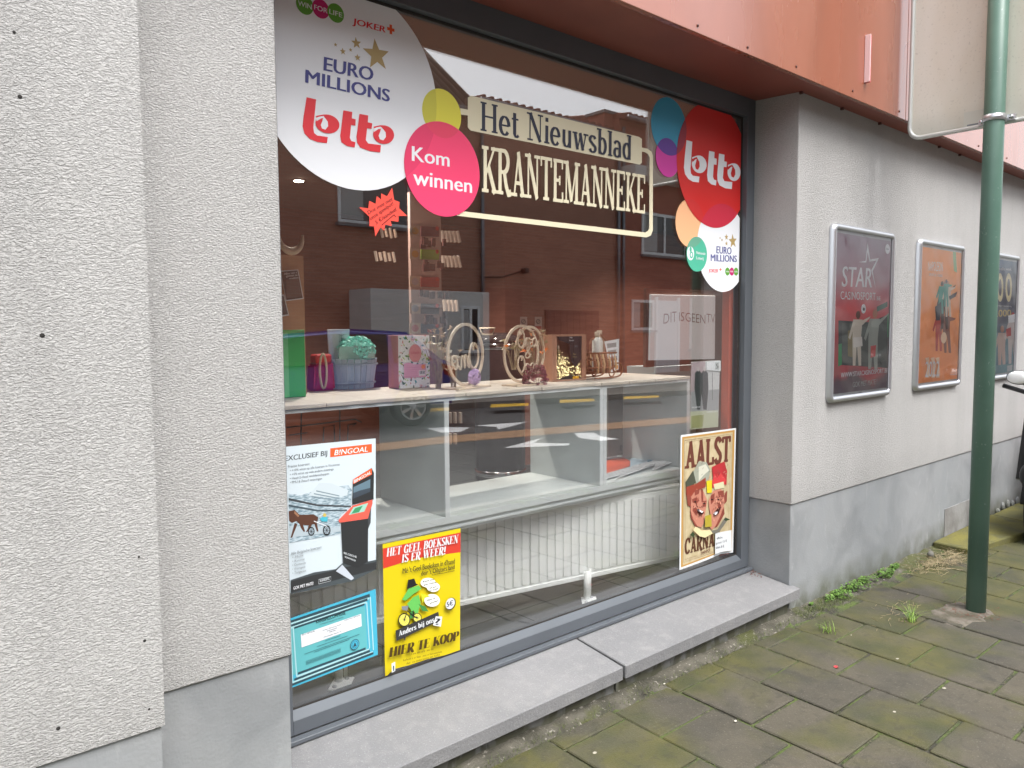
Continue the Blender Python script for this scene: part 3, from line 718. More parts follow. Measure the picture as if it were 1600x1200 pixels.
# house A: brown brick with the tiled roof falling towards us, left of the first downpipe
xA = M(740, 300)[0]; zA = M(736, 168)[1]
hA = thing('terraced_house', 'brown brick house with dark tiled roof, mirrored at left behind large round sticker', 'building', (xA-4, YO, ZR))
box('wall', M_BR2, 2.0, xA, YO-8, YO, ZR, zA, hA)
roof(hA, 1.7, xA+.1, YO, YO-8, zA, zA+3.6, M_TILE)
x0, z0 = M(640, 352); x1, z1 = M(640, 352)
xa0 = M(527, 300)[0]; xa1 = M(640, 300)[0]
window(hA, xa0, xa1, M(580, 352)[1], M(580, 262)[1], YO+.003)
# pale porch with white door
xg0, xg1 = M(545, 455)[0], M(728, 455)[0]; zg = M(600, 455)[1]
box('porch_wall', M_GREYR, xg0, xg1, YO+.001, YO+.9, ZR, zg, hA, bevel=.01)
d0, d1, dz = M(575, 470)[0], M(672, 470)[0], M(620, 478)[1]
dd = MB(); y = YO+.9
dx0, dx1 = xg0+1.0, xg0+1.95
dd.box(dx0, dx0+.06, y, y+.04, ZR+.1, dz); dd.box(dx1-.06, dx1, y, y+.04, ZR+.1, dz); dd.box(dx0+.06, dx1-.06, y, y+.04, dz-.06, dz)
dr = dd.build('door', M_WPVC, hA); box('door_leaf', mat('pale_door_leaf', (196, 198, 200), .5), dx0+.065, dx1-.065, y, y+.02, ZR+.1, dz-.065, dr); box('handle', M_CHROME, dx1-.16, dx1-.12, y+.02, y+.05, .95, 1.1, dr)
window(hA, xg0+2.35, xg1-.3, .8, dz, YO+.9, cross=True)
# house B: brown wall with garage door and chimney
xB1 = M(968, 300)[0]; zB = M(880, 186)[1]
hB = thing('terraced_house', 'low brown brick house with chimney, mirrored behind the newspaper sign', 'building', ((xA+xB1)/2, YO, ZR))
box('wall', M_BR2, xA+.001, xB1, YO-7, YO-.02, ZR, zB, hB)
roof(hB, xA+.15, xB1-.1, YO-.02, YO-7, zB+.12, zB+.35, M_RTILE, .12)
x0 = M(955, 200)[0]; x1 = M(1000, 200)[0]; zc0 = M(975, 178)[1]
ch = box('chimney', M_BR3, x0, x1, YO-.9, YO-.25, zB-.3, zc0, hB); box('chimney_cap', M_STONE, x0-.05, x1+.05, YO-.95, YO-.2, zc0+.001, zc0+.08, ch)
x0 = M(852, 500)[0]; x1 = M(935, 500)[0]; zd = M(890, 485)[1]
gd = box('garage_door', mat('ox_blood_garage_door', (92, 36, 30), .5), x0, x1, YO-.019, YO+.03, ZR+.1, zd, hB)
for i in range(8): box('door_board', MATS['ox_blood_garage_door'], x0+.05+i*(x1-x0-.1)/8, x0+.03+(i+1)*(x1-x0-.1)/8, YO+.031, YO+.045, ZR+.15, zd-.05, gd)
x0 = M(752, 500)[0]; x1 = M(815, 500)[0]; zd = M(780, 425)[1]
box('wooden_gate', M_REDWOOD, x0, x1, YO-.019, YO+.035, ZR+.1, zd-.4, hB)
p0 = M(750, 433); p1 = M(815, 424); b = MB(); b.tube([(p0[0], YO+.02, p0[1]), ((p0[0]+p1[0])/2, YO+.02, (p0[1]+p1[1])/2-.08), (p1[0], YO+.02, p1[1])], .018, 5); b.build('cable', M_BLACK, hB)
bl = MB().box(p1[0], p1[0]+.14, YO-.02, YO+.16, p1[1]-.05, p1[1]+.08).build('outdoor_lamp', M_BLACK, hB, bevel=.02)
downpipe(hB, xA+.22, ZR+.1, zA-.3); downpipe(hB, xB1-.1, ZR+.1, zB)
# house C: red brick, taller
hC = thing('terraced_house', 'taller red brick house with white windows, mirrored at right beside the red sticker', 'building', (xB1+3, YO, ZR))
zC = M(1006, 186)[1]
box('wall', M_BR3, xB1+.001, 24.5, YO-8, YO-.01, ZR, zC, hC)
roof(hC, xB1, 24.6, YO-.01, YO-8, zC, zC+.6, M_RTILE)
zg = M(1010, 275)[1]; box('canopy_ledge', M_GREYR, xB1+.05, xB1+5.0, YO-.009, YO+.55, zg-.16, zg+.12, hC)
x0, z1 = M(1003, 330); x1 = M(1072, 330)[0]; z0 = M(1012, 398)[1]
window(hC, x0, x1, z0, z1, YO-.005, .09, cross=True)
x0, z1 = M(987, 468); x1 = M(1046, 468)[0]
window(hC, x0, x0+1.05, M(990, 516)[1], z1, YO-.005, .08)
box('door', mat('pale_house_door', (205, 208, 212), .5), x0+1.2, x0+2.2, YO-.009, YO+.04, ZR+.1, z1, hC)
fr = MB(); fr.box(x0+1.1, x0+1.19, YO-.009, YO+.06, ZR+.1, z1+.1); fr.box(x0+2.21, x0+2.3, YO-.009, YO+.06, ZR+.1, z1+.1); fr.build('door_frame', M_WPVC, hC)
x2 = M(1078, 470)[0]; window(hC, x2, x2+2.2, M(1090, 545)[1], M(1090, 466)[1], YO-.005, .1)
downpipe(hC, xB1+.12, ZR+.1, zC-.4, YO+.06)
# house D to the left of A (only there so that the street goes on)
hD = thing('terraced_house', 'brown brick house further left across the street, behind the photographer', 'building', (-3, YO, ZR))
box('wall', M_BR1, -14, 1.99, YO-8, YO-.03, ZR, 6.2, hD); roof(hD, -14, 1.6, YO-.03, YO-8, 6.2, 9.2, M_RTILE)
for i in range(5): window(hD, -12+i*2.8, -10.6+i*2.8, 1.0, 2.6, YO-.025)

# ================================================================== stickers on the inside of the glass
SY = GL-.0002                      # front plane of the stickers
CLIP = [(xa+.004, za+.002), (xb-.012, za+.002), (xb-.012, zc-.004), (xa+.004, zc-.004)]
W_ = ink((232, 235, 240)); RED = ink((222, 52, 62)); RED2 = ink((206, 38, 36)); BLUE = ink((70, 74, 140)); GOLD = ink((176, 152, 98), .35)
GRN = ink((96, 162, 58)); MAG = ink((196, 34, 112)); PINK = ink((240, 66, 112)); YEL = ink((226, 218, 72)); ORG = ink((232, 92, 46))
CYA = ink((52, 150, 186)); MGT = ink((206, 60, 160)); PEA = ink((246, 186, 140)); MINT = ink((80, 182, 152)); CREAM = ink((228, 220, 190)); NAVY = ink((42, 46, 66))
BLK = ink((30, 30, 32)); GRY = ink((120, 126, 132)); DGR = ink((64, 68, 72)); LGR = ink((196, 202, 206))
def round_sticker(label, c, r, m, order, name='round_sticker', group=None):
    pts = clip_poly(ell_pts(c[0], c[1], r, r, 72), CLIP); y = SY-.0005-order*.0008
    t = sheet(name, label, 'sticker', pts, y, .0004, m, group=group)
    return t, y, pts
circ = {'white': ((1.185, 2.0514), .3017), 'yel': ((1.5082, 2.0297), .0777), 'pink': ((1.5096, 1.8518), .1512), 'blue': ((2.6959, 2.1852), .1203),
 'mag': ((2.6879, 2.0549), .0809), 'red': ((3.0256, 2.0656), .2774), 'pea': ((2.8518, 1.7927), .1054), 'mint': ((2.9013, 1.6612), .077), 'white2': ((3.1052, 1.7016), .2019)}
KS = SY/2.062
circ = {k_: ((c_[0]*KS, H+(c_[1]-H)*KS), r_*KS) for k_, (c_, r_) in circ.items()}
def lens(a, b_): return clip_poly(clip_poly(ell_pts(*circ[a][0], circ[a][1], circ[a][1]), ell_pts(*circ[b_][0], circ[b_][1], circ[b_][1])), CLIP)
def C1(x, y): return (430+x/4, y/4)
def C2(x, y): return (720+x*.3125, 100+y*.3125)
def affine(src, dst):
    (x0, y0), (x1, y1), (x2, y2) = src; a, b_, c = dst
    d = (x1-x0)*(y2-y0)-(x2-x0)*(y1-y0)
    def f(p):
        u = ((p[0]-x0)*(y2-y0)-(x2-x0)*(p[1]-y0))/d; v = ((x1-x0)*(p[1]-y0)-(p[0]-x0)*(y1-y0))/d
        return (a[0]+u*(b_[0]-a[0])+v*(c[0]-a[0]), a[1]+u*(b_[1]-a[1])+v*(c[1]-a[1]))
    return f
LOTTO = {
 'L': [(195,608),(255,622),(247,700),(237,800),(242,832),(262,848),(328,857),(322,895),(262,888),(215,868),(182,835),(170,790),(176,730)],
 't': [(425,690),(480,700),(478,740),(502,746),(500,786),(473,782),(465,862),(474,882),(500,889),(495,922),(448,913),(413,890),(405,850)],
 'u': [(525,712),(580,722),(578,765),(605,771),(601,806),(573,802),(565,876),(580,897),(660,907),(655,953),(590,945),(530,922),(511,893),(507,855)]}
def lotto(P, f, m, bg):
    """f: crop coordinates -> world (x,z)"""
    for k in 'Ltu': P.poly([f(p) for p in LOTTO[k]], m)
    for (cx, cy, rx, ry, dx) in ((325, 775, 76, 58, -20), (676, 842, 66, 58, -10)):
        def e(x, y, a, b_, rot, n=30):
            r_ = math.radians(rot); o = []
            for i in range(n):
                u, v = a*math.cos(2*PI*i/n), b_*math.sin(2*PI*i/n); o.append((x+u*math.cos(r_)-v*math.sin(r_), y+u*math.sin(r_)+v*math.cos(r_)))
            return o
        P.poly([f(p) for p in e(cx, cy, rx, ry, 14)], m)
        P.poly([f(p) for p in [(cx+dx-4, cy-ry*.82), (cx+dx+22, cy-ry*.25), (cx+dx+24, cy+ry*.25), (cx+dx+8, cy+ry*.62), (cx+dx-14, cy+ry*.5), (cx+dx-22, cy+ry*.12), (cx+dx-12, cy-ry*.3)]], bg)
        P.poly([f(p) for p in [(cx-rx*.95, cy-ry*.72), (cx-rx*.3, cy-ry*.86), (cx+dx+2, cy-ry*.66), (cx-rx*.5, cy-ry*.60), (cx-rx*.9, cy-ry*.3)]], bg)
        P.poly([f(p) for p in [(cx-rx*.95, cy-ry*.86), (cx-rx*.3, cy-ry*1.02), (cx+rx*.2, cy-ry*.98), (cx-rx*.1, cy-ry*.84), (cx-rx*.5, cy-ry*.86), (cx-rx*.92, cy-ry*.66)]], m)
def star(P, px, py, rpx, m, rot=97):
    a = P.q(px, py); b_ = P.q(px+rpx, py); P.poly(star_pts(a[0], a[1], abs(b_[0]-a[0]), rot), m)

t, y, _ = round_sticker('large round white sticker with purple and red lottery logos, top left of window', *circ['white'], W_, 0)
P = Print(y)
for px, py, m, s_ in [(476.2, 7.5, GRN, 'WIN'), (501.2, 13.8, MAG, 'FOR'), (524.5, 20.5, GRN, 'LIFE')]:
    c = P.q(px, py); P.ell(c[0], c[1], .0265, .0265, m, 32)
    P.t(s_, c[0], c[1]-.0065, .0145, W_, .012, align='c', w=.041, rot=-.03)
P.text('JOKER', (551, 37.5), (602, 51), (552, 27.5), RED, .03)
c = P.q(610.5, 46); P.rect(c[0]-.0045, c[0]+.0045, c[1]-.014, c[1]+.014, ORG); P.rect(c[0]-.013, c[0]+.013, c[1]-.0045, c[1]+.0045, ORG)
for a in [(588, 86, 21), (556.5, 67.5, 8), (535.5, 80.5, 5), (558.5, 90, 5), (547.5, 78, 3), (524, 70, 3)]: star(P, *a, GOLD)
P.text('EURO', (506, 110), (582, 126.5), (507, 87.5), BLUE, .03); P.text('MILLIONS', (477.5, 129), (608, 159), (478, 107.5), BLUE, .03)
lotto(P, lambda p: P.q(*C1(*p)), RED, W_)
P.build('printed_logos', t)
t, y, _ = round_sticker('small yellow round sticker above the pink round one', *circ['yel'], YEL, 1)
P = Print(y); P.poly(lens('yel', 'white'), ink((206, 200, 70))); P.build('darker_overlap', t)
t, y, _ = round_sticker('pink round sticker reading Kom winnen', *circ['pink'], PINK, 3)
P = Print(y); P.poly(lens('pink', 'white'), ink((226, 58, 104))); P.poly(lens('pink', 'yel'), ink((230, 66, 100)))
P.text('Kom', (644, 251), (702, 260.5), (644, 226.5), W_, .02); P.text('winnen', (646, 288), (737, 301.5), (646, 262.5), W_, .02)
P.build('printed_words', t)
t, y, _ = round_sticker('blue round sticker left of the red round one', *circ['blue'], CYA, 1)
t, y, _ = round_sticker('magenta round sticker under the blue round one', *circ['mag'], MGT, 2)
P = Print(y); P.poly(lens('blue', 'mag'), ink((96, 60, 150))); P.build('purple_overlap', t)
t, y, _ = round_sticker('peach round sticker below the red round one', *circ['pea'], PEA, 1)
t, y, _ = round_sticker('white round sticker with small lottery logos at lower right of cluster', *circ['white2'], W_, 2)
P = Print(y)
for a in [(1145, 377, 6.5), (1135, 370.5, 3), (1135, 380.5, 2.2), (1128, 375, 1.6), (1125, 372, 1.2)]: star(P, *a, GOLD)
P.text('EURO', (1119.4, 395.6), (1142.5, 397.6), (1119.8, 383.8), BLUE, .03); P.text('MILLIONS', (1110.6, 407.9), (1150.8, 409.6), (1110.6, 396.6), BLUE, .03)
P.text('JOKER', (1107, 425.5), (1122, 426), (1107, 419.5), RED, .03); P.text('+', (1123, 424), (1128, 424), (1123, 418), ORG, .03)
for px, m, s_ in ((1136.5, GRN, 'WIN'), (1143.2, MAG, 'FOR'), (1149.8, GRN, 'LIFE')):
    c = P.q(px, 424.3); P.ell(c[0], c[1], .0185, .0185, m, 24); P.t(s_, c[0], c[1]-.004, .008, W_, .01, align='c', w=.024)
P.build('printed_logos', t)
t, y, _ = round_sticker('large red round sticker with white logo at top right of window', *circ['red'], RED2, 3)
P = Print(y); P.poly(lens('red', 'blue'), ink((150, 44, 66))); P.poly(lens('red', 'pea'), ink((200, 44, 44))); P.poly(lens('red', 'white2'), ink((196, 42, 66)))
src = [Print(SY).q(*C1(*p)) for p in ((195, 608), (742, 850), (322, 895))]
dst = [P.q(*C2(*p)) for p in ((1128, 380), (1398, 545), (1190, 592))]
af = affine(src, dst); P0 = Print(SY)
lotto(P, lambda p: af(P0.q(*C1(*p))), W_, RED2); P.build('printed_logo', t)
t, y, _ = round_sticker('green round sticker with white swirl logo and tiny words', *circ['mint'], MINT, 4)
P = Print(y); P.poly(lens('mint', 'pea'), ink((104, 166, 142)))
c = P.q(1079, 396); P.ell(c[0], c[1], .026, .030, W_, 30); P.ell(c[0]+.006, c[1]-.006, .013, .015, MINT, 24); P.ell(c[0]+.0, c[1]+.018, .008, .012, MINT, 16); P.ell(c[0]+.006, c[1]-.006, .006, .009, W_, 16)
P.text('Nationale', (1088, 396.5), (1102, 398.5), (1088, 392), W_, .02); P.text('Loterij', (1088, 405), (1099, 406.4), (1088, 400), W_, .02)
P.build('printed_logo', t)

# newspaper sign
sg = thing('window_lettering', 'cream vinyl sign reading Het Nieuwsblad Krantemanneke inside a rounded outline', 'window sign', (2.1, SY, 1.9))
P = Print(SY)
bd = [C2(*p) for p in [(35,168),(50,158),(890,364),(905,375),(905,495),(893,503),(50,333),(35,318)]]
def slab(name, pxs, yy, th, m, parent): return MB().prism([(a, yy, c) for a, c in ccw([P.q(*p) for p in pxs])], (0, th, 0)).build(name, m, parent)
slab('cream_bar', bd, SY-.0005, .0004, CREAM, sg)
P = Print(SY-.0006)
P.text('Het Nieuwsblad', (749.5, 203.5), (987, 250.5), (749.5, 158), NAVY, serif=True, tk=.15, th=.055, sw=.27)
P.build('dark_letters', sg)
P = Print(SY-.0002)
P.text('KRANTEMANNEKE', (753, 299.5), (1007, 334), (753, 227), CREAM, serif=True, tk=.17, th=.085, sw=.34, sh=.075)
P.build('cream_letters', sg)
P = Print(SY-.0002)
P.px([(713, 337), (717.5, 329.5), (1008, 363.2), (1012, 361), (1014.5, 357), (1015, 246), (1013, 241), (1008, 238), (1003, 236.8), (1003, 230.5), (1012, 232.5), (1018, 237), (1020.3, 244), (1020, 360), (1017, 368), (1010, 371)], CREAM)
P.px([(719, 169), (731.5, 171.5), (731.5, 180.5), (720, 179)], CREAM)
P.build('cream_outline', sg)

# starburst
def C6(x, y): return (540+x/12, 280+y/12)
sb = [C6(*p) for p in [(250,525),(425,548),(442,405),(560,462),(582,315),(662,382),(665,265),(775,322),(872,160),(908,388),(1010,430),(1002,545),(1155,690),(992,688),(988,798),(842,780),(866,880),(742,850),(720,965),(652,902),(555,1072),(532,884),(445,880),(446,705)]]
P = Print(SY)
t = sheet('starburst_note', 'fluorescent orange starburst card with handwriting below the large white sticker', 'note', [P.q(*p) for p in sb], SY-.0007, .0006, ink((248, 84, 70)))
P = Print(SY-.0008); HW = ink((70, 20, 24))
P.text('Doe mee met', C6(430, 665), C6(885, 395), C6(405, 595), HW, .012); P.text('onze speelpot!', C6(470, 775), C6(900, 480), C6(440, 705), HW, .012)
P.text('5 €/aandeel', C6(575, 850), C6(955, 590), C6(545, 780), HW, .012); P.pxline([C6(675, 862), C6(915, 660)], .0022, HW); P.pxline([C6(905, 670), C6(945, 710)], .0022, HW)
P.build('handwriting', t)

# ---- posters on the glass
PY = GL-.0009
P = Print(PY)
def poster(name, label, pxs, m, y=PY, cat='poster', group=None):
    P_ = Print(y); return sheet(name, label, cat, [P_.q(*p) for p in pxs], y, .0006, m, group=group), Print(y-.0002)
# 1 horse racing poster
g = NG('poster_sky_fade'); g.color(g.mix(g.mr(g.noise(30, 4, 0, g.scale((1, 1, 4))), .35, .7, 0, 1), (.42, .50, .54), (.66, .72, .75))); g.rough(.4); M_FADE = g.m
g = NG('poster_track_photo'); g.color(g.mix(g.mr(g.noise(60, 5, 0, g.scale((1, 1, 5))), .4, .62, 0, 1), (.16, .24, .29), (.50, .60, .66))); g.rough(.4); M_TRK = g.m
PB = ink((196, 208, 215))
t, P = poster('racing_poster', 'white and black horse racing terminal poster at left edge of window', [(443, 698.5), (587, 685), (587.5, 889), (448, 928)], PB)
def A(x, y): return (430+x/5, 670+y/5)
P.text('EXCLUSIEF BIJ', A(75, 252), A(405, 208), A(77, 210), DGR, .02)
P.px([A(430,153), A(755,118), A(755,183), A(430,222)], ORG)
P.text('B!NGOAL', A(462, 207), A(722, 177), A(470, 163), W_, .008)
P.text('Franse koersen:', A(100, 305), A(270, 283), A(100, 284), GRY, .01)
for i, (s_, x1) in enumerate([('+10% winst op alle koersen in Vincennes', 503), ('+5% winst op vele andere meetings', 455), ('Head-2-Head weddenschappen', 420), ('PMU & Zeturf noteringen', 365)]):
    yy = 335+i*31; P.text('• '+s_, A(115, yy), A(x1, yy-(x1-115)*.13), A(115, yy-19), GRY, .006)
# racecourse picture
P.px([A(104,505), A(200,520), A(350,470), A(570,440), A(600,480), A(590,600), A(500,690), A(512,820), A(112,890)], M_TRK)
P.px([A(260,520), A(345,420), A(440,425), A(570,480), A(560,520), A(430,540)], ink((190, 202, 208)))
for i in range(3): P.px([A(320-i*18, 480+i*22), A(500, 520+i*20), A(500, 528+i*20), A(318-i*18, 489+i*22)], ink((120, 138, 148)))
P.px([A(104,540), A(330,590), A(590,600), A(590,612), A(330,604), A(104,558)], DGR)
P.px([A(104,590), A(330,632), A(560,630), A(560,640), A(330,646), A(104,606)], ink((70, 84, 92)))
P.px([A(112,760), A(512,770), A(512,800), A(112,850)], ink((170, 184, 192)))
BR = ink((84, 54, 42)); BRL = ink((150, 110, 84))
P.px([A(104,645), A(150,632), A(188,672), A(300,668), A(335,690), A(325,740), A(250,755), A(190,745), A(165,720), A(130,735), A(108,720)], BR)
P.px([A(150,640), A(186,676), A(178,690), A(146,658)], BRL)
for q in ([(150,735),(172,745),(130,850),(118,850)], [(190,742),(214,745),(232,800),(222,806),(196,768)], [(262,750),(285,748),(262,800),(236,806),(246,792)], [(304,740),(325,736),(336,800),(324,802)]): P.px([A(*p) for p in q], BR)
for cx, cy, r in ((280, 800, 26), (400, 792, 30)):
    P.px([A(cx+r*math.cos(a*PI/10), cy+r*1.35*math.sin(a*PI/10)) for a in range(20)], BLK); P.px([A(cx+r*.72*math.cos(a*PI/10), cy+r*.97*math.sin(a*PI/10)) for a in range(20)], ink((150, 165, 175)))
    for k in range(4): P.pxline([A(cx+r*.7*math.cos(k*PI/4), cy+r*.95*math.sin(k*PI/4)), A(cx-r*.7*math.cos(k*PI/4), cy-r*.95*math.sin(k*PI/4))], .0012, BLK)
P.pxline([A(300,720), A(400,760)], .002, W_); P.px([A(345,700), A(375,682), A(408,690), A(405,725), A(360,722)], ink((70, 170, 190))); P.px([A(368,672), A(382,655), A(398,668), A(392,686), A(374,688)], ink((190, 170, 90)))
# fade to black at the foot, terminal
P.px([A(118,1180), A(300,1120), A(470,1095), A(520,1050), A(725,1035), A(790,1020), A(788,1095), A(600,1190), A(120,1290)], ink((70, 78, 82)))
P.px([A(120,1190), A(300,1140), A(460,1105), A(500,1085), A(725,1050), A(788,1040), A(787.5,1095), A(470,1180), A(120,1282)], ink((48, 50, 52)))
K1 = ink((44, 46, 48)); K2 = ink((66, 70, 74))
P.px([A(605,395), A(750,305), A(768,345), A(765,550), A(598,590)], K1); P.px([A(605,395), A(750,308), A(752,355), A(606,430)], ORG)
P.text('BINGOAL', A(612, 424), A(745, 350), A(612, 398), W_, .02)
P.px([A(607,455), A(740,392), A(738,490), A(606,545)], ink((96, 120, 134))); P.px([A(607,500), A(660,480), A(738,460), A(738,490), A(606,545)], ink((60, 70, 80)))
P.px([A(600,600), A(755,552), A(757,580), A(720,700), A(500,732), A(490,712)], ink((214, 92, 78))); P.px([A(607,612), A(722,578), A(692,645), A(570,672)], ink((150, 196, 180))); P.px([A(622,618), A(680,600), A(650,650), A(590,662)], ink((60, 140, 96)))
P.px([A(510,732), A(720,700), A(745,610), A(742,730), A(722,780), A(720,1035), A(640,1085), A(526,1048)], K1); P.px([A(720,700), A(745,612), A(742,730), A(722,780)], K2)
P.text('BELGISCHE', A(532, 975), A(632, 1008), A(532, 958), LGR, .02); P.text('BOOKMAKER', A(540, 1004), A(625, 1036), A(540, 990), LGR, .02)
P.px([A(470,1110), A(520,1060), A(612,1165), A(590,1182)], ink((186, 194, 204)))
P.text('Alle Belgische koersen:', A(118, 985), A(360, 930), A(118, 962), GRY, .01)
for i, s_ in enumerate(['Mons', 'Kuurne', 'Oostende', 'Waregem', 'Tongeren']):
    x1 = 195+len(s_)*5; yy = 1010+i*31; P.text('• '+s_, A(130, yy), A(x1, yy-(x1-130)*.2), A(130, yy-19), GRY, .006)
P.text('GOK MET MATE!', (457.5, 921), (488.5, 913), (457.5, 916), W_, .02)
P.pxline([(497, 912), (497, 905), (516, 900.5), (516, 907), (497, 912)], .0012, LGR); P.text('KANSSPEL', (499, 909), (514, 905), (499, 905), LGR, .03)
P.build('printed_design', t)
# 2 licence certificate
TQ = ink((66, 166, 194)); TG = ink((92, 170, 176)); DT = ink((46, 72, 82)); PT = ink((160, 202, 208))
def B2(x, y): return (455+x/10.91, 915+y/10.91)
t, P = poster('licence_certificate', 'turquoise framed licence certificate below the racing poster', [(443, 970), (587, 920.5), (590.5, 1023), (445, 1079)], TQ)
def cband(pts, m, w_): P.pxline(pts, w_, m)
P.px([B2(-40,735), B2(1260,345), B2(1300,1080), B2(-60,1560)], TG)
for (a0, a1, m, w_) in ((( -60,640),(1340,165), DT, .010), ((-60,672),(1330,215), PT, .006), ((-40,700),(1300,235), DT, .008), ((-40,735),(1280,285), PT, .006), ((50,722),(1250,318), DT, .006)): cband([B2(*a0), B2(*a1)], m, w_)
def C4(x, y): return (455+x/10.667, 1000+y/10.667)
for (a0, a1, m, w_) in (((110,560),(1240,140), DT, .007), ((90,610),(1300,155), PT, .006), ((50,665),(1310,180), DT, .008), ((20,710),(1360,200), PT, .006), ((-40,765),(1370,215), DT, .007)): cband([C4(*a0), C4(*a1)], m, w_)
cband([B2(1285,280), B2(1335,1070)], PT, .004); cband([B2(1345,190), B2(1400,1100)], PT, .004); cband([B2(30,700), C4(90,610)], PT, .004); cband([B2(-15,680), C4(20,700)], PT, .004)
P.px([B2(160,835), B2(1190,480), B2(1200,690), B2(175,1055)], ink((214, 218, 224)))
P.text('KANSSPELCOMMISSIE', B2(425, 645), B2(925, 485), B2(420, 590), BLK, .02); P.text('COMMISSION DES JEUX DE HASARD', B2(480, 672), B2(885, 545), B2(480, 655), DGR, .01)
P.text('F2 / 1871278', B2(188, 852), B2(395, 785), B2(185, 825), DGR, .01); P.text('Volgnummer 207/2020', B2(900, 602), B2(1165, 515), B2(900, 582), DGR, .01)
for a0, a1, s_ in (((535,770),(850,665),'De heer / Mevrouw de houder'), ((605,782),(780,722),'Stationsstraat'), ((645,800),(755,764),'9300 Aalst'), ((550,884),(850,785),'Kansspelen klasse F2')): P.text(s_, B2(*a0), B2(*a1), B2(a0[0], a0[1]-18), DGR, .01)
for a0, a1 in (((570,940),(830,850)), ((430,1038),(955,855)), ((220,1165),(1160,825)), ((390,1130),(985,912))): P.pxline([B2(*a0), B2(*a1)], .0012, DT)
for k in range(6): P.pxline([C4(240, 350+k*12), C4(820, 135+k*12)], .0007, DT)
c = P.q(*B2(1078, 1000)); P.ell(c[0], c[1], .0155, .0165, DT, 30); P.ell(c[0], c[1], .0135, .0145, TQ, 30); P.ell(c[0], c[1], .0105, .0115, DT, 30); P.ell(c[0], c[1], .0092, .0102, TQ, 30); P.poly([(c[0]-.006, c[1]-.006), (c[0]+.006, c[1]-.006), (c[0]+.003, c[1]+.002), (c[0], c[1]+.007), (c[0]-.003, c[1]+.002)], DT)
P.build('printed_design', t)
# 3 yellow poster
YP = ink((203, 184, 14)); RP = ink((192, 58, 44)); WP_ = ink((208, 212, 214))
def D(x, y): return (430+x/4.444, 820+y/4.444)
t, P = poster('yellow_poster', 'yellow poster with red band reading Het Geel Boeksken is er weer', [D(746,135), D(1287,24), D(1283,885), D(1180,905), D(1050,935), D(930,975), D(830,1000), D(795,1030), D(764,1062)], YP)
P.px([D(747,165), D(1287,53), D(1287,190), D(980,232), D(750,305)], RP)
P.text('HET GEEL BOEKSKEN', D(772, 223), D(1263, 122), D(778, 163), WP_, serif=True, tk=.23, th=.05, sw=.3, sh=.05)
P.text('IS ER WEER!', D(870, 262), D(1172, 200), D(876, 205), WP_, serif=True, tk=.23, th=.05, sw=.3, sh=.05)
P.text("Mé 't Geel Boeksken in d'hand", D(876, 335), D(1238, 265), D(876, 296), BLK, .02); P.text("deir 't Oilsjters land", D(1005, 350), D(1236, 303), D(1005, 315), BLK, .02); P.text("% ne Pierkesverdooem", D(1078, 350), D(1236, 318), D(1078, 341), BLK, .01)
# plain rider on a bicycle (generic drawing), speech balloons
GL_ = ink((96, 178, 84)); GD_ = ink((60, 128, 60)); BAL = ink((234, 236, 226))
for cx, cy, rx, ry in ((1052, 398, 52, 34), (1088, 428, 46, 34), (1080, 520, 54, 44)): P.px([D(cx+rx*math.cos(a*PI/12), cy+ry*math.sin(a*PI/12)) for a in range(24)], BAL)
P.text('Komt mor', D(1016, 398), D(1096, 378), D(1016, 384), BLK, .02); P.text('per velow', D(1024, 418), D(1110, 400), D(1024, 405), BLK, .02); P.text('of per', D(1062, 440), D(1112, 428), D(1062, 428), BLK, .02); P.text('te voet!', D(1060, 460), D(1122, 442), D(1060, 448), BLK, .02)
P.text('Want ne', D(1040, 528), D(1100, 508), D(1040, 514), BLK, .02); P.text('gereitte', D(1062, 546), D(1118, 526), D(1062, 534), BLK, .02)
P.px([D(870,515), D(915,440), D(985,415), D(1005,440), D(950,475), D(895,522)], GL_)
P.px([D(905,545), D(945,500), D(985,480), D(1000,540), D(985,590), D(940,600)], GL_); P.px([D(985,545), D(1030,560), D(1055,598), D(1010,592)], GD_); P.px([D(925,600), D(950,590), D(945,640), D(925,650)], GD_); P.px([D(960,590), D(985,590), D(975,640), D(955,640)], GL_)
P.px([D(905,432), D(912,378), D(955,368), D(968,405), D(985,410), D(905,440)], BLK)
P.px([D(1000,470), D(1068,490), D(1030,500), D(1012,540)], ink((196, 200, 40)))
for cx, cy, r in ((885, 655, 42), (975, 640, 30)):
    P.px([D(cx+r*math.cos(a*PI/14), cy+r*1.12*math.sin(a*PI/14)) for a in range(28)], BLK); P.px([D(cx+r*.84*math.cos(a*PI/14), cy+r*.94*math.sin(a*PI/14)) for a in range(28)], ink((226, 220, 96)))
    for k in range(6): P.pxline([D(cx+r*.8*math.cos(k*PI/6), cy+r*.9*math.sin(k*PI/6)), D(cx-r*.8*math.cos(k*PI/6), cy-r*.9*math.sin(k*PI/6))], .0007, DGR)
P.pxline([D(885,655), D(905,590), D(950,630), D(975,640)], .004, BLK); P.pxline([D(950,630), D(945,590)], .004, BLK); P.px([D(865,560), D(915,555), D(905,590), D(870,585)], GRY)
P.px([D(823,728), D(1120,598), D(1130,660), D(895,770), D(888,800), D(880,778), D(830,800)], ink((50, 50, 50)))
P.text('Anders bij ons', D(845, 768), D(1090, 665), D(843, 733), WP_, serif=True, tk=.2, th=.08, sw=.26, sh=.07)
P.px([D(1100,628), D(1145,630), D(1135,700), D(1080,690)], WP_); P.text('?', D(1098, 688), D(1128, 684), D(1100, 642), BLK, .02)
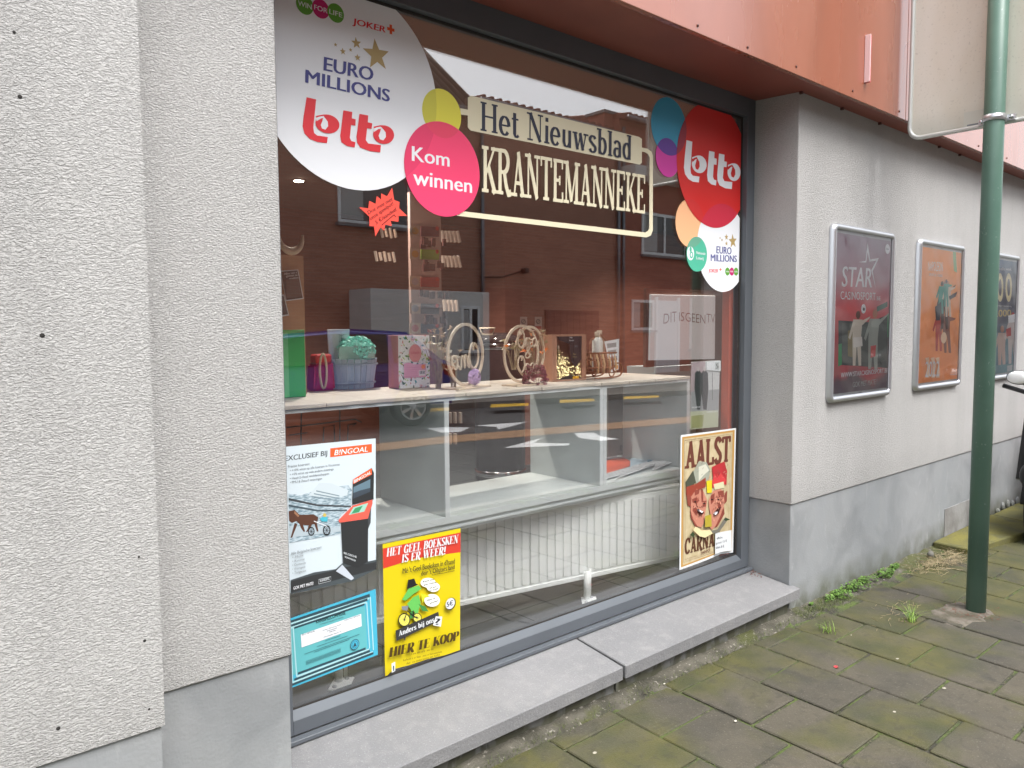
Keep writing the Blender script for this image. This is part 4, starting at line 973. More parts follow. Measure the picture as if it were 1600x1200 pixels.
c = P.q(*D(1200, 540)); P.ell(c[0]+.002, c[1]-.001, .021, .0205, BLK, 30); P.ell(c[0], c[1], .019, .0185, WP_, 30); P.t('5€', c[0]-.001, c[1]-.009, .018, NAVY, .03, align='c', w=.026, rot=.05)
P.text('HIER TE KOOP', D(775, 912), D(1252, 790), D(783, 845), ink((70, 52, 10)), serif=True, tk=.3, th=.035, sw=.3, sh=.04)
for s_, a0, a1 in (('Een uitgave van de', (925,893), (1078,856)), ('Kabestyrke Snevverege Gerunsten', (865,935), (1130,872)), ('der Dragonderieren tot Aalst', (885,955), (1112,890))): P.text(s_, D(*a0), D(*a1), D(a0[0], a0[1]-14), ink((90, 70, 12)), serif=True, tk=.14, th=.06)
P.px([D(777,945), D(802,932), D(802,995), D(780,1010)], WP_); P.px([D(786,962), D(795,958), D(796,995), D(788,998)], DT)
P.build('printed_design', t)
# 4 carnival poster
def E1(x, y): return (1055+x/9.23, 660+y/9.23)
def E2(x, y): return (1055+x/9.23, 770+y/9.23)
PARCH = woodmat('parchment_print', (.42, .34, .19), (.53, .45, .29), (10, 10, 10), .45); OCH = ink((176, 136, 70)); BRN = ink((98, 52, 40)); SKN = ink((184, 124, 104)); SKD = ink((132, 66, 54)); CRM = ink((216, 202, 158))
t, P = poster('carnival_poster', 'parchment coloured Aalst carnival poster with two laughing jesters at lower right', [E1(80,185), E1(878,82), E2(835,862), E2(660,880), E2(470,965), E2(62,1115)], WP_)
P.px([E1(100,212), E1(858,108), E2(815,840), E2(650,855), E2(460,935), E2(82,1078)], OCH); P.px([E1(125,235), E1(830,140), E2(790,820), E2(640,840), E2(455,915), E2(110,1045)], PARCH)
for k, w_ in ((0, .0018), (22, .001)):
    P.pxline([E1(135+k, 262+k), E1(822-k, 168+k), E2(782-k, 815-k), E2(640, 830-k), E2(120+k, 1005-k), E1(135+k, 262+k)], w_, BRN)
P.text('AALST', E1(140, 670), E1(790, 560), E1(150, 282), BRN, serif=True, tk=.24, th=.17, sw=.34, sh=.10)
P.text('CARNAV', E2(130, 890), E2(640, 740), E2(135, 665), ink((82, 48, 30)), serif=True, tk=.22, th=.14, sw=.3, sh=.08)
P.text('2022', E2(360, 890), E2(498, 835), E2(360, 850), BRN, serif=False, bold=.02); P.pxline([E2(130, 960), E2(300, 905)], .001, BRN)
# jester hats
P.px([E1(250,720), E1(330,560), E1(440,570), E1(500,680), E1(470,850), E1(300,890)], ink((150, 154, 140))); P.px([E1(330,640), E1(430,600), E1(480,690), E1(400,760), E1(330,850)], ink((196, 196, 180))); P.px([E1(140,860), E1(250,690), E1(290,860), E1(230,930), E1(150,930)], ink((70, 74, 60)))
P.px([E1(520,640), E1(700,560), E1(740,700), E1(730,900), E1(540,830)], ink((168, 44, 48))); P.px([E1(520,850), E1(560,740), E1(600,800), E1(640,720), E1(720,820), E1(700,900), E1(530,940)], ink((196, 60, 62))); P.px([E1(545,890), E1(690,850), E1(700,940), E1(560,970)], ink((200, 196, 160)))
P.px([E1(440,840), E1(520,830), E1(520,1010), E1(450,1020)], ink((206, 190, 30)))
P.px([E1(150,930), E1(300,880), E1(430,790), E1(430,930), E1(280,990), E1(230,1080), E1(150,1050)], ink((140, 60, 44)))
for sx, top, pts in ((0, 0, [(215,60),(300,-60),(400,-20),(450,100),(440,200),(420,300),(400,440),(370,500),(310,480),(250,380),(210,260)]), (1, 0, [(470,110),(540,-30),(650,-60),(710,60),(690,200),(640,330),(570,480),(520,530),(490,500),(500,330),(480,220)])):
    P.px([E2(*p) for p in pts], SKN)
P.px([E2(155,40), E2(185,15), E2(225,70), E2(215,200), E2(170,180)], SKD); P.px([E2(720,-20), E2(740,-30), E2(735,120), E2(700,160), E2(695,40)], SKD)
for q in ([(230,90),(300,60),(340,110),(300,150),(240,140)], [(250,180),(320,240),(300,330),(240,260)], [(360,-60),(390,-50),(395,150),(370,130)], [(500,40),(560,0),(545,120),(505,170)], [(600,150),(660,120),(640,230),(600,250)], [(380,120),(440,110),(430,200),(395,190)], [(210,260),(250,380),(310,480),(290,500),(215,360)], [(690,200),(640,330),(560,500),(600,480),(700,300)], [(600,-20),(690,-40),(690,60),(620,60)], [(270,-40),(340,-60),(330,10),(270,40)]): P.px([E2(*p) for p in q], SKD)
P.px([E2(300,225), E2(385,275), E2(360,310), E2(310,280)], ink((60, 24, 22))); P.px([E2(318,235), E2(375,268), E2(355,282), E2(322,262)], W_); P.px([E2(530,300), E2(630,190), E2(600,290), E2(550,325)], ink((60, 24, 22))); P.px([E2(540,290), E2(585,262), E2(570,300), E2(545,315)], W_)
for c_ in ((275, 125), (405, 150), (520, 95), (610, 95)): P.px([E2(c_[0]+16*math.cos(a), c_[1]+12*math.sin(a)) for a in (0, 1, 2, 3, 4, 5)], ink((40, 22, 20)))
rj = random.Random(12)
for (fx, fy, fw_, fh_, tl) in ((330, 200, 95, 270, .05), (600, 170, 95, 290, -.28)):
    for k in range(46):
        u, v = rj.uniform(-1, 1), rj.uniform(-1, 1)
        if u*u+v*v > .85: continue
        x_, y_ = fx+u*fw_+v*fh_*tl*.8, fy+v*fh_*.8; a_ = 1.2+rj.gauss(0, .5)-u*.7; L_ = rj.uniform(18, 55); w_ = rj.uniform(3, 9)
        P.px([E2(x_, y_), E2(x_+L_*.5*math.cos(a_)+w_, y_+L_*.5*math.sin(a_)), E2(x_+L_*math.cos(a_), y_+L_*math.sin(a_)), E2(x_+L_*.5*math.cos(a_)-w_, y_+L_*.5*math.sin(a_))], rj.choice([SKD, SKD, ink((226, 164, 140)), ink((98, 50, 42)), ink((210, 140, 116)), ink((170, 92, 76))]))
for k in range(40):
    x_, y_ = rj.uniform(150, 740), rj.uniform(580, 900); L_ = rj.uniform(20, 60); a_ = rj.uniform(-1.6, 0)
    P.px([E1(x_, y_), E1(x_+L_*.5*math.cos(a_)+6, y_+L_*.5*math.sin(a_)), E1(x_+L_*math.cos(a_), y_+L_*math.sin(a_))], rj.choice([ink((90, 84, 66)), ink((190, 186, 160)), ink((120, 44, 40)), ink((206, 90, 70)), ink((60, 56, 46))]))
P.px([E2(300,225), E2(385,275), E2(360,310), E2(310,280)], ink((60, 24, 22))); P.px([E2(318,235), E2(375,268), E2(355,282), E2(322,262)], W_); P.px([E2(530,300), E2(630,190), E2(600,290), E2(550,325)], ink((60, 24, 22))); P.px([E2(540,290), E2(585,262), E2(570,300), E2(545,315)], W_)
P.px([E2(400,330), E2(490,300), E2(495,480), E2(400,490)], ink((166, 150, 50)))
P.px([E2(230,530), E2(260,480), E2(350,535), E2(480,530), E2(510,580), E2(400,640), E2(320,620)], CRM); P.px([E2(480,540), E2(580,520), E2(690,340), E2(715,400), E2(600,560), E2(520,580)], ink((110, 108, 98))); P.px([E2(180,600), E2(225,550), E2(250,590), E2(240,640)], ink((50, 66, 40))); P.px([E2(665,380), E2(700,350), E2(760,380), E2(700,400)], ink((50, 66, 40)))
P.build('printed_design', t)
t = sheet('price_note', 'small white handwritten price card taped over corner of the carnival poster', 'note', [P.q(*E2(*p)) for p in [(555,575),(788,532),(790,828),(655,845),(552,880)]], PY-.0095, .0003, WP_)
P = Print(PY-.0097)
P.text('affiche', E2(600, 672), E2(682, 655), E2(600, 640), NAVY, .01); P.text('groot 15 €', E2(590, 745), E2(745, 705), E2(590, 712), NAVY, .01); P.text('klein 8 €', E2(590, 808), E2(705, 785), E2(590, 772), NAVY, .01); P.build('handwriting', t)
# 5 translucent hanging photo strip
GP = ink((206, 206, 208))
t, P = poster('photo_print', 'grey black and white photo sheet hanging above the carnival poster', [(1080, 565.5), (1125, 563), (1122, 667), (1078, 671)], GP, y=2.072)
P.px([(1080, 566), (1102, 564), (1102, 610), (1079, 612)], ink((180, 162, 168))); P.px([(1079, 612), (1124, 608), (1122, 641), (1078.5, 643)], ink((162, 162, 166)))
for cx in (1091, 1101): P.px([(cx-5, 583), (cx, 577), (cx+5, 583), (cx+6, 606), (cx+3, 640), (cx-2, 640), (cx-6, 606)], ink((62, 60, 66))); P.px([(cx-2.4, 577), (cx, 572), (cx+2.4, 577), (cx, 581)], ink((190, 180, 180)))
P.pxline([(1113, 582), (1113, 625)], .004, ink((90, 90, 92))); P.px([(1078.5, 643), (1122, 641), (1121.8, 667), (1078, 671)], ink((190, 192, 168))); P.px([(1080, 650), (1100, 648), (1098, 668), (1080, 669)], ink((160, 160, 110)))
P.text('fotozoektocht', (1081, 638), (1094, 637), (1081, 634.5), W_, .01); P.text('centrum', (1104, 645), (1121, 644), (1104, 641), W_, .01); P.build('printed_design', t)
t = sheet('small_box', 'small pale card box behind the top corner of the grey photo sheet', 'box', [P.q(*p) for p in [(1103, 566), (1125, 564), (1125, 580), (1103, 578)]], 2.068, .003, W_); P = Print(2.0678); P.px([(1117, 566), (1124, 565.5), (1124, 578.5), (1117, 578)], LGR); P.text('5', (1118.5, 576), (1122.5, 575.5), (1118.5, 568), BLK, .01); P.build('printed_mark', t)

# ================================================================== snap frame posters on the right wall
def rrect(x0, x1, z0, z1, r, n=6):
    o = []
    for cx, cz, a in ((x1-r, z1-r, 0), (x0+r, z1-r, 90), (x0+r, z0+r, 180), (x1-r, z0+r, 270)):
        o += [(cx+r*math.cos(math.radians(a+90*i/n)), cz+r*math.sin(math.radians(a+90*i/n))) for i in range(n+1)]
    return o
FX = [(3.600, 4.290), (4.622, 5.316), (5.700, 6.392)]; FZ0, FZ1 = H-.366, H+.503
lab = ['silver snap frame with dark red casino sport poster, nearest on wall', 'silver snap frame with orange 2022 poster, middle of three', 'silver snap frame with blue lottery poster behind the green pole']
def frame_poster(i):
    x0, x1 = FX[i]; t = thing('poster_frame', lab[i], 'poster frame', ((x0+x1)/2, 1.80, FZ0), 'snap frames on the rendered wall')
    b = MB(); n = 28; o = rrect(x0, x1, FZ0, FZ1, .035); m_ = rrect(x0+.014, x1-.014, FZ0+.014, FZ1-.014, .024); q = rrect(x0+.030, x1-.030, FZ0+.030, FZ1-.030, .006); k = len(o)
    vs = [(a, 1.799, c) for a, c in o]+[(a, 1.776, c) for a, c in rrect(x0+.003, x1-.003, FZ0+.003, FZ1-.003, .033)]+[(a, 1.770, c) for a, c in m_]+[(a, 1.775, c) for a, c in q]+[(a, 1.786, c) for a, c in q]
    fs = []
    for j in range(4):
        for a in range(k): c = (a+1) % k; fs.append((j*k+a, j*k+c, (j+1)*k+c, (j+1)*k+a))
    b.smooth = True; b.add(vs, fs).build('frame', M_ALU, t)
    box('backing', LGR, x0+.028, x1-.028, 1.787, 1.7985, FZ0+.028, FZ1-.028, t)
    return t, x0+.030, x1-.030, FZ0+.030, FZ1-.030
def cover(t, x0, x1, z0, z1):
    m = bpy.data.materials.get('clear_poster_film')
    if not m:
        m = bpy.data.materials.new('clear_poster_film'); m.use_nodes = True; n = m.node_tree.nodes; l = m.node_tree.links; n.remove(n['Principled BSDF'])
        tr = n.new('ShaderNodeBsdfTransparent'); gl = n.new('ShaderNodeBsdfGlossy'); gl.inputs['Roughness'].default_value = .09
        fr = n.new('ShaderNodeFresnel'); fr.inputs['IOR'].default_value = 1.45; tc = n.new('ShaderNodeNewGeometry'); no = n.new('ShaderNodeTexNoise'); no.inputs['Scale'].default_value = 4; bu = n.new('ShaderNodeBump'); bu.inputs['Distance'].default_value = .02; bu.inputs['Strength'].default_value = .7
        l.new(tc.outputs['Position'], no.inputs['Vector']); l.new(no.outputs['Fac'], bu.inputs['Height']); l.new(bu.outputs[0], gl.inputs['Normal']); l.new(bu.outputs[0], fr.inputs['Normal'])
        mx = n.new('ShaderNodeMixShader'); l.new(fr.outputs[0], mx.inputs[0]); l.new(tr.outputs[0], mx.inputs[1]); l.new(gl.outputs[0], mx.inputs[2]); l.new(mx.outputs[0], n['Material Output'].inputs['Surface'])
    MB().add([(x0,1.780,z0),(x1,1.780,z0),(x1,1.780,z1),(x0,1.780,z1)], [(0,1,2,3)]).build('clear_cover', m, t)
def grad(name, stops):         # printed vertical colour ramp (flat print), z from FZ0 to FZ1
    g = NG(name); z = g.mr(g.math('ADD', g.axis(2), g.mr(g.noise(3, 4), .3, .7, -.06, .06)), FZ0, FZ1, 0, 1)
    cr = g.n.new('ShaderNodeValToRGB'); g.l.new(z, cr.inputs[0]); e = cr.color_ramp.elements
    while len(e) < len(stops): e.new(.5)
    for el, (p, c) in zip(e, stops): el.position = p; el.color = (*lin(c), 1)
    g.color(cr.outputs[0]); g.rough(.4); return g.m
def human(P, px, s, m, head, lean=0., arms=0.):
    """generic printed sports figure; px = feet centre, s = height in px, x squeezed by the view"""
    x, y = px; k = .36*s
    def q(a, b_): return (x+(a+lean*b_)*k, y-b_*s)
    P.px([q(-.18,.0), q(-.05,0), q(.0,.42), q(.1,0), q(.24,0), q(.2,.5), q(.26,.82), q(-.2,.82), q(-.22,.5)], m)
    P.px([q(-.2,.8), q(-.42,.5), q(-.34,.46), q(-.14,.7)], m); P.px([q(.24,.8), q(.5+arms*.2,.6+arms*.35), q(.44+arms*.2,.56+arms*.35), q(.2,.7)], m)
    P.px([q(.04+.11*math.cos(a*PI/6), .9+.075*math.sin(a*PI/6)) for a in range(12)], head)
SK_ = ink((190, 140, 118))
t, x0, x1, z0, z1 = frame_poster(0)
m = grad('casino_poster_print', [(0, (112, 106, 120)), (.12, (116, 94, 108)), (.17, (188, 82, 92)), (.3, (196, 86, 96)), (.5, (222, 100, 106)), (.75, (178, 144, 160)), (1., (166, 152, 170))])
box('poster', m, x0+.004, x1-.004, 1.7855, 1.7868, z0+.012, z1-.014, t)
P = Print(1.7852, bound=[(x0+.005, z0+.013), (x1-.005, z0+.013), (x1-.005, z1-.015), (x0+.005, z1-.015)])
def F1(x, y): return (1290+x/3.748, 330+y/3.75)
P.px([F1(75,640), F1(255,650), F1(385,600), F1(380,920), F1(75,900)], ink((62, 72, 76))); P.px([F1(95,655), F1(250,662), F1(358,640), F1(355,880), F1(100,890)], ink((84, 92, 92))); P.px([F1(75,780), F1(95,775), F1(95,900), F1(73,910)], ink((70, 160, 110))); P.px([F1(300,560), F1(360,530), F1(362,560), F1(300,590)], ink((60, 110, 100))); P.px([F1(362,600), F1(384,595), F1(380,730), F1(362,740)], ink((80, 170, 120)))
P.px([F1(130,700), F1(180,690), F1(180,860), F1(130,850)], ink((140, 128, 90)))
human(P, F1(180, 905), 88, ink((214, 208, 196)), BRN, .05, .8); human(P, F1(272, 925), 96, ink((168, 176, 170)), SK_, .1, .9)
P.px([F1(262,790), F1(295,785), F1(290,850), F1(262,860)], ink((206, 58, 60))); P.px([F1(160,740), F1(212,735), F1(216,790), F1(162,800)], ink((226, 224, 220)))
c = P.q(*F1(221, 572)); P.ell(c[0], c[1], .028, .024, W_, 24); P.ell(c[0]+.004, c[1]-.002, .012, .009, BLK, 12)
def G1(x, y): return (1300+x/8.28, 345+y/8.28)
P.px([G1(335,535), G1(430,520), G1(458,280), G1(490,500), G1(605,480), G1(525,650), G1(565,890), G1(505,640), G1(570,515), G1(480,530), G1(458,400), G1(440,540)], W_)
P.text('STAR', G1(122, 850), G1(510, 862), G1(140, 572), W_, .02); P.text('CASINOSPORT', G1(108, 1015), G1(560, 1028), G1(108, 905), W_, .0); P.text('.BE', G1(565, 1028), G1(625, 1028), G1(565, 975), W_, .0)
P.text('WWW.STARCASINOSPORT.BE', F1(88, 975), F1(362, 945), F1(88, 945), W_, .02); P.text('GOK MET MATE !', F1(157, 1032), F1(300, 1012), F1(157, 1000), LGR, .0)
c = P.q(*F1(361, 222)); P.ell(c[0], c[1], .029, .026, W_, 24); P.t('18+', c[0], c[1]-.006, .012, GRY, .01, align='c', w=.035)
P.build('printed_design', t); cover(t, x0, x1, z0, z1)
P = Print(1.7858); P.t('Plakbord', (x0+x1)/2, z1-.011, .008, GRY, align='c'); P.t('Plakbord', (x0+x1)/2, z0+.003, .007, GRY, align='c'); P.build('printed_maker_name', t)
t, x0, x1, z0, z1 = frame_poster(1)
m = grad('orange_poster_print', [(0, (248, 158, 86)), (.3, (250, 168, 104)), (.7, (252, 180, 120)), (1., (250, 176, 112))])
box('poster', m, x0+.004, x1-.004, 1.7855, 1.7868, z0+.012, z1-.014, t)
P = Print(1.7852, bound=[(x0+.005, z0+.013), (x1-.005, z0+.013), (x1-.005, z1-.015), (x0+.005, z1-.015)])
P.text('NAPOLEON', F1(600, 348), F1(686, 352), F1(600, 290), W_, .02); P.text('SPORTS & CASINO', F1(606, 378), F1(684, 386), F1(606, 362), W_, .01)
P.px([F1(745,230), F1(762,235), F1(770,360), F1(752,350)], ink((150, 200, 150)))
cols = [ink((60, 62, 80)), ink((196, 70, 62)), ink((88, 60, 58)), ink((90, 170, 160)), ink((150, 96, 84)), ink((228, 214, 200)), ink((120, 60, 66))]
human(P, F1(660, 820), 66, cols[1], SK_, .06, .4); human(P, F1(712, 830), 70, cols[4], cols[2], -.1, .5); human(P, F1(694, 690), 76, cols[2], SK_, 0, .9); human(P, F1(672, 600), 52, cols[3], cols[2], .1, .3); human(P, F1(716, 620), 58, cols[5], SK_, -.05, .6); human(P, F1(704, 560), 44, cols[3], cols[0], 0, .5)
P.px([F1(640,560), F1(676,530), F1(668,640), F1(645,640)], cols[0]); P.px([F1(720,500), F1(770,470), F1(760,500), F1(725,520)], cols[0]); c = P.q(*F1(690, 742)); P.ell(c[0], c[1], .045, .034, ink((244, 214, 184)), 24)
for a in (580, 612, 640): P.px([F1(a, 860), F1(a+24, 855), F1(a+26, 975), F1(a+4, 975), F1(a+18, 900)], ink((250, 220, 190)))
P.text('2022', F1(580, 972), F1(662, 966), F1(584, 875), W_, .0); P.text('Gok met mate', F1(728, 963), F1(764, 958), F1(728, 952), W_, .0)
P.build('printed_design', t); cover(t, x0, x1, z0, z1)
P = Print(1.7858); P.t('Plakbord', (x0+x1)/2, z1-.011, .008, GRY, align='c'); P.build('printed_maker_name', t)
t, x0, x1, z0, z1 = frame_poster(2)
m = grad('blue_poster_print', [(0, (70, 126, 146)), (.35, (92, 138, 156)), (.5, (88, 92, 116)), (.75, (76, 78, 104)), (1., (84, 120, 160))])
box('poster', m, x0+.004, x1-.004, 1.7855, 1.7868, z0+.012, z1-.014, t)
P = Print(1.7852, bound=[(x0+.005, z0+.013), (x1-.005, z0+.013), (x1-.005, z1-.015), (x0+.005, z1-.015)])
CR2 = ink((236, 226, 186))
for cx in (930, 980, 1022, 1072): 
    P.px([F1(cx+19*math.cos(a*PI/14), 447+84*math.sin(a*PI/14)) for a in range(28)], CR2); P.px([F1(cx+9*math.cos(a*PI/14), 447+50*math.sin(a*PI/14)) for a in range(28)], ink((84, 84, 108)))
P.text('500.000', F1(920, 622), F1(1085, 615), F1(920, 578), ink((214, 190, 120)), .02); P.text('win elke week', F1(1000, 345), F1(1088, 348), F1(1000, 325), W_, .0); P.text('Iedere dag een nieuwe trekking', F1(990, 556), F1(1088, 562), F1(990, 546), W_, .0)
human(P, F1(1030, 940), 74, ink((196, 170, 160)), SK_, 0, .4); human(P, F1(1092, 900), 84, ink((206, 196, 196)), ink((196, 60, 60)), 0, .5); P.px([F1(1068,612), F1(1115,600), F1(1112,650), F1(1070,655)], W_); P.px([F1(1056,690), F1(1085,680), F1(1085,730), F1(1058,735)], ink((196, 56, 60)))
P.px([F1(985,905), F1(1110,890), F1(1108,960), F1(985,985)], ink((110, 156, 168))); P.px([F1(1062,905), F1(1092,900), F1(1092,935), F1(1062,940)], LGR)
P.build('printed_design', t); cover(t, x0, x1, z0, z1)

# small upright strip (letter side) on the fascia
t = thing('fascia_strip', 'thin upright white and pink strip standing on the copper red fascia', 'sign strip', (3.668, FY, H+1.14))
box('pale_edge', mat('pale_pink_edge', (240, 205, 205), .4), 3.656, 3.662, 1.650, FY-.0005, H+1.139, H+1.353, t, bevel=.001); box('pink_side', mat('pink_side_film', (206, 84, 96), .5), 3.6623, 3.676, 1.655, FY-.0005, H+1.1392, H+1.3515, t)

# ================================================================== pole with traffic sign seen from behind
PX, PYY = 4.045, 1.25
tp = thing('street_sign', 'green painted steel pole carrying a traffic sign seen from its pale back', 'street sign', (PX, PYY, gz(PX, PYY)))
b = MB(); b.tube([(PX, PYY, gz(PX, PYY)-.1), (PX, PYY, 4.2)], .0425, 28); b.build('pole', M_POLE, tp)
SXX = PX+.052
def yz_rrect(y0, y1, z0, z1, r): return [(a, c) for a, c in rrect(y0, y1, z0, z1, r)]
sy0, sy1, sz0, sz1 = 0.80, 1.648, H+.935, H+2.15
b = MB(); b.prism([(SXX, a, c) for a, c in yz_rrect(sy0+.008, sy1-.008, sz0+.008, sz1-.008, .05)], (.004, 0, 0)); b.build('sign_panel', M_SIGNB, tp)
b = MB(); pts = [(SXX+.001, a, c) for a, c in yz_rrect(sy0+.006, sy1-.006, sz0+.006, sz1-.006, .055)]; b.tube(pts, .011, 8, closed=True); b.build('sign_rim', mat('pale_grey_rim', (206, 208, 204), .4, .3), tp)
for z in (H+.955, H+1.85):
    b = MB(); b.lathe([(.0432, -.014), (.0475, -.014), (.0475, .014), (.0432, .014)], (PX, PYY, z), 28)
    b.box(PX+.03, SXX-.001, PYY-.075, PYY-.043, z-.0135, z+.0135); b.box(PX+.03, SXX-.001, PYY+.043, PYY+.075, z-.0135, z+.0135); b.build('clamp', M_ALU, tp)
for z in (H+.955, H+1.85):
    for s_ in (-1, 1):
        b = MB(); b.lathe([(.010, .0), (.010, -.007), (.005, -.011)], (PX+.028, PYY+s_*.061, z), 8, axis='x'); b.build('bolt', M_CHROME, tp)
MB().prism([(SXX-.001, a, c) for a, c in [(1.30, H+.945), (1.395, H+.945), (1.395, H+1.02), (1.30, H+1.02)]], (-.0004, 0, 0)).build('approval_label', mat('aged_label', (206, 206, 196), .5), tp)
o = MB().add([(SXX-.0016, 1.38, H+.953), (SXX-.0016, 1.31, H+.953), (SXX-.0016, 1.31, H+.960), (SXX-.0016, 1.38, H+.960)], [(0,1,2,3)]).build('label_line', GRY, tp)

# raised mossy kerb slab further along
g = NG('yellow_moss_on_concrete'); cc = g.mix(g.mr(g.noise(5, 6, .6), .35, .65, 0, 1), (.15, .135, .028), (.085, .085, .035)); cc = g.mix(g.mr(g.noise(60, 3), .6, .7, 0, .6), cc, (.07, .07, .04)); g.color(cc); g.rough(.9); g.bump(g.noise(90, 4), .004, 1)
t = thing('raised_slab', 'raised concrete slab covered in yellow green moss along the wall foot', 'paving slab', (5.6, 1.68, -.03))
b = MB(); b.hexa([(5.02,1.60,-.07),(6.02,1.46,-.08),(6.06,1.80,-.08),(5.02,1.80,-.07),(5.02,1.60,.005),(6.02,1.46,-.002),(6.06,1.80,.01),(5.02,1.80,.01)]); b.build('slab_body', g.m, t, bevel=.006)
b = MB(); b.hexa([(6.04,1.45,-.08),(7.2,1.40,-.08),(7.2,1.80,-.08),(6.08,1.80,-.08),(6.04,1.45,-.005),(7.2,1.40,-.01),(7.2,1.80,.0),(6.08,1.80,.005)]); b.build('slab_body', g.m, t, bevel=.006)

# ================================================================== plants, litter
def blade(b, x, y, z, h, w_, az, bend, k=4):
    ca, sa = math.cos(az), math.sin(az); L = []; 
    for i in range(k+1):
        t_ = i/k; r_ = bend*h*t_*t_; ww = w_*(1-t_*.92)/2; zz = z+h*t_*(1-.35*bend*t_)
        L.append(((x+ca*r_-sa*ww, y+sa*r_+ca*ww, zz), (x+ca*r_+sa*ww, y+sa*r_-ca*ww, zz)))
    vs = [p for q in L for p in q]; b.add(vs, [(2*i, 2*i+1, 2*i+3, 2*i+2) for i in range(k)])
def leafmat(name, c1, c2):
    g = NG(name); g.color(g.mix(g.mr(g.noise(60, 3), .35, .65, 0, 1), c1, c2)); g.rough(.6); g.p.inputs['Subsurface Weight'].default_value = 0; return g.m
M_GR = leafmat('fresh_grass', (.13, .24, .035), (.24, .36, .06)); M_MOSS = leafmat('bright_weed', (.065, .14, .022), (.125, .23, .035)); M_DRY = leafmat('dry_grass', (.28, .22, .12), (.40, .33, .20)); M_MOSSD = leafmat('dark_moss', (.05, .07, .02), (.11, .13, .035))
rnd = random.Random(11)
MB.recalc = False
p = atz(1423, 972, gz(3.3, 1.22)); q_ = atz(1292, 988, gz(2.9, 1.3))
for i, (c, n, h, lb) in enumerate([((p.x, p.y), 40, .095, 'grass tuft with tall blades growing in joint left of pole'), ((q_.x, q_.y), 24, .065, 'small grass tuft in joint near the sill corner')]):
    b = MB()
    for k in range(n):
        a = rnd.uniform(0, 2*PI); d = abs(rnd.gauss(0, .018)); blade(b, c[0]+math.cos(a)*d, c[1]+math.sin(a)*d, gz(*c)-.003, rnd.uniform(.35, 1.1)*h, .0035, rnd.uniform(0, 2*PI), rnd.uniform(.2, 1.3))
    setp(b.build('grass_tuft', M_GR, loc=(c[0], c[1], gz(*c))), lb, 'grass tuft', 'grass tufts in the pavement joints')
# clump of small-leaved weeds along the foot of the right wall
b = MB()
for k in range(3000):
    x = 3.46+rnd.random()**.9*1.0; e = math.sin((x-3.46)/1.03*PI); wv = .095*e*(.7+.5*noise.noise((x*6, 2, 0)))+.012
    y = 1.79-rnd.random()**1.2*max(.01, wv); z = gz(x, y)+rnd.uniform(0, .022)*(.6+e)
    if noise.noise((x*11, y*16, 4)) < -.12+.25*rnd.random()-.1: continue
    s_ = rnd.uniform(.003, .0075); a = rnd.uniform(0, 2*PI); ti = rnd.uniform(-.6, .6)
    u = Vector((math.cos(a)*s_, math.sin(a)*s_, ti*s_)); v = Vector((-math.sin(a)*s_, math.cos(a)*s_, rnd.uniform(-.5, .5)*s_)); c = Vector((x, y, z))
    b.add([c-u, c-v*.8, c+u, c+v*.8], [(0, 1, 2, 3)])
setp(b.build('weed_carpet', M_MOSS, kind='stuff'), 'bright green low weeds growing along the wall foot', 'weeds')
b = MB()
for k in range(2600):
    if k % 3: x = rnd.uniform(3.3, 3.75); y = 1.79-abs(rnd.gauss(0, .045))
    else: x = rnd.uniform(1.0, 3.3); y = 1.76-abs(rnd.gauss(0, .03))
    blade(b, x, y, gz(x, y)-.002, rnd.uniform(.006, .022), .002, rnd.uniform(0, 2*PI), rnd.uniform(.2, 1.2), 2)
for k in range(2400):       # joints with moss, more towards the wall and further along
    c = rnd.randrange(0, 14); x = 2.26+.3*c-.3; y = rnd.uniform(.6, 1.7)
    if noise.noise((x*3.1, y*4.3, 7)) < -.05: continue
    if rnd.random() < .5: x += rnd.gauss(0, .004)
    else:
        off = 1.06 if c % 2 else 1.215; y = off+.3*rnd.randrange(-1, 3)+rnd.gauss(0, .003); x += rnd.uniform(0, .3)
        if y > 1.7: continue
    blade(b, x, y, gz(x, y)-.006, rnd.uniform(.006, .014), .0022, rnd.uniform(0, 2*PI), rnd.uniform(.2, 1.2), 2)
setp(b.build('joint_moss', M_MOSSD, kind='stuff'), 'dark moss and seedlings along joints and wall foot', 'moss')
b = MB()
for k in range(420):
    x = rnd.gauss(4.72, .17); y = 1.70-abs(rnd.gauss(0, .07)); a = rnd.gauss(.3, .8); L = rnd.uniform(.02, .09); z = gz(x, y)+rnd.uniform(.0, .02)
    b.tube([(x, y, z), (x+math.cos(a)*L*.5, y+math.sin(a)*L*.5, z+rnd.uniform(0, .006)), (x+math.cos(a)*L, y+math.sin(a)*L, z)], .0009, 3, cap=False)
for k in range(36):
    x = rnd.gauss(3.72, .16); y = 1.5+rnd.gauss(0, .04); a = rnd.gauss(0, 1); L = rnd.uniform(.01, .05); z = gz(x, y)+.002
    b.tube([(x, y, z), (x+math.cos(a)*L, y+math.sin(a)*L, z+.002)], .0009, 3, cap=False)
setp(b.build('dry_grass_litter', M_DRY, kind='stuff'), 'dry straw and dead grass lying by the raised slab', 'dry grass')
b = MB()
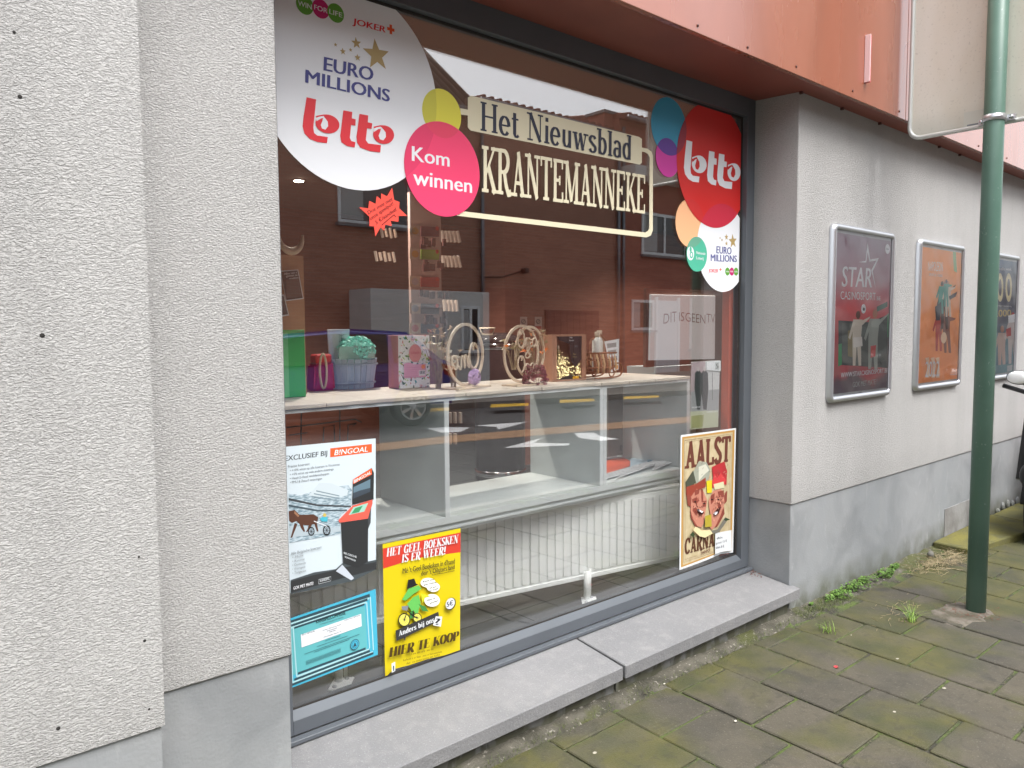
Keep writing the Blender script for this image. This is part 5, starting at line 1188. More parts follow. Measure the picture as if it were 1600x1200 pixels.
for k in range(260):        # brown leaf crumbs round the pole foot
    a = rnd.uniform(0, 2*PI); d = .05+abs(rnd.gauss(0, .05)); x = PX-.03+math.cos(a)*d*1.3; y = PYY+.02+math.sin(a)*d; z = gz(x, y)+rnd.uniform(.001, .007); s_ = rnd.uniform(.003, .009); a2 = rnd.uniform(0, 6.3)
    u = Vector((math.cos(a2)*s_, math.sin(a2)*s_, rnd.uniform(-.3, .3)*s_)); v = Vector((-math.sin(a2)*s_*.35, math.cos(a2)*s_*.35, 0)); c = Vector((x, y, z)); b.add([c-u, c-v, c+u, c+v], [(0, 1, 2, 3)])
setp(b.build('leaf_crumbs', mat('brown_leaf', (96, 58, 44), .8, var=.3, vscale=40), kind='stuff'), 'reddish brown leaf crumbs gathered round the pole foot', 'leaf litter')
MB.recalc = True
def pebble(px, py, r, m, name, label, cat, flat=.4, group=None):
    z = gz(2.5, 1.2); p = atz(px, py, z); z = gz(p.x, p.y); p = atz(px, py, z+r*flat); r *= .78
    b = MB(); b.ball((p.x, p.y, z+r*flat*.9), r, r*.75, r*flat, 8, 6); setp(b.build(name, m, loc=(p.x, p.y, z)), label, cat, group)
M_GUM = mat('old_gum', (150, 146, 132), .7); M_PEB = mat('white_pebble', (196, 192, 180), .6)
for px, py, r, lb in ((1149,1126,.0075,'white pebble lying in slab joint below the sill middle'), (1038,1068,.006,'white pebble by the wall foot under the sill'), (1330,992,.004,'tiny white crumb on slab right of small grass tuft')): pebble(px, py, r, M_PEB, 'pebble', lb, 'pebble', .5, 'white pebbles on the pavement')
for px, py, r, lb in ((929,1176,.012,'round grey gum spot on mossy slab, nearest the camera'), (1475,1075,.012,'pale oval gum spot on slab near the right edge'), (1397,1112,.012,'pale gum spot at the middle of a brown slab'), (1402,1029,.010,'pale gum spot below the tall grass tuft')): pebble(px, py, r, M_GUM, 'gum_spot', lb, 'gum spot', .12, 'flattened gum spots on the slabs')
p = atz(1232, 1177, gz(2.2, .95)+.004); b = MB(); b.tube([p, p+Vector((.011, -.008, 0))], .0042, 8); setp(b.build('cigarette_end', mat('orange_filter', (226, 140, 74), .7), loc=tuple(p)), 'orange cigarette end lying across a joint at lower middle', 'cigarette end')
p = atz(1307, 1043, gz(2.8, 1.25)+.003); b = MB(); MB.recalc = False
for k in range(7): a = k*.9; b.add([p, p+Vector((math.cos(a)*.012, math.sin(a)*.010, .004)), p+Vector((math.cos(a+.6)*.009, math.sin(a+.6)*.012, .002))], [(0, 1, 2)])
setp(b.build('red_scrap', mat('red_paper', (206, 52, 60), .7), loc=tuple(p)), 'tiny red crumpled scrap on the pavement slabs', 'litter'); MB.recalc = True
p = atz(1454, 866, gz(4.9, 1.6)+.02); b = MB(); b.ball(tuple(p), .022, .018, .02, 9, 7); setp(b.build('stone', mat('grey_stone', (104, 102, 96), .9, var=.2, vscale=60), loc=tuple(p)), 'small grey stone lying against the raised mossy slab', 'stone')
b = MB(); q = [atz(*a, sill_z(1.9)+H*0) for a in ()]
for k, (a, c) in enumerate([((1228, 939), 0)]): pass
# dead leaves caught in the sill corner
b = MB(); MB.recalc = False
for k in range(40):
    x = 3.285-abs(rnd.gauss(0, .03)); y = 1.985-abs(rnd.gauss(0, .02)); z = sill_z(y)+rnd.uniform(.001, .012); s_ = rnd.uniform(.003, .009); a2 = rnd.uniform(0, 6.3)
    u = Vector((math.cos(a2)*s_, math.sin(a2)*s_, rnd.uniform(-.5, .5)*s_)); v = Vector((-math.sin(a2)*s_*.3, math.cos(a2)*s_*.3, .001)); c = Vector((x, y, z)); b.add([c-u, c-v, c+u, c+v], [(0, 1, 2, 3)])
setp(b.build('corner_debris', MATS['brown_leaf'], kind='stuff'), 'dead leaf bits caught in the right corner of the sill', 'leaf litter'); MB.recalc = True

# ================================================================== scooter at the right edge
sx, sy_, sz_ = 5.52, 1.42, gz(5.9, 1.42)
sc = thing('motor_scooter', 'parked red and black motor scooter just entering at right edge', 'scooter', (sx+.6, sy_, sz_))
M_RED = mat('scooter_red', (176, 30, 30), .25, 0, .6, coat=.6)
def wheel(x, r=.22):
    b = MB(); b.lathe([(r-.06, -.035), (r-.012, -.045), (r, -.02), (r, .02), (r-.012, .045), (r-.06, .035)], (x, sy_, sz_+r), 26, axis='y'); w_ = b.build('wheel', mat('tyre_rubber', (26, 26, 28), .8), sc)
    b = MB(); b.lathe([(.02, -.05), (.05, -.03), (r-.061, -.03), (r-.061, .03), (.05, .03), (.02, .05)], (x, sy_, sz_+r), 20, axis='y'); b.build('rim', M_ALU, w_)
wheel(sx+.22); wheel(sx+1.5)
b = MB(); b.lathe([(.20, -.05), (.245, -.055), (.25, 0), (.245, .055), (.20, .05)], (sx+.22, sy_, sz_+.25), 22, axis='y'); b.v = [Vector((v.x, v.y, max(v.z, sz_+.27))) for v in b.v]; b.build('front_mudguard', M_BLACK, sc)
b = MB(); b.tube([(sx+.22, sy_, sz_+.24), (sx+.33, sy_, sz_+.55), (sx+.46, sy_, sz_+.92)], .035, 10); b.build('steering_column', M_BLACK, sc)
b = MB(); b.hexa([(sx+.27,sy_-.17,sz_+.34),(sx+.42,sy_-.20,sz_+.30),(sx+.42,sy_+.20,sz_+.30),(sx+.27,sy_+.17,sz_+.34),(sx+.36,sy_-.15,sz_+.86),(sx+.48,sy_-.17,sz_+.86),(sx+.48,sy_+.17,sz_+.86),(sx+.36,sy_+.15,sz_+.86)]); b.build('leg_shield', M_BLACK, sc, bevel=.04, seg=3)
b = MB(); b.ball((sx+.19, sy_+.06, sz_+.42), .075, .06, .085, 14, 9); b.build('horn_cover', M_BLACK, sc)
b = MB(); b.ball((sx+.29, sy_, sz_+.64), .055, .12, .09, 16, 10); hl = b.build('headlight', M_RED, sc); b = MB(); b.ball((sx+.272, sy_, sz_+.66), .05, .10, .066, 16, 10); b.build('headlight_lens', mat('headlight_glass', (196, 200, 204), .08, .3, coat=1.), hl)
b = MB(); b.tube([(sx+.50, sy_-.32, sz_+.97), (sx+.44, sy_-.15, sz_+.93), (sx+.44, sy_+.15, sz_+.93), (sx+.50, sy_+.32, sz_+.97)], .016, 8); b.build('handlebar', M_BLACK, sc)
for s_ in (-1, 1):
    mc = at(1592, 590, 1.60) if s_ == 1 else Vector((sx+.45, sy_-.28, sz_+1.12))
    mp_ = Vector((sx+.46, sy_+s_*.14, sz_+.96))
    b = MB(); b.tube([mp_, (mp_+mc)/2+Vector((0, s_*.02, 0)), mc+Vector((.01, 0, -.02))], .007, 8); st_ = b.build('mirror_stalk', M_BLACK, sc)
    b = MB(); b.ball(tuple(mc), .022, .075, .048, 18, 10); b.build('mirror_shell', mat('dark_mirror_shell', (60, 62, 64), .4), st_); b = MB(); b.ball((mc.x-.008, mc.y, mc.z+.001), .020, .069, .043, 18, 10); b.build('mirror_glass', mat('pale_mirror_face', (235, 237, 238), .1, .2), st_)
b = MB(); b.box(sx+.42, sx+1.0, sy_-.15, sy_+.15, sz_+.24, sz_+.32); b.build('footboard', M_BLACK, sc, bevel=.02)
b = MB(); b.hexa([(sx+.98,sy_-.15,sz_+.26),(sx+1.75,sy_-.10,sz_+.48),(sx+1.75,sy_+.10,sz_+.48),(sx+.98,sy_+.15,sz_+.26),(sx+1.0,sy_-.14,sz_+.68),(sx+1.8,sy_-.10,sz_+.72),(sx+1.8,sy_+.10,sz_+.72),(sx+1.0,sy_+.14,sz_+.68)]); b.build('rear_body', M_RED, sc, bevel=.04, seg=3)
b = MB(); b.box(sx+.98, sx+1.72, sy_-.13, sy_+.13, sz_+.70, sz_+.79); b.build('saddle', M_BLACK, sc, bevel=.035, seg=3)

# ================================================================== things inside the shop window
_F = Vector((_X.z, _Y.z, _Z.z))
def dep(p): return -(Vector(p)-CAM).dot(_F)
def pm(p): return dep(p)/F       # metres per photo pixel at a point
ZS = H-.232
def S(px, py): return atz(px, py, ZS)
sh = thing('display_shelf', 'grey open display shelf with bleached plank top along the window', 'shelf', (1.9, 2.45, ZI))
SX0, SX1 = .62, 3.125
box('top_board', M_SHELF, SX0, SX1, 2.2555, 2.70, H-.257, H-.2446, sh); box('edge_strip', M_STRIP, SX0, 2.4975, 2.25, 2.2552, H-.2575, H-.2445, sh); box('edge_strip', M_STRIP, 2.4985, SX1, 2.25, 2.2552, H-.2575, H-.2445, sh)
x = SX0
rnd = random.Random(4)
while x < SX1-.02:
    w_ = min(rnd.uniform(.17, .20), SX1-x); b = MB(); n = 6; y0 = 2.242+rnd.uniform(-.004, .004)
    fr_ = [(x+.001+(w_-.002)*i/n, y0+rnd.uniform(-.0035, .0035), 0) for i in range(n+1)]
    b.prism([(a, c, H-.2444) for a, c, _ in fr_]+[(x+w_-.001, 2.705, H-.2444), (x+.001, 2.705, H-.2444)], (0, 0, .0124)); b.build('plank', M_PLANK, sh, bevel=.001); x += w_
for x0, x1 in ((SX0, SX0+.02), (1.641, 1.661), (2.4765, 2.4968), (2.4988, 2.519), (SX1-.02, SX1)):
    z0 = H-.686 if SX0 < x0 < SX1-.1 else ZI
    box('divider', M_SHELF, x0, x1, 2.2555, 2.70, z0, H-.2578, sh); box('divider_edge', M_STRIP, x0, x1, 2.25, 2.2552, z0, H-.2578, sh)
box('bottom_board', M_SHELF, SX0+.0205, SX1-.0205, 2.2555, 2.70, H-.710, H-.6862, sh); box('edge_strip', M_STRIP, SX0+.0205, SX1-.0205, 2.25, 2.2552, H-.7102, H-.6862, sh)
box('apron', M_SHELF, SX0+.0205, SX1-.0205, 2.262, 2.28, H-.745, H-.7103, sh); box('apron_lip', M_STRIP, SX0+.0205, SX1-.0205, 2.254, 2.2615, H-.733, H-.725, sh)
# radiator, standing slightly askew
RA = -.17; rc, rs = math.cos(math.atan(RA)), math.sin(math.atan(RA)); RO = Vector((1.08, 2.425+.17*.78, 0))
def rp(u, v, z): return (RO.x+u*rc-v*rs, RO.y+u*rs+v*rc, z)
rd = thing('radiator', 'white ribbed panel radiator standing under the display shelf', 'radiator', (2.0, 2.4, ZI))
def rbox(u0, u1, v0, v1, z0, z1, b=None): return (b or MB()).hexa([rp(*q) for q in [(u0,v0,z0),(u1,v0,z0),(u1,v1,z0),(u0,v1,z0),(u0,v0,z1),(u1,v0,z1),(u1,v1,z1),(u0,v1,z1)]])
RL, RZ0, RZ1 = 1.98, H-1.115, H-.762
rbox(0, RL, .004, .065, RZ0, RZ1).build('panel', M_RAD, rd, bevel=.004, seg=2)
rbox(-.004, RL+.004, .0, .068, RZ1+.0005, RZ1+.012).build('top_grille', M_RAD, rd, bevel=.002); rbox(.02, RL-.02, -.003, .0038, RZ0, RZ0+.020).build('bottom_seam', M_RAD, rd, bevel=.002)
q = MB(); q.hexa([(-.0145,0,0),(.0145,0,0),(.0145,.0062,0),(-.0145,.0062,0),(-.0145,0,.30),(.0145,0,.30),(.0145,.0062,.30),(-.0145,.0062,.30)]); ro = q.build('rib', M_RAD, bevel=.0045, seg=2); rme = ro.data; bpy.data.objects.remove(ro)
for i in range(44):
    o = bpy.data.objects.new('rib', rme); COL.objects.link(o); o.parent = rd; p = Vector(rp(.045+i*.0430, -.0035, RZ0+.030)); o.location = p-WL[rd]; o.rotation_euler = (0, 0, math.atan(RA))
for px, py in ((922, 941), (534, 1072)):
    p = atz(px, py, ZI); b = MB(); b.tube([(p.x, p.y+.02, ZI+.012), (p.x, p.y+.02, RZ0+.05)], .014, 12); b.tube([(p.x+.035, p.y+.035, ZI+.012), (p.x+.035, p.y+.035, RZ0+.05)], .007, 10); b.build('foot_tube', M_RAD, rd)
    b = MB(); b.prism([(p.x-.055, p.y-.005, ZI+.0015), (p.x, p.y-.045, ZI+.0015), (p.x+.06, p.y+.02, ZI+.0015), (p.x+.005, p.y+.06, ZI+.0015)], (0, 0, .006)); b.build('foot_plate', M_RAD, rd, bevel=.002)
    for dx, dy in ((-.03, -.005), (.032, .022)): b = MB(); b.lathe([(.008, 0), (.008, .004), (.004, .007)], (p.x+dx, p.y+dy, ZI+.0078), 8); b.build('foot_bolt', M_ALU, rd)

# --- left: notice board, green cartons, gift bag
nb = thing('notice_board', 'orange brown wooden board with leaflets at far left inside window', 'notice board', (1.0, 2.6, ZS))
p0 = at(432, 520, 2.62); p1 = at(474, 400, 2.62); box('board', M_ORW, p0.x, p1.x, 2.62, 2.635, ZS, p1.z, nb)
def card(name, parent, pxs, Y, m, th=.001): P_ = Print(Y); return MB().prism([(a, Y, c) for a, c in ccw([P_.q(*p) for p in pxs])], (0, th, 0)).build(name, m, parent)
lf = card('leaflet', nb, [(438, 423), (466, 421), (474.5, 467), (447, 470.5)], 2.612, W_); P = Print(2.6115); P.px([(439, 424.5), (465, 422.5), (473, 465.5), (447.5, 469)], ink((66, 58, 60))); P.px([(447, 437), (467, 435), (472, 463), (448, 466)], ink((112, 92, 88)))
P.text('Alles om u', (444, 429.5), (464, 427), (443.5, 426), W_, .02); P.text('gerust te', (447, 433), (465, 431), (446.5, 429.5), W_, .02); P.text('voelen', (452, 436.5), (466, 435), (451.5, 433.5), W_, .02); P.build('printed_words', lf)
lf = card('leaflet', nb, [(432, 462), (444, 460), (452, 493), (432, 496)], 2.614, W_); P = Print(2.6135); P.px([(432, 464), (443, 462), (450, 491), (432, 494)], ink((90, 90, 96))); P.build('printed_words', lf)
c = at(455, 391, 2.6); b = MB()
for i in range(1): b.tube([(c.x+.045*math.cos(a), 2.6, c.z+.05+.045*math.sin(a)*1.2) for a in [math.radians(k) for k in range(175, 368, 12)]], [.004+.010*math.sin(PI*k/16.2) for k in range(17)], 8)
setp(b.build('moon_ornament', M_PLY, loc=(c.x, 2.6, c.z)), 'pale crescent ornament hanging above the notice board', 'ornament')
p0 = S(447, 622); p1 = at(476, 515, p0.y)
t = thing('green_carton', 'bright green carton standing at far left of shelf top', 'carton', (p0.x, p0.y, ZS))
GC = ink((58, 168, 86), .5); box('carton_body', GC, p0.x-.04, p1.x, p0.y, p0.y+.07, ZS+.0005, p1.z, t, bevel=.002); box('light_side', ink((110, 196, 130), .5), p0.x-.03, p0.x+.012, p0.y-.0015, p0.y-.0003, ZS+.002, p1.z-.01, t)
def soft_poly(name, m, pts, th, parent, bev=.01): return MB().prism(pts, (0, th, 0)).build(name, m, parent, bevel=bev, seg=3)
c = S(508, 611); m_ = pm(c)
t = thing('gift_bag', 'magenta gift bag with oval wooden handle beside the green carton', 'gift bag', tuple(c)); MG2 = ink((176, 30, 92), .5)
soft_poly('bag_body', MG2, [(c.x-.045, c.y, ZS+.001), (c.x+.048, c.y, ZS+.001), (c.x+.040, c.y, ZS+.115), (c.x-.038, c.y, ZS+.105)], .07, t, .008)
box('red_flap', ink((206, 48, 50), .5), c.x-.030, c.x+.038, c.y+.008, c.y+.062, ZS+.105, ZS+.142, t, bevel=.006)
b = MB(); b.tube([(c.x-.012+.014*math.cos(a), c.y-.012, ZS+.078+.066*math.sin(a)) for a in [2*PI*k/24 for k in range(24)]], .0045, 8, closed=True); b.build('wooden_handle', M_PLY, t)
# --- blue-grey wooden bucket with bath set
c = S(562, 608); m_ = pm(c); c.y += .065
t = thing('wooden_bucket', 'oval blue grey wooden bucket with two hoops holding a bath set', 'bucket', tuple(c))
RT, RB_, HB = .112, .094, .118; NS = 24
for k in range(NS):
    a0, a1 = 2*PI*k/NS+.012, 2*PI*(k+1)/NS-.012; b = MB(); v = []
    jz = rnd.uniform(-.003, .003)
    for r_, z in ((RB_, .001), (RT, HB+jz)):
        for a in (a0, a1): v.append((c.x+r_*math.cos(a), c.y+r_*.72*math.sin(a), ZS+z))
        for a in (a1, a0): v.append((c.x+(r_-.006)*math.cos(a), c.y+(r_-.006)*.72*math.sin(a), ZS+z))
    b.hexa([v[0], v[1], v[2], v[3], v[4], v[5], v[6], v[7]]); b.build('stave', M_STAVE, t, bevel=.001)
for z, r_ in ((.024, .0985), (.098, .1095)): b = MB(); b.tube([(c.x+(r_+.002)*math.cos(2*PI*k/36), c.y+(r_+.002)*.73*math.sin(2*PI*k/36), ZS+z) for k in range(36)], .0042, 6, closed=True); b.build('hoop', M_STAVE, t)
b = MB(); b.lathe([(.09, .02), (.09, .026)], (c.x, c.y, ZS), 24, 1, .7); b.build('bucket_floor', M_STAVE, t)
bc = c.copy()
MB.recalc = False; b = MB(); rnd = random.Random(8); pc = Vector((bc.x+.018, bc.y-.012, ZS+.155))
for k in range(900):
    u_ = Vector((rnd.gauss(0, 1), rnd.gauss(0, 1), rnd.gauss(0, 1))).normalized(); r_ = rnd.uniform(.75, 1.0); p = pc+Vector((u_.x*.082*r_, u_.y*.06*r_, u_.z*.055*r_))
    t1 = u_.orthogonal().normalized(); t1.rotate(__import__('mathutils').Quaternion(u_, rnd.uniform(0, 6.28))); t2 = u_.cross(t1); s_ = rnd.uniform(.006, .014); e = u_*s_*rnd.uniform(.2, .8)
    b.add([p-t1*s_, p-t2*s_*.35+e, p+t1*s_, p+t2*s_*.35-e*.3], [(0, 1, 2), (0, 2, 3)])
MB.recalc = True
setp(b.build('bath_puff', mat('mint_mesh', (176, 250, 240), .5), loc=tuple(pc)), 'mint green mesh bath puff lying on top of the wooden bucket', 'bath puff')
c = bc; ct = thing('cream_tube', 'white cream tube with blue twig print standing in the bucket', 'cream tube', (c.x-.035, c.y+.02, ZS+.03))
b = MB(); v = [(c.x-.080, c.y+.012), (c.x-.004, c.y+.012), (c.x-.004, c.y+.030), (c.x-.080, c.y+.030)]; b.hexa([(a, d, ZS+.03) for a, d in v]+[(c.x-.092, c.y+.019, ZS+.238), (c.x+.008, c.y+.019, ZS+.238), (c.x+.008, c.y+.022, ZS+.238), (c.x-.092, c.y+.022, ZS+.238)]); b.build('tube_body', mat('pale_blue_plastic', (216, 226, 232), .3), ct, bevel=.004)
P = Print(c.y+.012); P.line([(c.x-.033, ZS+.175), (c.x-.033, ZS+.218)], .0018, GRY)
for k in range(4): P.line([(c.x-.033, ZS+.182+k*.009), (c.x-.033-.012, ZS+.191+k*.009)], .0016, NAVY); P.line([(c.x-.033, ZS+.182+k*.009), (c.x-.033+.012, ZS+.191+k*.009)], .0016, NAVY)
P.build('twig_print', ct)
def bottle(x, y, z, r, h, m, cap, label, group=None):
    t = thing('bottle', label, 'bottle', (x, y, z), group); b = MB(); b.lathe([(r*.9, 0), (r, r*.15), (r, h*.74), (r*.8, h*.82), (r*.4, h*.87)], (x, y, z), 18); b.build('bottle_body', m, t); b = MB(); b.lathe([(r*.5, h*.865), (r*.52, h), (r*.45, h*1.005)], (x, y, z), 14); b.build('cap', cap, t); return t
bottle(c.x+.060, c.y+.025, ZS+.03, .032, .178, mat('frosted_white_bottle', (220, 224, 226), .3), W_, 'white rounded bottle with hang tag in the wooden bucket')
b = MB(); b.box(c.x-.085, c.x+.075, c.y-.060, c.y-.057, ZS+.120, ZS+.170); setp(b.build('clear_band', mat('clear_sleeve', (206, 232, 226), .15, alpha=.35), loc=(c.x, c.y-.03, ZS+.108)), 'pale translucent band of wrapping across the bath set', 'wrapping')
# --- pink floral gift carton
c = S(623, 608); xr = at(672, 600, c.y).x; yb = c.y+.075; zt_ = at(623, 524, c.y).z
t = thing('floral_carton', 'pink carton with tropical flower print and orange price dot', 'gift box', (c.x, c.y, ZS)); PK = ink((222, 150, 160), .5)
box('carton_body', PK, c.x, xr, c.y, yb, ZS+.0005, zt_, t, bevel=.0015)
bd_ = [(c.x+.001, ZS+.001), (xr-.001, ZS+.001), (xr-.001, zt_-.001), (c.x+.001, zt_-.001)]
P = Print(c.y-.0002, eps=2e-5, bound=bd_); P.rect(c.x, xr, ZS, zt_, W_); rnd = random.Random(21)
pal = [ink((60, 150, 160)), ink((80, 130, 60)), ink((160, 190, 60)), ink((214, 80, 70)), ink((60, 66, 70)), ink((110, 130, 130)), ink((230, 170, 170)), ink((52, 92, 84))]
for k in range(130):
    x, z, a, L, w_ = rnd.uniform(c.x, xr), rnd.uniform(ZS, zt_), rnd.uniform(0, 6.28), rnd.uniform(.008, .022), rnd.uniform(.0015, .0045)
    P.poly([(x, z), (x+L*.5*math.cos(a)-w_*math.sin(a), z+L*.5*math.sin(a)+w_*math.cos(a)), (x+L*math.cos(a), z+L*math.sin(a)), (x+L*.5*math.cos(a)+w_*math.sin(a), z+L*.5*math.sin(a)-w_*math.cos(a))], rnd.choice(pal))
W2 = xr-c.x; Hh = zt_-ZS
P.ell(c.x+W2*.52, ZS+Hh*.66, W2*.2, Hh*.17, PK, 24); P.t('Lilush', c.x+W2*.52, ZS+Hh*.65, .011, MG2, 0, w=W2*.26, align='c'); P.rect(c.x+W2*.16, c.x+W2*.86, ZS+Hh*.2, ZS+Hh*.45, ink((226, 168, 190))); P.ell(c.x+W2*.3, ZS+Hh*.45, W2*.14, Hh*.035, ink((226, 168, 190)), 18)
for k in range(5): P.rect(c.x+W2*.2, c.x+W2*.58, ZS+Hh*(.23+.04*k), ZS+Hh*(.234+.04*k), ink((170, 110, 140)))
P.rect(c.x+W2*.63, c.x+W2*.84, ZS+Hh*.23, ZS+Hh*.33, W_)
for k in range(7): P.rect(c.x+W2*(.65+.026*k), c.x+W2*(.66+.026*k+.004*(k % 3)), ZS+Hh*.26, ZS+Hh*.32, BLK)
P.ell(c.x+W2*.77, ZS+Hh*.40, W2*.06, W2*.06, ink((250, 150, 40)), 18); P.build('flower_print', t)
# --- dried flowers
def flowers(base, n, spread, h, heads, label, group=None, stemm=None, name='dried_flowers'):
    t = thing(name, label, 'dried flowers', tuple(base), group); r = random.Random(int(base.x*1000)); st = MB(); hd = {}
    for k in range(n):
        a, q_ = r.uniform(-1, 1), r.uniform(.45, 1); tip = base+Vector((a*spread, r.uniform(-.02, .02), h*q_))
        st.tube([base+Vector((a*.01, 0, 0)), base+Vector((a*spread*.4, r.uniform(-.01, .01), h*q_*.55)), tip], .0011, 4, cap=False); m = r.choice(heads); b_ = hd.setdefault(m, MB())
        for j in range(9):
            d = Vector((r.gauss(0, 1), r.gauss(0, 1), r.gauss(.3, 1))).normalized(); s_ = r.uniform(.006, .014); o_ = d.orthogonal().normalized()*s_*.35; pp = tip; b_.add([pp-o_, pp+d*s_*1.3, pp+o_, pp-d*s_*.2], [(0, 1, 2), (0, 2, 3)])
    st.build('stems', stemm or M_DRY, t)
    for m, b_ in hd.items(): b_.build('flower_heads', m, t, kind='stuff')
    return t
MB.recalc = False
FR = ink((150, 36, 48)); FT = ink((186, 150, 116)); FW = ink((222, 212, 196)); FO = ink((240, 128, 30)); FG = ink((150, 136, 90))
flowers(S(690, 607)+Vector((0, .01, .0)), 26, .055, .20, [FR, FT, FT, FW], 'dried red and beige flowers standing left of the Oma hoop')
flowers(S(704, 607)+Vector((0, -.01, .0)), 16, .02, .13, [FT, FW, FW], 'small pale dried flowers tied to the Oma hoop')
MB.recalc = True
# --- Oma hoop
def hoop(c, r, w_, th, name, m, parent, sx=1., n=48):
    b = MB(); vs = []; fs = []
    for k in range(n):
        a = 2*PI*k/n
        for rr_, y in ((r-w_/2, 0), (r+w_/2, 0), (r+w_/2, th), (r-w_/2, th)): vs.append((c[0]+rr_*sx*math.cos(a), c[1]+y, c[2]+rr_*math.sin(a)))
    for k in range(n):
        j = (k+1) % n
        for i in range(4): fs.append((k*4+i, j*4+i, j*4+(i+1) % 4, k*4+(i+1) % 4))
    return b.add(vs, fs).build(name, m, parent)
OMA = {'O': [[(.32+.26*math.cos(a), .5+.5*math.sin(a)) for a in [math.radians(100+k*15) for k in range(25)]], [(.27, .98), (.36, .86), (.34, .72)]],
 'm': [[(.0, .02), (.05, .5), (.06, .1), (.12, .45), (.2, .52), (.24, .4), (.24, .05), (.3, .42), (.38, .52), (.43, .4), (.44, .1), (.5, .0), (.58, .12)]],
 'a': [[(.36, .44), (.26, .52), (.12, .42), (.08, .2), (.14, .03), (.26, .05), (.36, .25), (.38, .5), (.36, .12), (.42, .0), (.52, .1)]],
 'p': [[(.0, .3), (.08, .5), (.08, -.4)], [(.08, .3), (.18, .5), (.3, .42), (.3, .12), (.18, .0), (.08, .1)]],
 '&': [[(.5, .1), (.2, .7), (.22, .95), (.36, .95), (.36, .75), (.08, .3), (.12, .05), (.3, .0), (.5, .35)]]}
def wood_word(word, x, y, z, h, w_, parent, mirror=False, th=.0035, y_th=.004):
    adv = {'O': .6, 'm': .56, 'a': .46, 'p': .34, '&': .5}; tot = sum(adv[ch] for ch in word); X0 = 0; b = MB()
    for ch in word:
        for st in OMA[ch]:
            pts = []
            for (u, v) in st:
                uu = (X0+u)/tot; uu = 1-uu if mirror else uu; pts.append((uu*w_, v*h))
            fine = []
            for i in range(len(pts)-1):
                p0_, p1_, p2_, p3_ = pts[max(i-1, 0)], pts[i], pts[i+1], pts[min(i+2, len(pts)-1)]
                for j in range(4):
                    s_ = j/4; fine.append(tuple(.5*((2*p1_[q])+(-p0_[q]+p2_[q])*s_+(2*p0_[q]-5*p1_[q]+4*p2_[q]-p3_[q])*s_*s_+(-p0_[q]+3*p1_[q]-3*p2_[q]+p3_[q])*s_**3) for q in (0, 1)))
            fine.append(pts[-1]); b.tube([(x+u, y, z+v) for u, v in fine], th, 6)
        X0 += adv[ch]
    return b.build('word', M_PLY, parent)
c = S(733, 606); m_ = pm(c); r_ = .094
t = thing('word_hoop', 'pale plywood hoop with the word Oma seen from behind', 'ornament', tuple(c)); cc_ = (c.x-.012, c.y, ZS+.006+r_)
hoop(cc_, r_-.004, .0085, .005, 'hoop', M_PLY, t); wood_word('Oma', c.x-.090, c.y+.0025, ZS+.058, .075, .150, t, mirror=True)
b = MB(); b.box(c.x-.095, c.x+.075, c.y-.03, c.y+.035, ZS+.0006, ZS+.005); b.build('base_board', M_PLY, t)
MB.recalc = False
b = MB(); rr = random.Random(3); pc = c+Vector((.012, -.012, .032))
for k in range(60):
    u_ = Vector((rr.gauss(0, 1), rr.gauss(0, 1), rr.gauss(0, 1))).normalized(); p = pc+Vector((u_.x*.022, u_.y*.012, u_.z*.022)); t1 = u_.orthogonal().normalized()*.011; t2 = u_.cross(t1).normalized()*.008; b.add([p-t1, p-t2+u_*.004, p+t1, p+t2], [(0, 1, 2, 3)])
setp(b.build('ribbon_bow', mat('lilac_ribbon', (196, 160, 214), .35), loc=tuple(pc)), 'lilac ribbon bow at foot of the Oma hoop', 'ribbon')
MB.recalc = True
# --- Oma & Opa heart
c = S(822, 602); t = thing('word_hoop', 'pale plywood double hoop reading Oma and Opa with orange dried flowers', 'ornament', tuple(c))
hoop((c.x-.018, c.y, ZS+.098), .086, .0085, .005, 'hoop', M_PLY, t, .92); hoop((c.x+.036, c.y+.012, ZS+.102), .080, .0075, .005, 'hoop', M_PLY, t, .86)
wood_word('Oma', c.x-.045, c.y-.003, ZS+.118, .055, .095, t, th=.0028); wood_word('&', c.x-.01, c.y-.003, ZS+.085, .035, .03, t, th=.0025); wood_word('Opa', c.x-.045, c.y-.003, ZS+.042, .05, .085, t, th=.0028)
b = MB(); b.box(c.x-.075, c.x+.06, c.y-.03, c.y+.035, ZS+.0006, ZS+.005); b.build('base_board', M_PLY, t)
MB.recalc = False
flowers(c+Vector((.055, .01, .035)), 20, .055, .135, [FO, FO, FT, FG], 'orange and straw dried flowers fixed right side of the double hoop')
flowers(c+Vector((-.045, .01, .05)), 14, .05, .095, [FG, FT, FO], 'greenish dried flowers with orange tip fixed left of the double hoop')
b = MB(); rr = random.Random(5); pc = c+Vector((.03, -.012, .022))
for k in range(260):
    a = rr.uniform(0, 6.28); h_ = rr.random(); p = pc+Vector((math.cos(a)*.055*(1-h_*.5), math.sin(a)*.02, -.02+h_*.06)); s_ = rr.uniform(.006, .016); d = Vector((rr.gauss(0, 1), rr.gauss(0, .5), rr.gauss(0, 1))).normalized(); o_ = d.orthogonal().normalized()*s_*.5; b.add([p-d*s_, p-o_, p+d*s_, p+o_], [(0, 1, 2, 3)])
setp(b.build('tulle_wrap', mat('burgundy_tulle', (120, 44, 66), .6, alpha=.75), loc=tuple(pc)), 'burgundy tulle gathered at foot of the double hoop', 'tulle')
MB.recalc = True
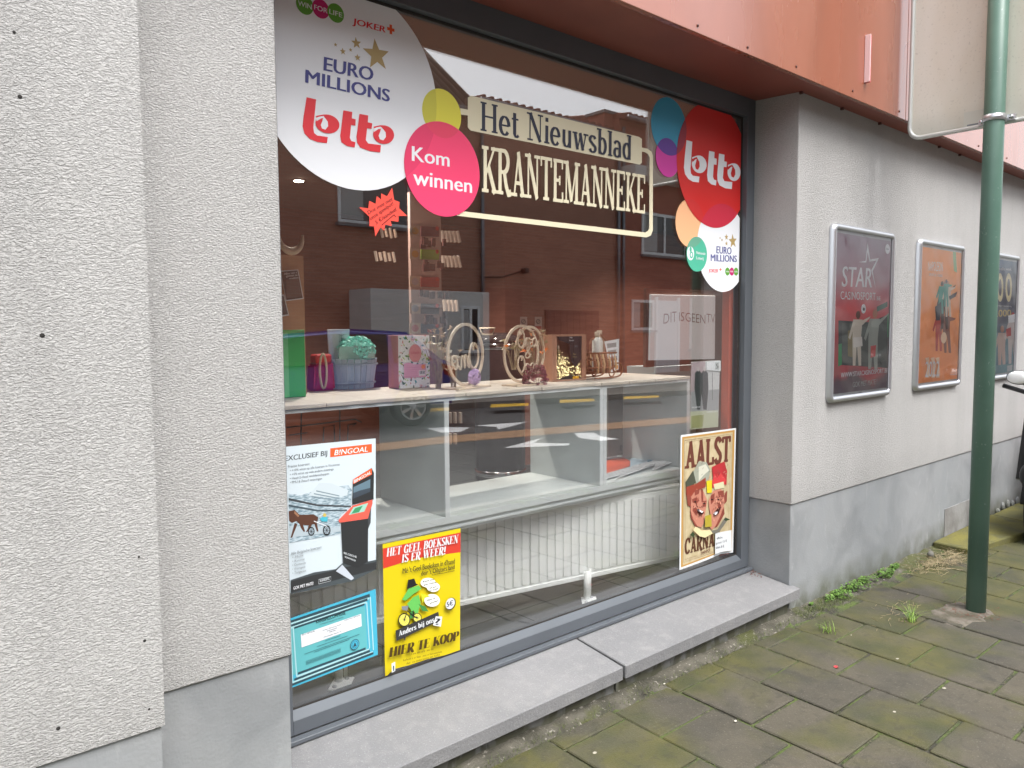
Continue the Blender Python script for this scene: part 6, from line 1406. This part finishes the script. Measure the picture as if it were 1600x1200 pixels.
def regroup(names, pivot, k, rot=0., tol=.2):
    for o in list(COL.objects):
        if o.parent is None and o.name.split('.')[0] in names and (o.location-pivot).length < tol and not o.get('_done'):
            d = o.location-pivot; d.rotate(Matrix.Rotation(rot, 3, 'Z')); o.location = pivot+d*k; o.scale = (k, k, k); o.rotation_euler = (0, 0, rot); o['_done'] = 1
regroup(('word_hoop', 'ribbon_bow'), S(733, 606), 1.34, .30, .12); regroup(('word_hoop', 'tulle_wrap', 'dried_flowers'), S(822, 602), 1.34, .12, .12); regroup(('dried_flowers',), S(697, 607), 1.25, 0, .1)
# --- brown gift box with window and gold shreds
c = S(863, 597); xr = at(916, 592, c.y).x; zt_ = at(863, 523, c.y).z; yb = c.y+.06
t = thing('window_gift_box', 'brown cardboard gift box with window full of gold shreds', 'gift box', (c.x, c.y, ZS)); CB = ink((178, 132, 108), .7); W2 = xr-c.x; Hh = zt_-ZS
b = MB(); fw = W2*.13; b.box(c.x, c.x+fw, c.y, yb, ZS+.0005, zt_); b.box(xr-fw, xr, c.y, yb, ZS+.0005, zt_); b.box(c.x+fw, xr-fw, c.y, yb, ZS+.0005, ZS+.008); b.box(c.x+fw, xr-fw, c.y, yb, zt_-.008, zt_); b.box(c.x+fw, xr-fw, yb-.003, yb, ZS+.008, zt_-.008); b.build('carton_frame', CB, t)
P = Print(c.y+.0015); P.poly([(c.x+fw, zt_-.004), (xr-fw, zt_-.004), (xr-fw*1.15, ZS+Hh*.45), (xr-W2*.33, ZS+Hh*.30), (c.x+W2*.55, ZS+Hh*.42), (c.x+W2*.50, ZS+Hh*.8), (c.x+fw*1.5, zt_-Hh*.12)], ink((58, 46, 48))); P.poly([(c.x+.002, ZS+.001), (xr-.002, ZS+.001), (c.x+W2*.55, ZS+Hh*.14)], ink((48, 42, 46)))
P.t('Miss', c.x+W2*.55, ZS+Hh*.92, .007, W_, .0, align='c'); P.t('Beautiful', c.x+W2*.57, ZS+Hh*.86, .006, W_, .0, align='c'); P.t('90%', c.x+W2*.7, ZS+Hh*.72, .009, GRY, .0, align='c'); P.t('Best', c.x+W2*.66, ZS+Hh*.56, .008, GOLD, .0, align='c'); P.t('Wishes', c.x+W2*.66, ZS+Hh*.5, .007, GOLD, .0, align='c')
P.rect(c.x+W2*.6, c.x+W2*.78, ZS+Hh*.02, ZS+Hh*.09, ink((250, 186, 30))); P.t('€ 12', c.x+W2*.69, ZS+Hh*.035, .005, BLK, .0, align='c'); P.build('printed_label', t)
b = MB(); rr = random.Random(6)
for k in range(520):
    x = rr.uniform(c.x+fw*1.1, xr-fw*1.1); top = Hh*(.52 if x < c.x+W2*.5 else .36)+.008*math.sin(x*300); z = ZS+.010+rr.random()*top; y = rr.uniform(c.y+.004, yb-.008); s_ = rr.uniform(.0022, .0042); b.add([(x-s_, y, z), (x, y-s_, z-s_*.5), (x+s_, y, z+s_*.4), (x, y+s_, z), (x, y, z+s_)], [(0, 1, 4), (1, 2, 4), (2, 3, 4), (3, 0, 4)])
b.build('gold_shreds', mat('gold_shred', (236, 218, 160), .25, .6), t, kind='stuff')
bottle(c.x+W2*.3, c.y+.03, ZS+.05, .012, Hh*.52, ink((130, 110, 70), .3), M_PLY, 'small cork stoppered bottle inside the brown window box')
# --- wicker sleigh basket with bottles
c = S(943, 592); c.y += .02; t = thing('sleigh_basket', 'brown wicker sleigh basket with curled runners beside the brown gift box', 'basket', tuple(c)); WK = mat('brown_wicker', (150, 96, 66), .6, var=.2, vscale=60); WKL = mat('pale_wood_strip', (214, 176, 134), .6)
b = MB(); b.box(c.x-.07, c.x+.055, c.y-.03, c.y+.05, ZS+.022, ZS+.028); b.build('basket_floor', WK, t)
for k in range(8):
    x0 = c.x-.066+k*.0165; m = WKL if k % 2 else WK
    for yy in (c.y-.032, c.y+.052): b = MB(); b.tube([(x0, yy, ZS+.026), (x0-.004, yy-(.006 if yy < c.y else -.006), ZS+.06), (x0-.010, yy, ZS+.098)], .0055, 6); b.build('strip', m, t)
for z in (.045, .075, .1): b = MB(); b.tube([(c.x-.078, c.y-.036, ZS+z), (c.x+.052, c.y-.036, ZS+z), (c.x+.06, c.y+.01, ZS+z), (c.x+.05, c.y+.055, ZS+z), (c.x-.078, c.y+.055, ZS+z)], .0036, 6, closed=True); b.build('rim', WK, t)
for yy in (c.y-.036, c.y+.055):
    b = MB(); pts = [(c.x-.07, yy, ZS+.005), (c.x+.03, yy, ZS+.005), (c.x+.06, yy, ZS+.008)]+[(c.x+.06+.026*math.sin(a), yy, ZS+.034-.026*math.cos(a)) for a in [k*PI/6 for k in range(1, 9)]]; b.tube(pts, .0032, 6)
    b.tube([(c.x+.022+.015*math.cos(a), yy-.002, ZS+.024+.015*math.sin(a)) for a in [k*PI/8 for k in range(16)]], .0026, 6, closed=True); b.build('runner', WK, t)
b = MB(); b.tube([(c.x-.074, c.y, ZS+.09), (c.x-.05, c.y, ZS+.15), (c.x+.0, c.y, ZS+.17), (c.x+.04, c.y, ZS+.14)], .004, 6); b.build('back_rail', WK, t)
bottle(c.x-.022, c.y-.005, ZS+.03, .021, .150, ink((226, 226, 222), .3), M_PLY, 'white lotion bottle with cork cap standing in the sleigh basket', 'lotion bottles in the basket'); bottle(c.x+.022, c.y+.025, ZS+.03, .020, .155, ink((176, 150, 130), .3), M_PLY, 'brown tinted bottle with cork cap behind the white bottle', 'lotion bottles in the basket')
Yc = c.y-.045; P = Print(Yc); t = sheet('gift_card', 'slanted white card with grey text blocks leaning on the sleigh basket', 'card', [P.q(*p) for p in [(944.5, 533.5), (967.5, 529.5), (966.5, 577), (955, 582)]], Yc, .0008, W_); P = Print(Yc-.0003)
for k, (a, e) in enumerate([((948, 537), (963, 535)), ((950, 548), (963, 546)), ((952, 558), (964, 556)), ((954, 567), (964, 566))]): P.px([(a[0], a[1]), (e[0], e[1]), (e[0], e[1]+7), (a[0]+1, a[1]+7)], ink((160, 160, 162)))
P.px([(961, 571), (965.5, 570.5), (965.5, 576), (961, 577)], ink((250, 170, 40))); P.build('printed_blocks', t)
regroup(('sleigh_basket', 'bottle'), c, 1.22, 0, .09)
for o in COL.objects:
    if '_done' in o: del o['_done']
# --- magazines on the lower shelf
ZB = H-.6860
def mag(pxs, z, m, label, k, cat='magazine', lines=None):
    v = [atz(a, c_, ZB+z) for a, c_ in pxs]; b = MB(); b.prism([tuple(p) for p in v], (0, 0, .004)); o = b.build('magazine', m, loc=(v[0].x, v[0].y, ZB+z)); setp(o, label, cat, 'papers lying on the lower shelf')
    if lines:
        q = MB(); P0_, P1_, P2_, P3_ = v[0], v[1], v[2], v[-1]
        for i in range(lines):
            s0, s1 = (i+.15)/lines, (i+.55)/lines; q.add([P0_.lerp(P3_, s0)+Vector((0,0,.0045)), P1_.lerp(P2_, s0)+Vector((0,0,.0045)), P1_.lerp(P2_, s1)+Vector((0,0,.0045)), P0_.lerp(P3_, s1)+Vector((0,0,.0045))], [(0, 1, 2, 3)])
        q.build('printed_lines', DGR, o)
mag([(948, 741), (992, 726), (972, 714), (944, 722)], .001, ink((206, 92, 66)), 'orange red magazine lying at left of the lower right shelf', 0)
mag([(944, 720), (985, 714), (975, 706), (944, 708)], .001, ink((90, 84, 90)), 'dark folded paper at the back left of the lower right shelf', 1)
mag([(984, 735), (1040, 715), (1008, 709), (985, 718)], .006, ink((170, 190, 206)), 'pale blue magazine in the middle of the lower right shelf', 2)
mag([(1012, 722), (1075, 706), (1045, 704), (1010, 710)], .011, ink((86, 132, 156)), 'teal blue magazine at right of the lower right shelf', 3)
mag([(940, 751), (1014, 728), (1010, 723), (940, 743)], .008, W_, 'folded newspaper with black lines nearest the glass', 4, 'newspaper', 4)
mag([(962, 748), (1038, 721), (1033, 716), (975, 737)], .014, W_, 'second folded newspaper overlapping the nearest one', 5, 'newspaper', 4)
mag([(1020, 735), (1075, 712), (1072, 706), (1025, 724)], .018, W_, 'third folded newspaper running behind the carnival poster', 6, 'newspaper', 4)
p0 = atz(950, 716, ZB); p1 = at(1010, 700, 2.66)
t = thing('card_display', 'grey card display with dark swirl logo at the back of lower shelf', 'display card', (p1.x, 2.66, ZB+.02)); Yc = 2.66
box('card_panel', mat('grey_card', (112, 108, 104), .7), at(950, 700, Yc).x, at(1011, 700, Yc).x, Yc, Yc+.012, ZB+.0205, H-.27, t)
P = Print(Yc-.0003); sw = [(1011, 663), (1002, 664), (995, 671), (993, 681), (996, 690), (1003, 696), (1011, 697), (1011, 690), (1004, 686), (1003, 681), (1011, 679), (1011, 675), (1003, 673), (1004, 668), (1011, 669)]; P.px(sw, DGR); P.text('Nati', (982, 703.5), (996, 702), (982, 697), DGR, .01); P.text('0', (968.5, 704), (972.5, 704), (968.5, 695), DGR, .04); P.build('dark_logo', t)
# --- deeper in the shop
p = atz(782, 750, ZI); dr_ = .20; zt_ = at(782, 536, p.y).z
t = thing('waste_drum', 'tall dark round bin with steel band and pale handle behind shelf', 'bin', (p.x, p.y, ZI)); DK = mat('dark_brown_plastic', (44, 36, 40), .3)
b = MB(); b.lathe([(dr_*.78, 0), (dr_, .02), (dr_*1.0, zt_-ZI-.04), (dr_*.98, zt_-ZI)], (p.x, p.y, ZI+.001), 30); b.build('bin_body', DK, t)
for z in (.05, zt_-ZI-.05): b = MB(); b.lathe([(dr_*1.0, 0), (dr_*1.03, .006), (dr_*1.03, .045), (dr_*1.0, .05)], (p.x, p.y, ZI+z), 30); b.build('steel_band', M_CHROME, t)
b = MB(); b.lathe([(dr_*.96, 0), (dr_*.8, .05), (dr_*.3, .08)], (p.x, p.y, zt_+.002), 28); b.build('lid', mat('smoked_lid', (60, 54, 56), .15), t)
h0, h1, h2, h3 = [at(a, c_, p.y-.1) for a, c_ in ((750, 513), (773, 513), (769, 523), (754, 523))]; b = MB(); b.tube([tuple(q) for q in (h0, h1, h2, h3)], .008, 8, closed=True); b.build('handle', M_PLY, t)
Yr = 3.3; t = thing('sweets_rack', 'tall pale hanging rack with square coloured labels behind the pink carton', 'rack', (at(665, 400, Yr).x, Yr, ZI))
p0 = at(640, 300, Yr); p1 = at(691, 540, Yr); box('rack_panel', mat('pale_rack_panel', (176, 146, 136), .5), p0.x, p1.x, Yr, Yr+.02, ZI, p0.z, t)
rows = [(352, (200, 150, 60), (110, 60, 70)), (388, (206, 150, 62), (150, 186, 70)), (431, (176, 160, 160), (176, 70, 66)), (473, (150, 150, 160), (96, 92, 100)), (504, (176, 80, 84), (80, 82, 104))]
for y_, c1, c2 in rows:
    o = card('label_card', t, [(640.5, y_), (657, y_+.5), (657, y_+17), (640.5, y_+17)], Yr-.02, ink((196, 170, 150)), .004); P = Print(Yr-.0203); q = P.q(648.8, y_+8.8); P.ell(q[0], q[1], .021, .018, ink(c1), 20); P.build('flavour_dot', o)
    o = card('label_card', t, [(658, y_+1.5), (687, y_+2.5), (686, y_+18), (658, y_+17)], Yr-.018, ink(c2), .004); P = Print(Yr-.0185); q = P.q(683, y_+5); P.ell(q[0], q[1], .011, .011, ink((206, 60, 50)), 16); P.build('price_dot', o)
    b = MB(); rr = random.Random(y_)
    for k in range(9): x_ = p0.x+.01+(p1.x-p0.x-.02)*rr.random(); z_ = at(650, y_+24+rr.uniform(-2, 6), Yr).z; b.box(x_, x_+.02, Yr-.06-k*.002, Yr-.05-k*.002, z_-.025, z_+.01)
    b.build('sweet_packets', ink((84, 50, 48)), t, kind='stuff')
gi = 0
def packet(px, py, w_, h, tilt, Y, m, lb):
    c_ = at(px, py, Y); k = pm(c_); a = tilt; hw, hh = w_*k*.7, h*k/2
    v = [(c_.x+sx_*hw*math.cos(a)-sz__*hh*math.sin(a), Y, c_.z+sx_*hw*math.sin(a)+sz__*hh*math.cos(a)) for sx_, sz__ in ((-1, -1), (1, -1), (1, 1), (-1, 1))]
    o = MB().prism(v, (0, .02, 0)).build('hanging_packet', m, loc=tuple(c_)); setp(o, lb, 'packet', 'slim packets hanging on pegs')
PKT = ink((206, 186, 172)); ordn = ['first', 'second', 'third', 'fourth', 'fifth']
for rw, (yy, n, x0) in enumerate([(369, 5, 693), (408, 5, 694), (477, 4, 696)]):
    for k in range(n): packet(x0+k*6.2, yy+k*.2, 2.2, 18, .1+.04*k if rw < 2 else .08, 3.6, PKT, '%s slim pale packet from left in %s peg row right of the rack' % (ordn[k], ['top', 'middle', 'bottom'][rw]))
for rw, (yy, n, x0) in enumerate([(363, 4, 598), (400, 5, 589)]):
    for k in range(n): packet(x0+k*7, yy+k*.4, 1.5, 16-(k % 2)*3, .2, 3.9, PKT, '%s thin pale packet from left in %s peg row left of the rack' % (ordn[k], ['upper', 'lower'][rw]))
for rw, (yy, n) in enumerate([(653, 3), (686, 2)]):
    for k in range(n): packet(705+k*8, yy, 2.4, 17, 0, 3.3, PKT, '%s slim packet from left in %s row seen through the middle shelf' % (ordn[k], ['upper', 'lower'][rw]))
# two pictogram signs on the cabinet wall
for i, px in enumerate((818, 841)):
    Yp = 4.996; P = Print(Yp); t = sheet('pictogram_sign', ['small pictogram sign on cabinet wall above the double hoop, left one', 'small pictogram sign on cabinet wall above the double hoop, right one'][i], 'sign', [P.q(*p_) for p_ in [(px-5.5, 495), (px+5.5, 495), (px+5.5, 515), (px-5.5, 515)]], Yp-.003, .0028, ink((190, 170, 165)), group='pictogram signs on the cabinet wall')
    P = Print(Yp-.0033); q = P.q(px, 502.5); P.ell(q[0], q[1], .026, .022, DGR, 20); P.ell(q[0], q[1], .018, .015, ink((190, 170, 165)), 20); P.line([(q[0]-.015, q[1]-.015), (q[0]+.015, q[1]+.015)], .006, DGR); P.px([(px-5, 509.5), (px+5, 509.5), (px+5, 514.5), (px-5, 514.5)], ink((170, 60, 56))); P.build('pictogram', t)
# whiteboard like panel, its face given a weak added glow to look brighter
Yt = 2.78; P = Print(Yt)
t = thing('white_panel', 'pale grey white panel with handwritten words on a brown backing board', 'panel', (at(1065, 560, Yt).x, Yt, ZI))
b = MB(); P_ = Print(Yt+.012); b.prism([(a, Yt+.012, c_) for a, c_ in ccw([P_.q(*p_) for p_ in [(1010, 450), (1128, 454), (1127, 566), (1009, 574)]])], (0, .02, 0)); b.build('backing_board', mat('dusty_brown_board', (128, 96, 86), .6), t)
b = MB(); b.prism([(a, Yt, c_) for a, c_ in ccw([P.q(*p_) for p_ in [(1017, 460), (1118, 462), (1117, 561), (1015, 563)]])], (0, .0118, 0)); b.build('white_face', mat('added_glow_panel_face', (225, 232, 236), .3, emit=.14), t, bevel=.002)
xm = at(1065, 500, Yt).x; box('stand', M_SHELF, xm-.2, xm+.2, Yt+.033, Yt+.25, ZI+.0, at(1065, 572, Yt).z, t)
P = Print(Yt-.0005); MK = ink((150, 96, 96))
for s_, a, e, tp_ in [('D', (1036.5, 506), (1045, 505), (1037.5, 489)), ('IT', (1048, 504), (1057, 503), (1048, 486)), ('IS', (1061, 502), (1069, 501.5), (1061, 487)), ('GEEN', (1071, 502), (1102, 506), (1071, 487)), ('TV', (1104, 504), (1117, 505), (1104, 489))]: P.text(s_, a, e, tp_, MK, -.012)
P.build('handwriting', t)
# thin wire stand in the left compartment
t = thing('wire_stand', 'thin grey wire display stand in the left shelf compartment', 'wire stand', (1.2, 2.5, ZB)); 
for i, pts in enumerate([[(448, 668), (500, 662), (555, 655), (565, 660)], [(470, 700), (471, 640)], [(531, 690), (531, 640)], [(505, 690), (506, 668), (522, 664), (523, 690)], [(543, 690), (544, 664), (557, 661), (552, 665)], [(452, 680), (480, 676)]]):
    b = MB(); b.tube([tuple(at(a, c_, 2.5+.02*i)) for a, c_ in pts], .0022, 6); b.build('wire', M_ZINC, t)

# ================================================================== blue car parked across the street (seen mirrored)
cw = mirz(645, 666, ZR); CA = .2
t = thing('parked_car', 'dark blue hatchback parked at the opposite kerb, mirrored in the glass', 'car', (cw.x-1.3, cw.y-.8, ZR)); ca_, sa_ = math.cos(CA), math.sin(CA)
def cp(u, v, z): return (cw.x+u*ca_-v*sa_, cw.y+u*sa_+v*ca_, ZR+z)   # u along the car (0 = this wheel), v outwards to us
CBL = mat('car_blue', (26, 52, 150), .2, .3, .6, coat=1.)
prof = [(-3.30,.35),(-3.32,.62),(-3.15,.78),(-2.60,.92),(-1.95,1.42),(-.9,1.50),(.05,1.44),(.52,1.02),(.72,.95),(.78,.60),(.74,.32)]
wd = lambda z: -.0 if z < .95 else -.16*(z-.95)/.5
b = MB(); n = len(prof); vs = [cp(u, wd(z), z) for u, z in prof]+[cp(u, -1.68-wd(z), z) for u, z in prof]
b.add(vs, [tuple(range(n-1, -1, -1)), tuple(range(n, 2*n))]+[(i, (i+1) % n, n+(i+1) % n, n+i) for i in range(n)]); b.build('body', CBL, t, bevel=.05, seg=3)
for wp in ([(-2.45,.98),(-1.88,1.36),(-1.25,1.42),(-1.25,.98)], [(-1.18,.98),(-1.18,1.42),(-.35,1.41),(-.35,.98)], [(-.28,.98),(-.28,1.40),(.02,1.36),(.33,1.02)]):
    b = MB(); b.prism([cp(u, wd(z)+.006, z) for u, z in wp], Vector(cp(0, -.01, 0))-Vector(cp(0, 0, 0))); b.build('side_window', M_DGL, t)
for u in (-2.55, 0):
    for v in (.012, -1.69):
        c_ = Vector(cp(u, v-.08, .31)); ax = Vector((-sa_, ca_, 0)); b = MB(); k = 30; vs = []; fs = []
        prf = [(.20, .02), (.30, .03), (.31, 0), (.31, -.16), (.28, -.19)]
        def lath(prf, seg=28):
            b_ = MB(); b_.smooth = True; e1 = Vector((ca_, sa_, 0)); e2 = Vector((0, 0, 1)); vs = [c_+e1*(r_*math.cos(2*PI*j/seg))+e2*(r_*math.sin(2*PI*j/seg))+ax*h_ for r_, h_ in prf for j in range(seg)]; m__ = len(prf)
            b_.add(vs, [(i*seg+j, i*seg+(j+1) % seg, (i+1)*seg+(j+1) % seg, (i+1)*seg+j) for i in range(m__-1) for j in range(seg)]+[tuple(range(seg)), tuple((m__-1)*seg+j for j in range(seg))]); b_.smooth = False; return b_
        w_ = lath([(.205, .10), (.29, .10), (.31, .07), (.31, -.10), (.28, -.12)]).build('wheel', mat('tyre_rubber', (26, 26, 28), .8), t)
        rim = lath([(.02, .125), (.05, .115), (.05, .108)]).build('hub', M_ALU, w_)
        for j in range(7):
            a = 2*PI*j/7; e1 = Vector((ca_, sa_, 0)); e2 = Vector((0, 0, 1)); d = e1*math.cos(a)+e2*math.sin(a); s_ = d.cross(ax)*.018; b_ = MB(); q0 = c_+ax*.103; b_.prism([q0+d*.03-s_, q0+d*.19-s_*1.4, q0+d*.19+s_*1.4, q0+d*.03+s_], ax*.014); b_.build('spoke', M_CHROME, w_)
        b_ = MB(); b_.tube([c_+(Vector((ca_, sa_, 0))*math.cos(2*PI*j/28)+Vector((0, 0, 1))*math.sin(2*PI*j/28))*.2+ax*.105 for j in range(28)], .014, 6, closed=True); b_.build('rim_ring', M_CHROME, w_)
b = MB(); b.prism([cp(-3.1, .008, .72), cp(-2.75, .008, .82), cp(-2.78, .008, .70), cp(-3.1, .008, .62)], Vector(cp(0, -.05, 0))-Vector(cp(0, 0, 0))); b.build('headlight', M_CHROME, t); b = MB(); b.prism([cp(.5, .008, .95), cp(.72, .008, .90), cp(.74, .008, .72), cp(.55, .008, .78)], Vector(cp(0, -.05, 0))-Vector(cp(0, 0, 0))); b.build('tail_light', ink((150, 26, 30), .2), t)
b = MB(); b.box(0, .001, 0, .001, 0, .001); 
for u in (-1.22, -.31): q = MB(); q.prism([cp(u-.006, .004, .45), cp(u+.006, .004, .45), cp(u+.006, .004, .96), cp(u-.006, .004, .96)], Vector(cp(0, -.004, 0))-Vector(cp(0, 0, 0))); q.build('door_gap', M_BLACK, t); q = MB(); q.tube([cp(u-.28, .02, .86), cp(u-.10, .02, .86)], .012, 6); q.build('door_handle', CBL, t)

# pinkish cement patch round the pole foot
g = NG('pinkish_cement'); g.color(g.mix(g.mr(g.noise(14, 5), .4, .62, 0, 1), (.07, .062, .042), (.14, .122, .10))); g.rough(.9); g.bump(g.noise(90, 4), .004, 1)
rj = random.Random(2); n = 22; b = MB()
ring = [(PX-.10+(.20+rj.uniform(-.035, .035))*math.cos(2*PI*i/n), PYY+.03+(.115+rj.uniform(-.02, .02))*math.sin(2*PI*i/n)) for i in range(n)]
b.add([(x, y, gz(x, y)-.004) for x, y in ring]+[(PX-.10+(x-PX+.10)*.8, PYY+.03+(y-PYY-.03)*.8, gz(x, y)+.0045) for x, y in ring], [(i, (i+1) % n, n+(i+1) % n, n+i) for i in range(n)]+[tuple(range(n, 2*n))])
b.build('cement_patch', g.m, pav)
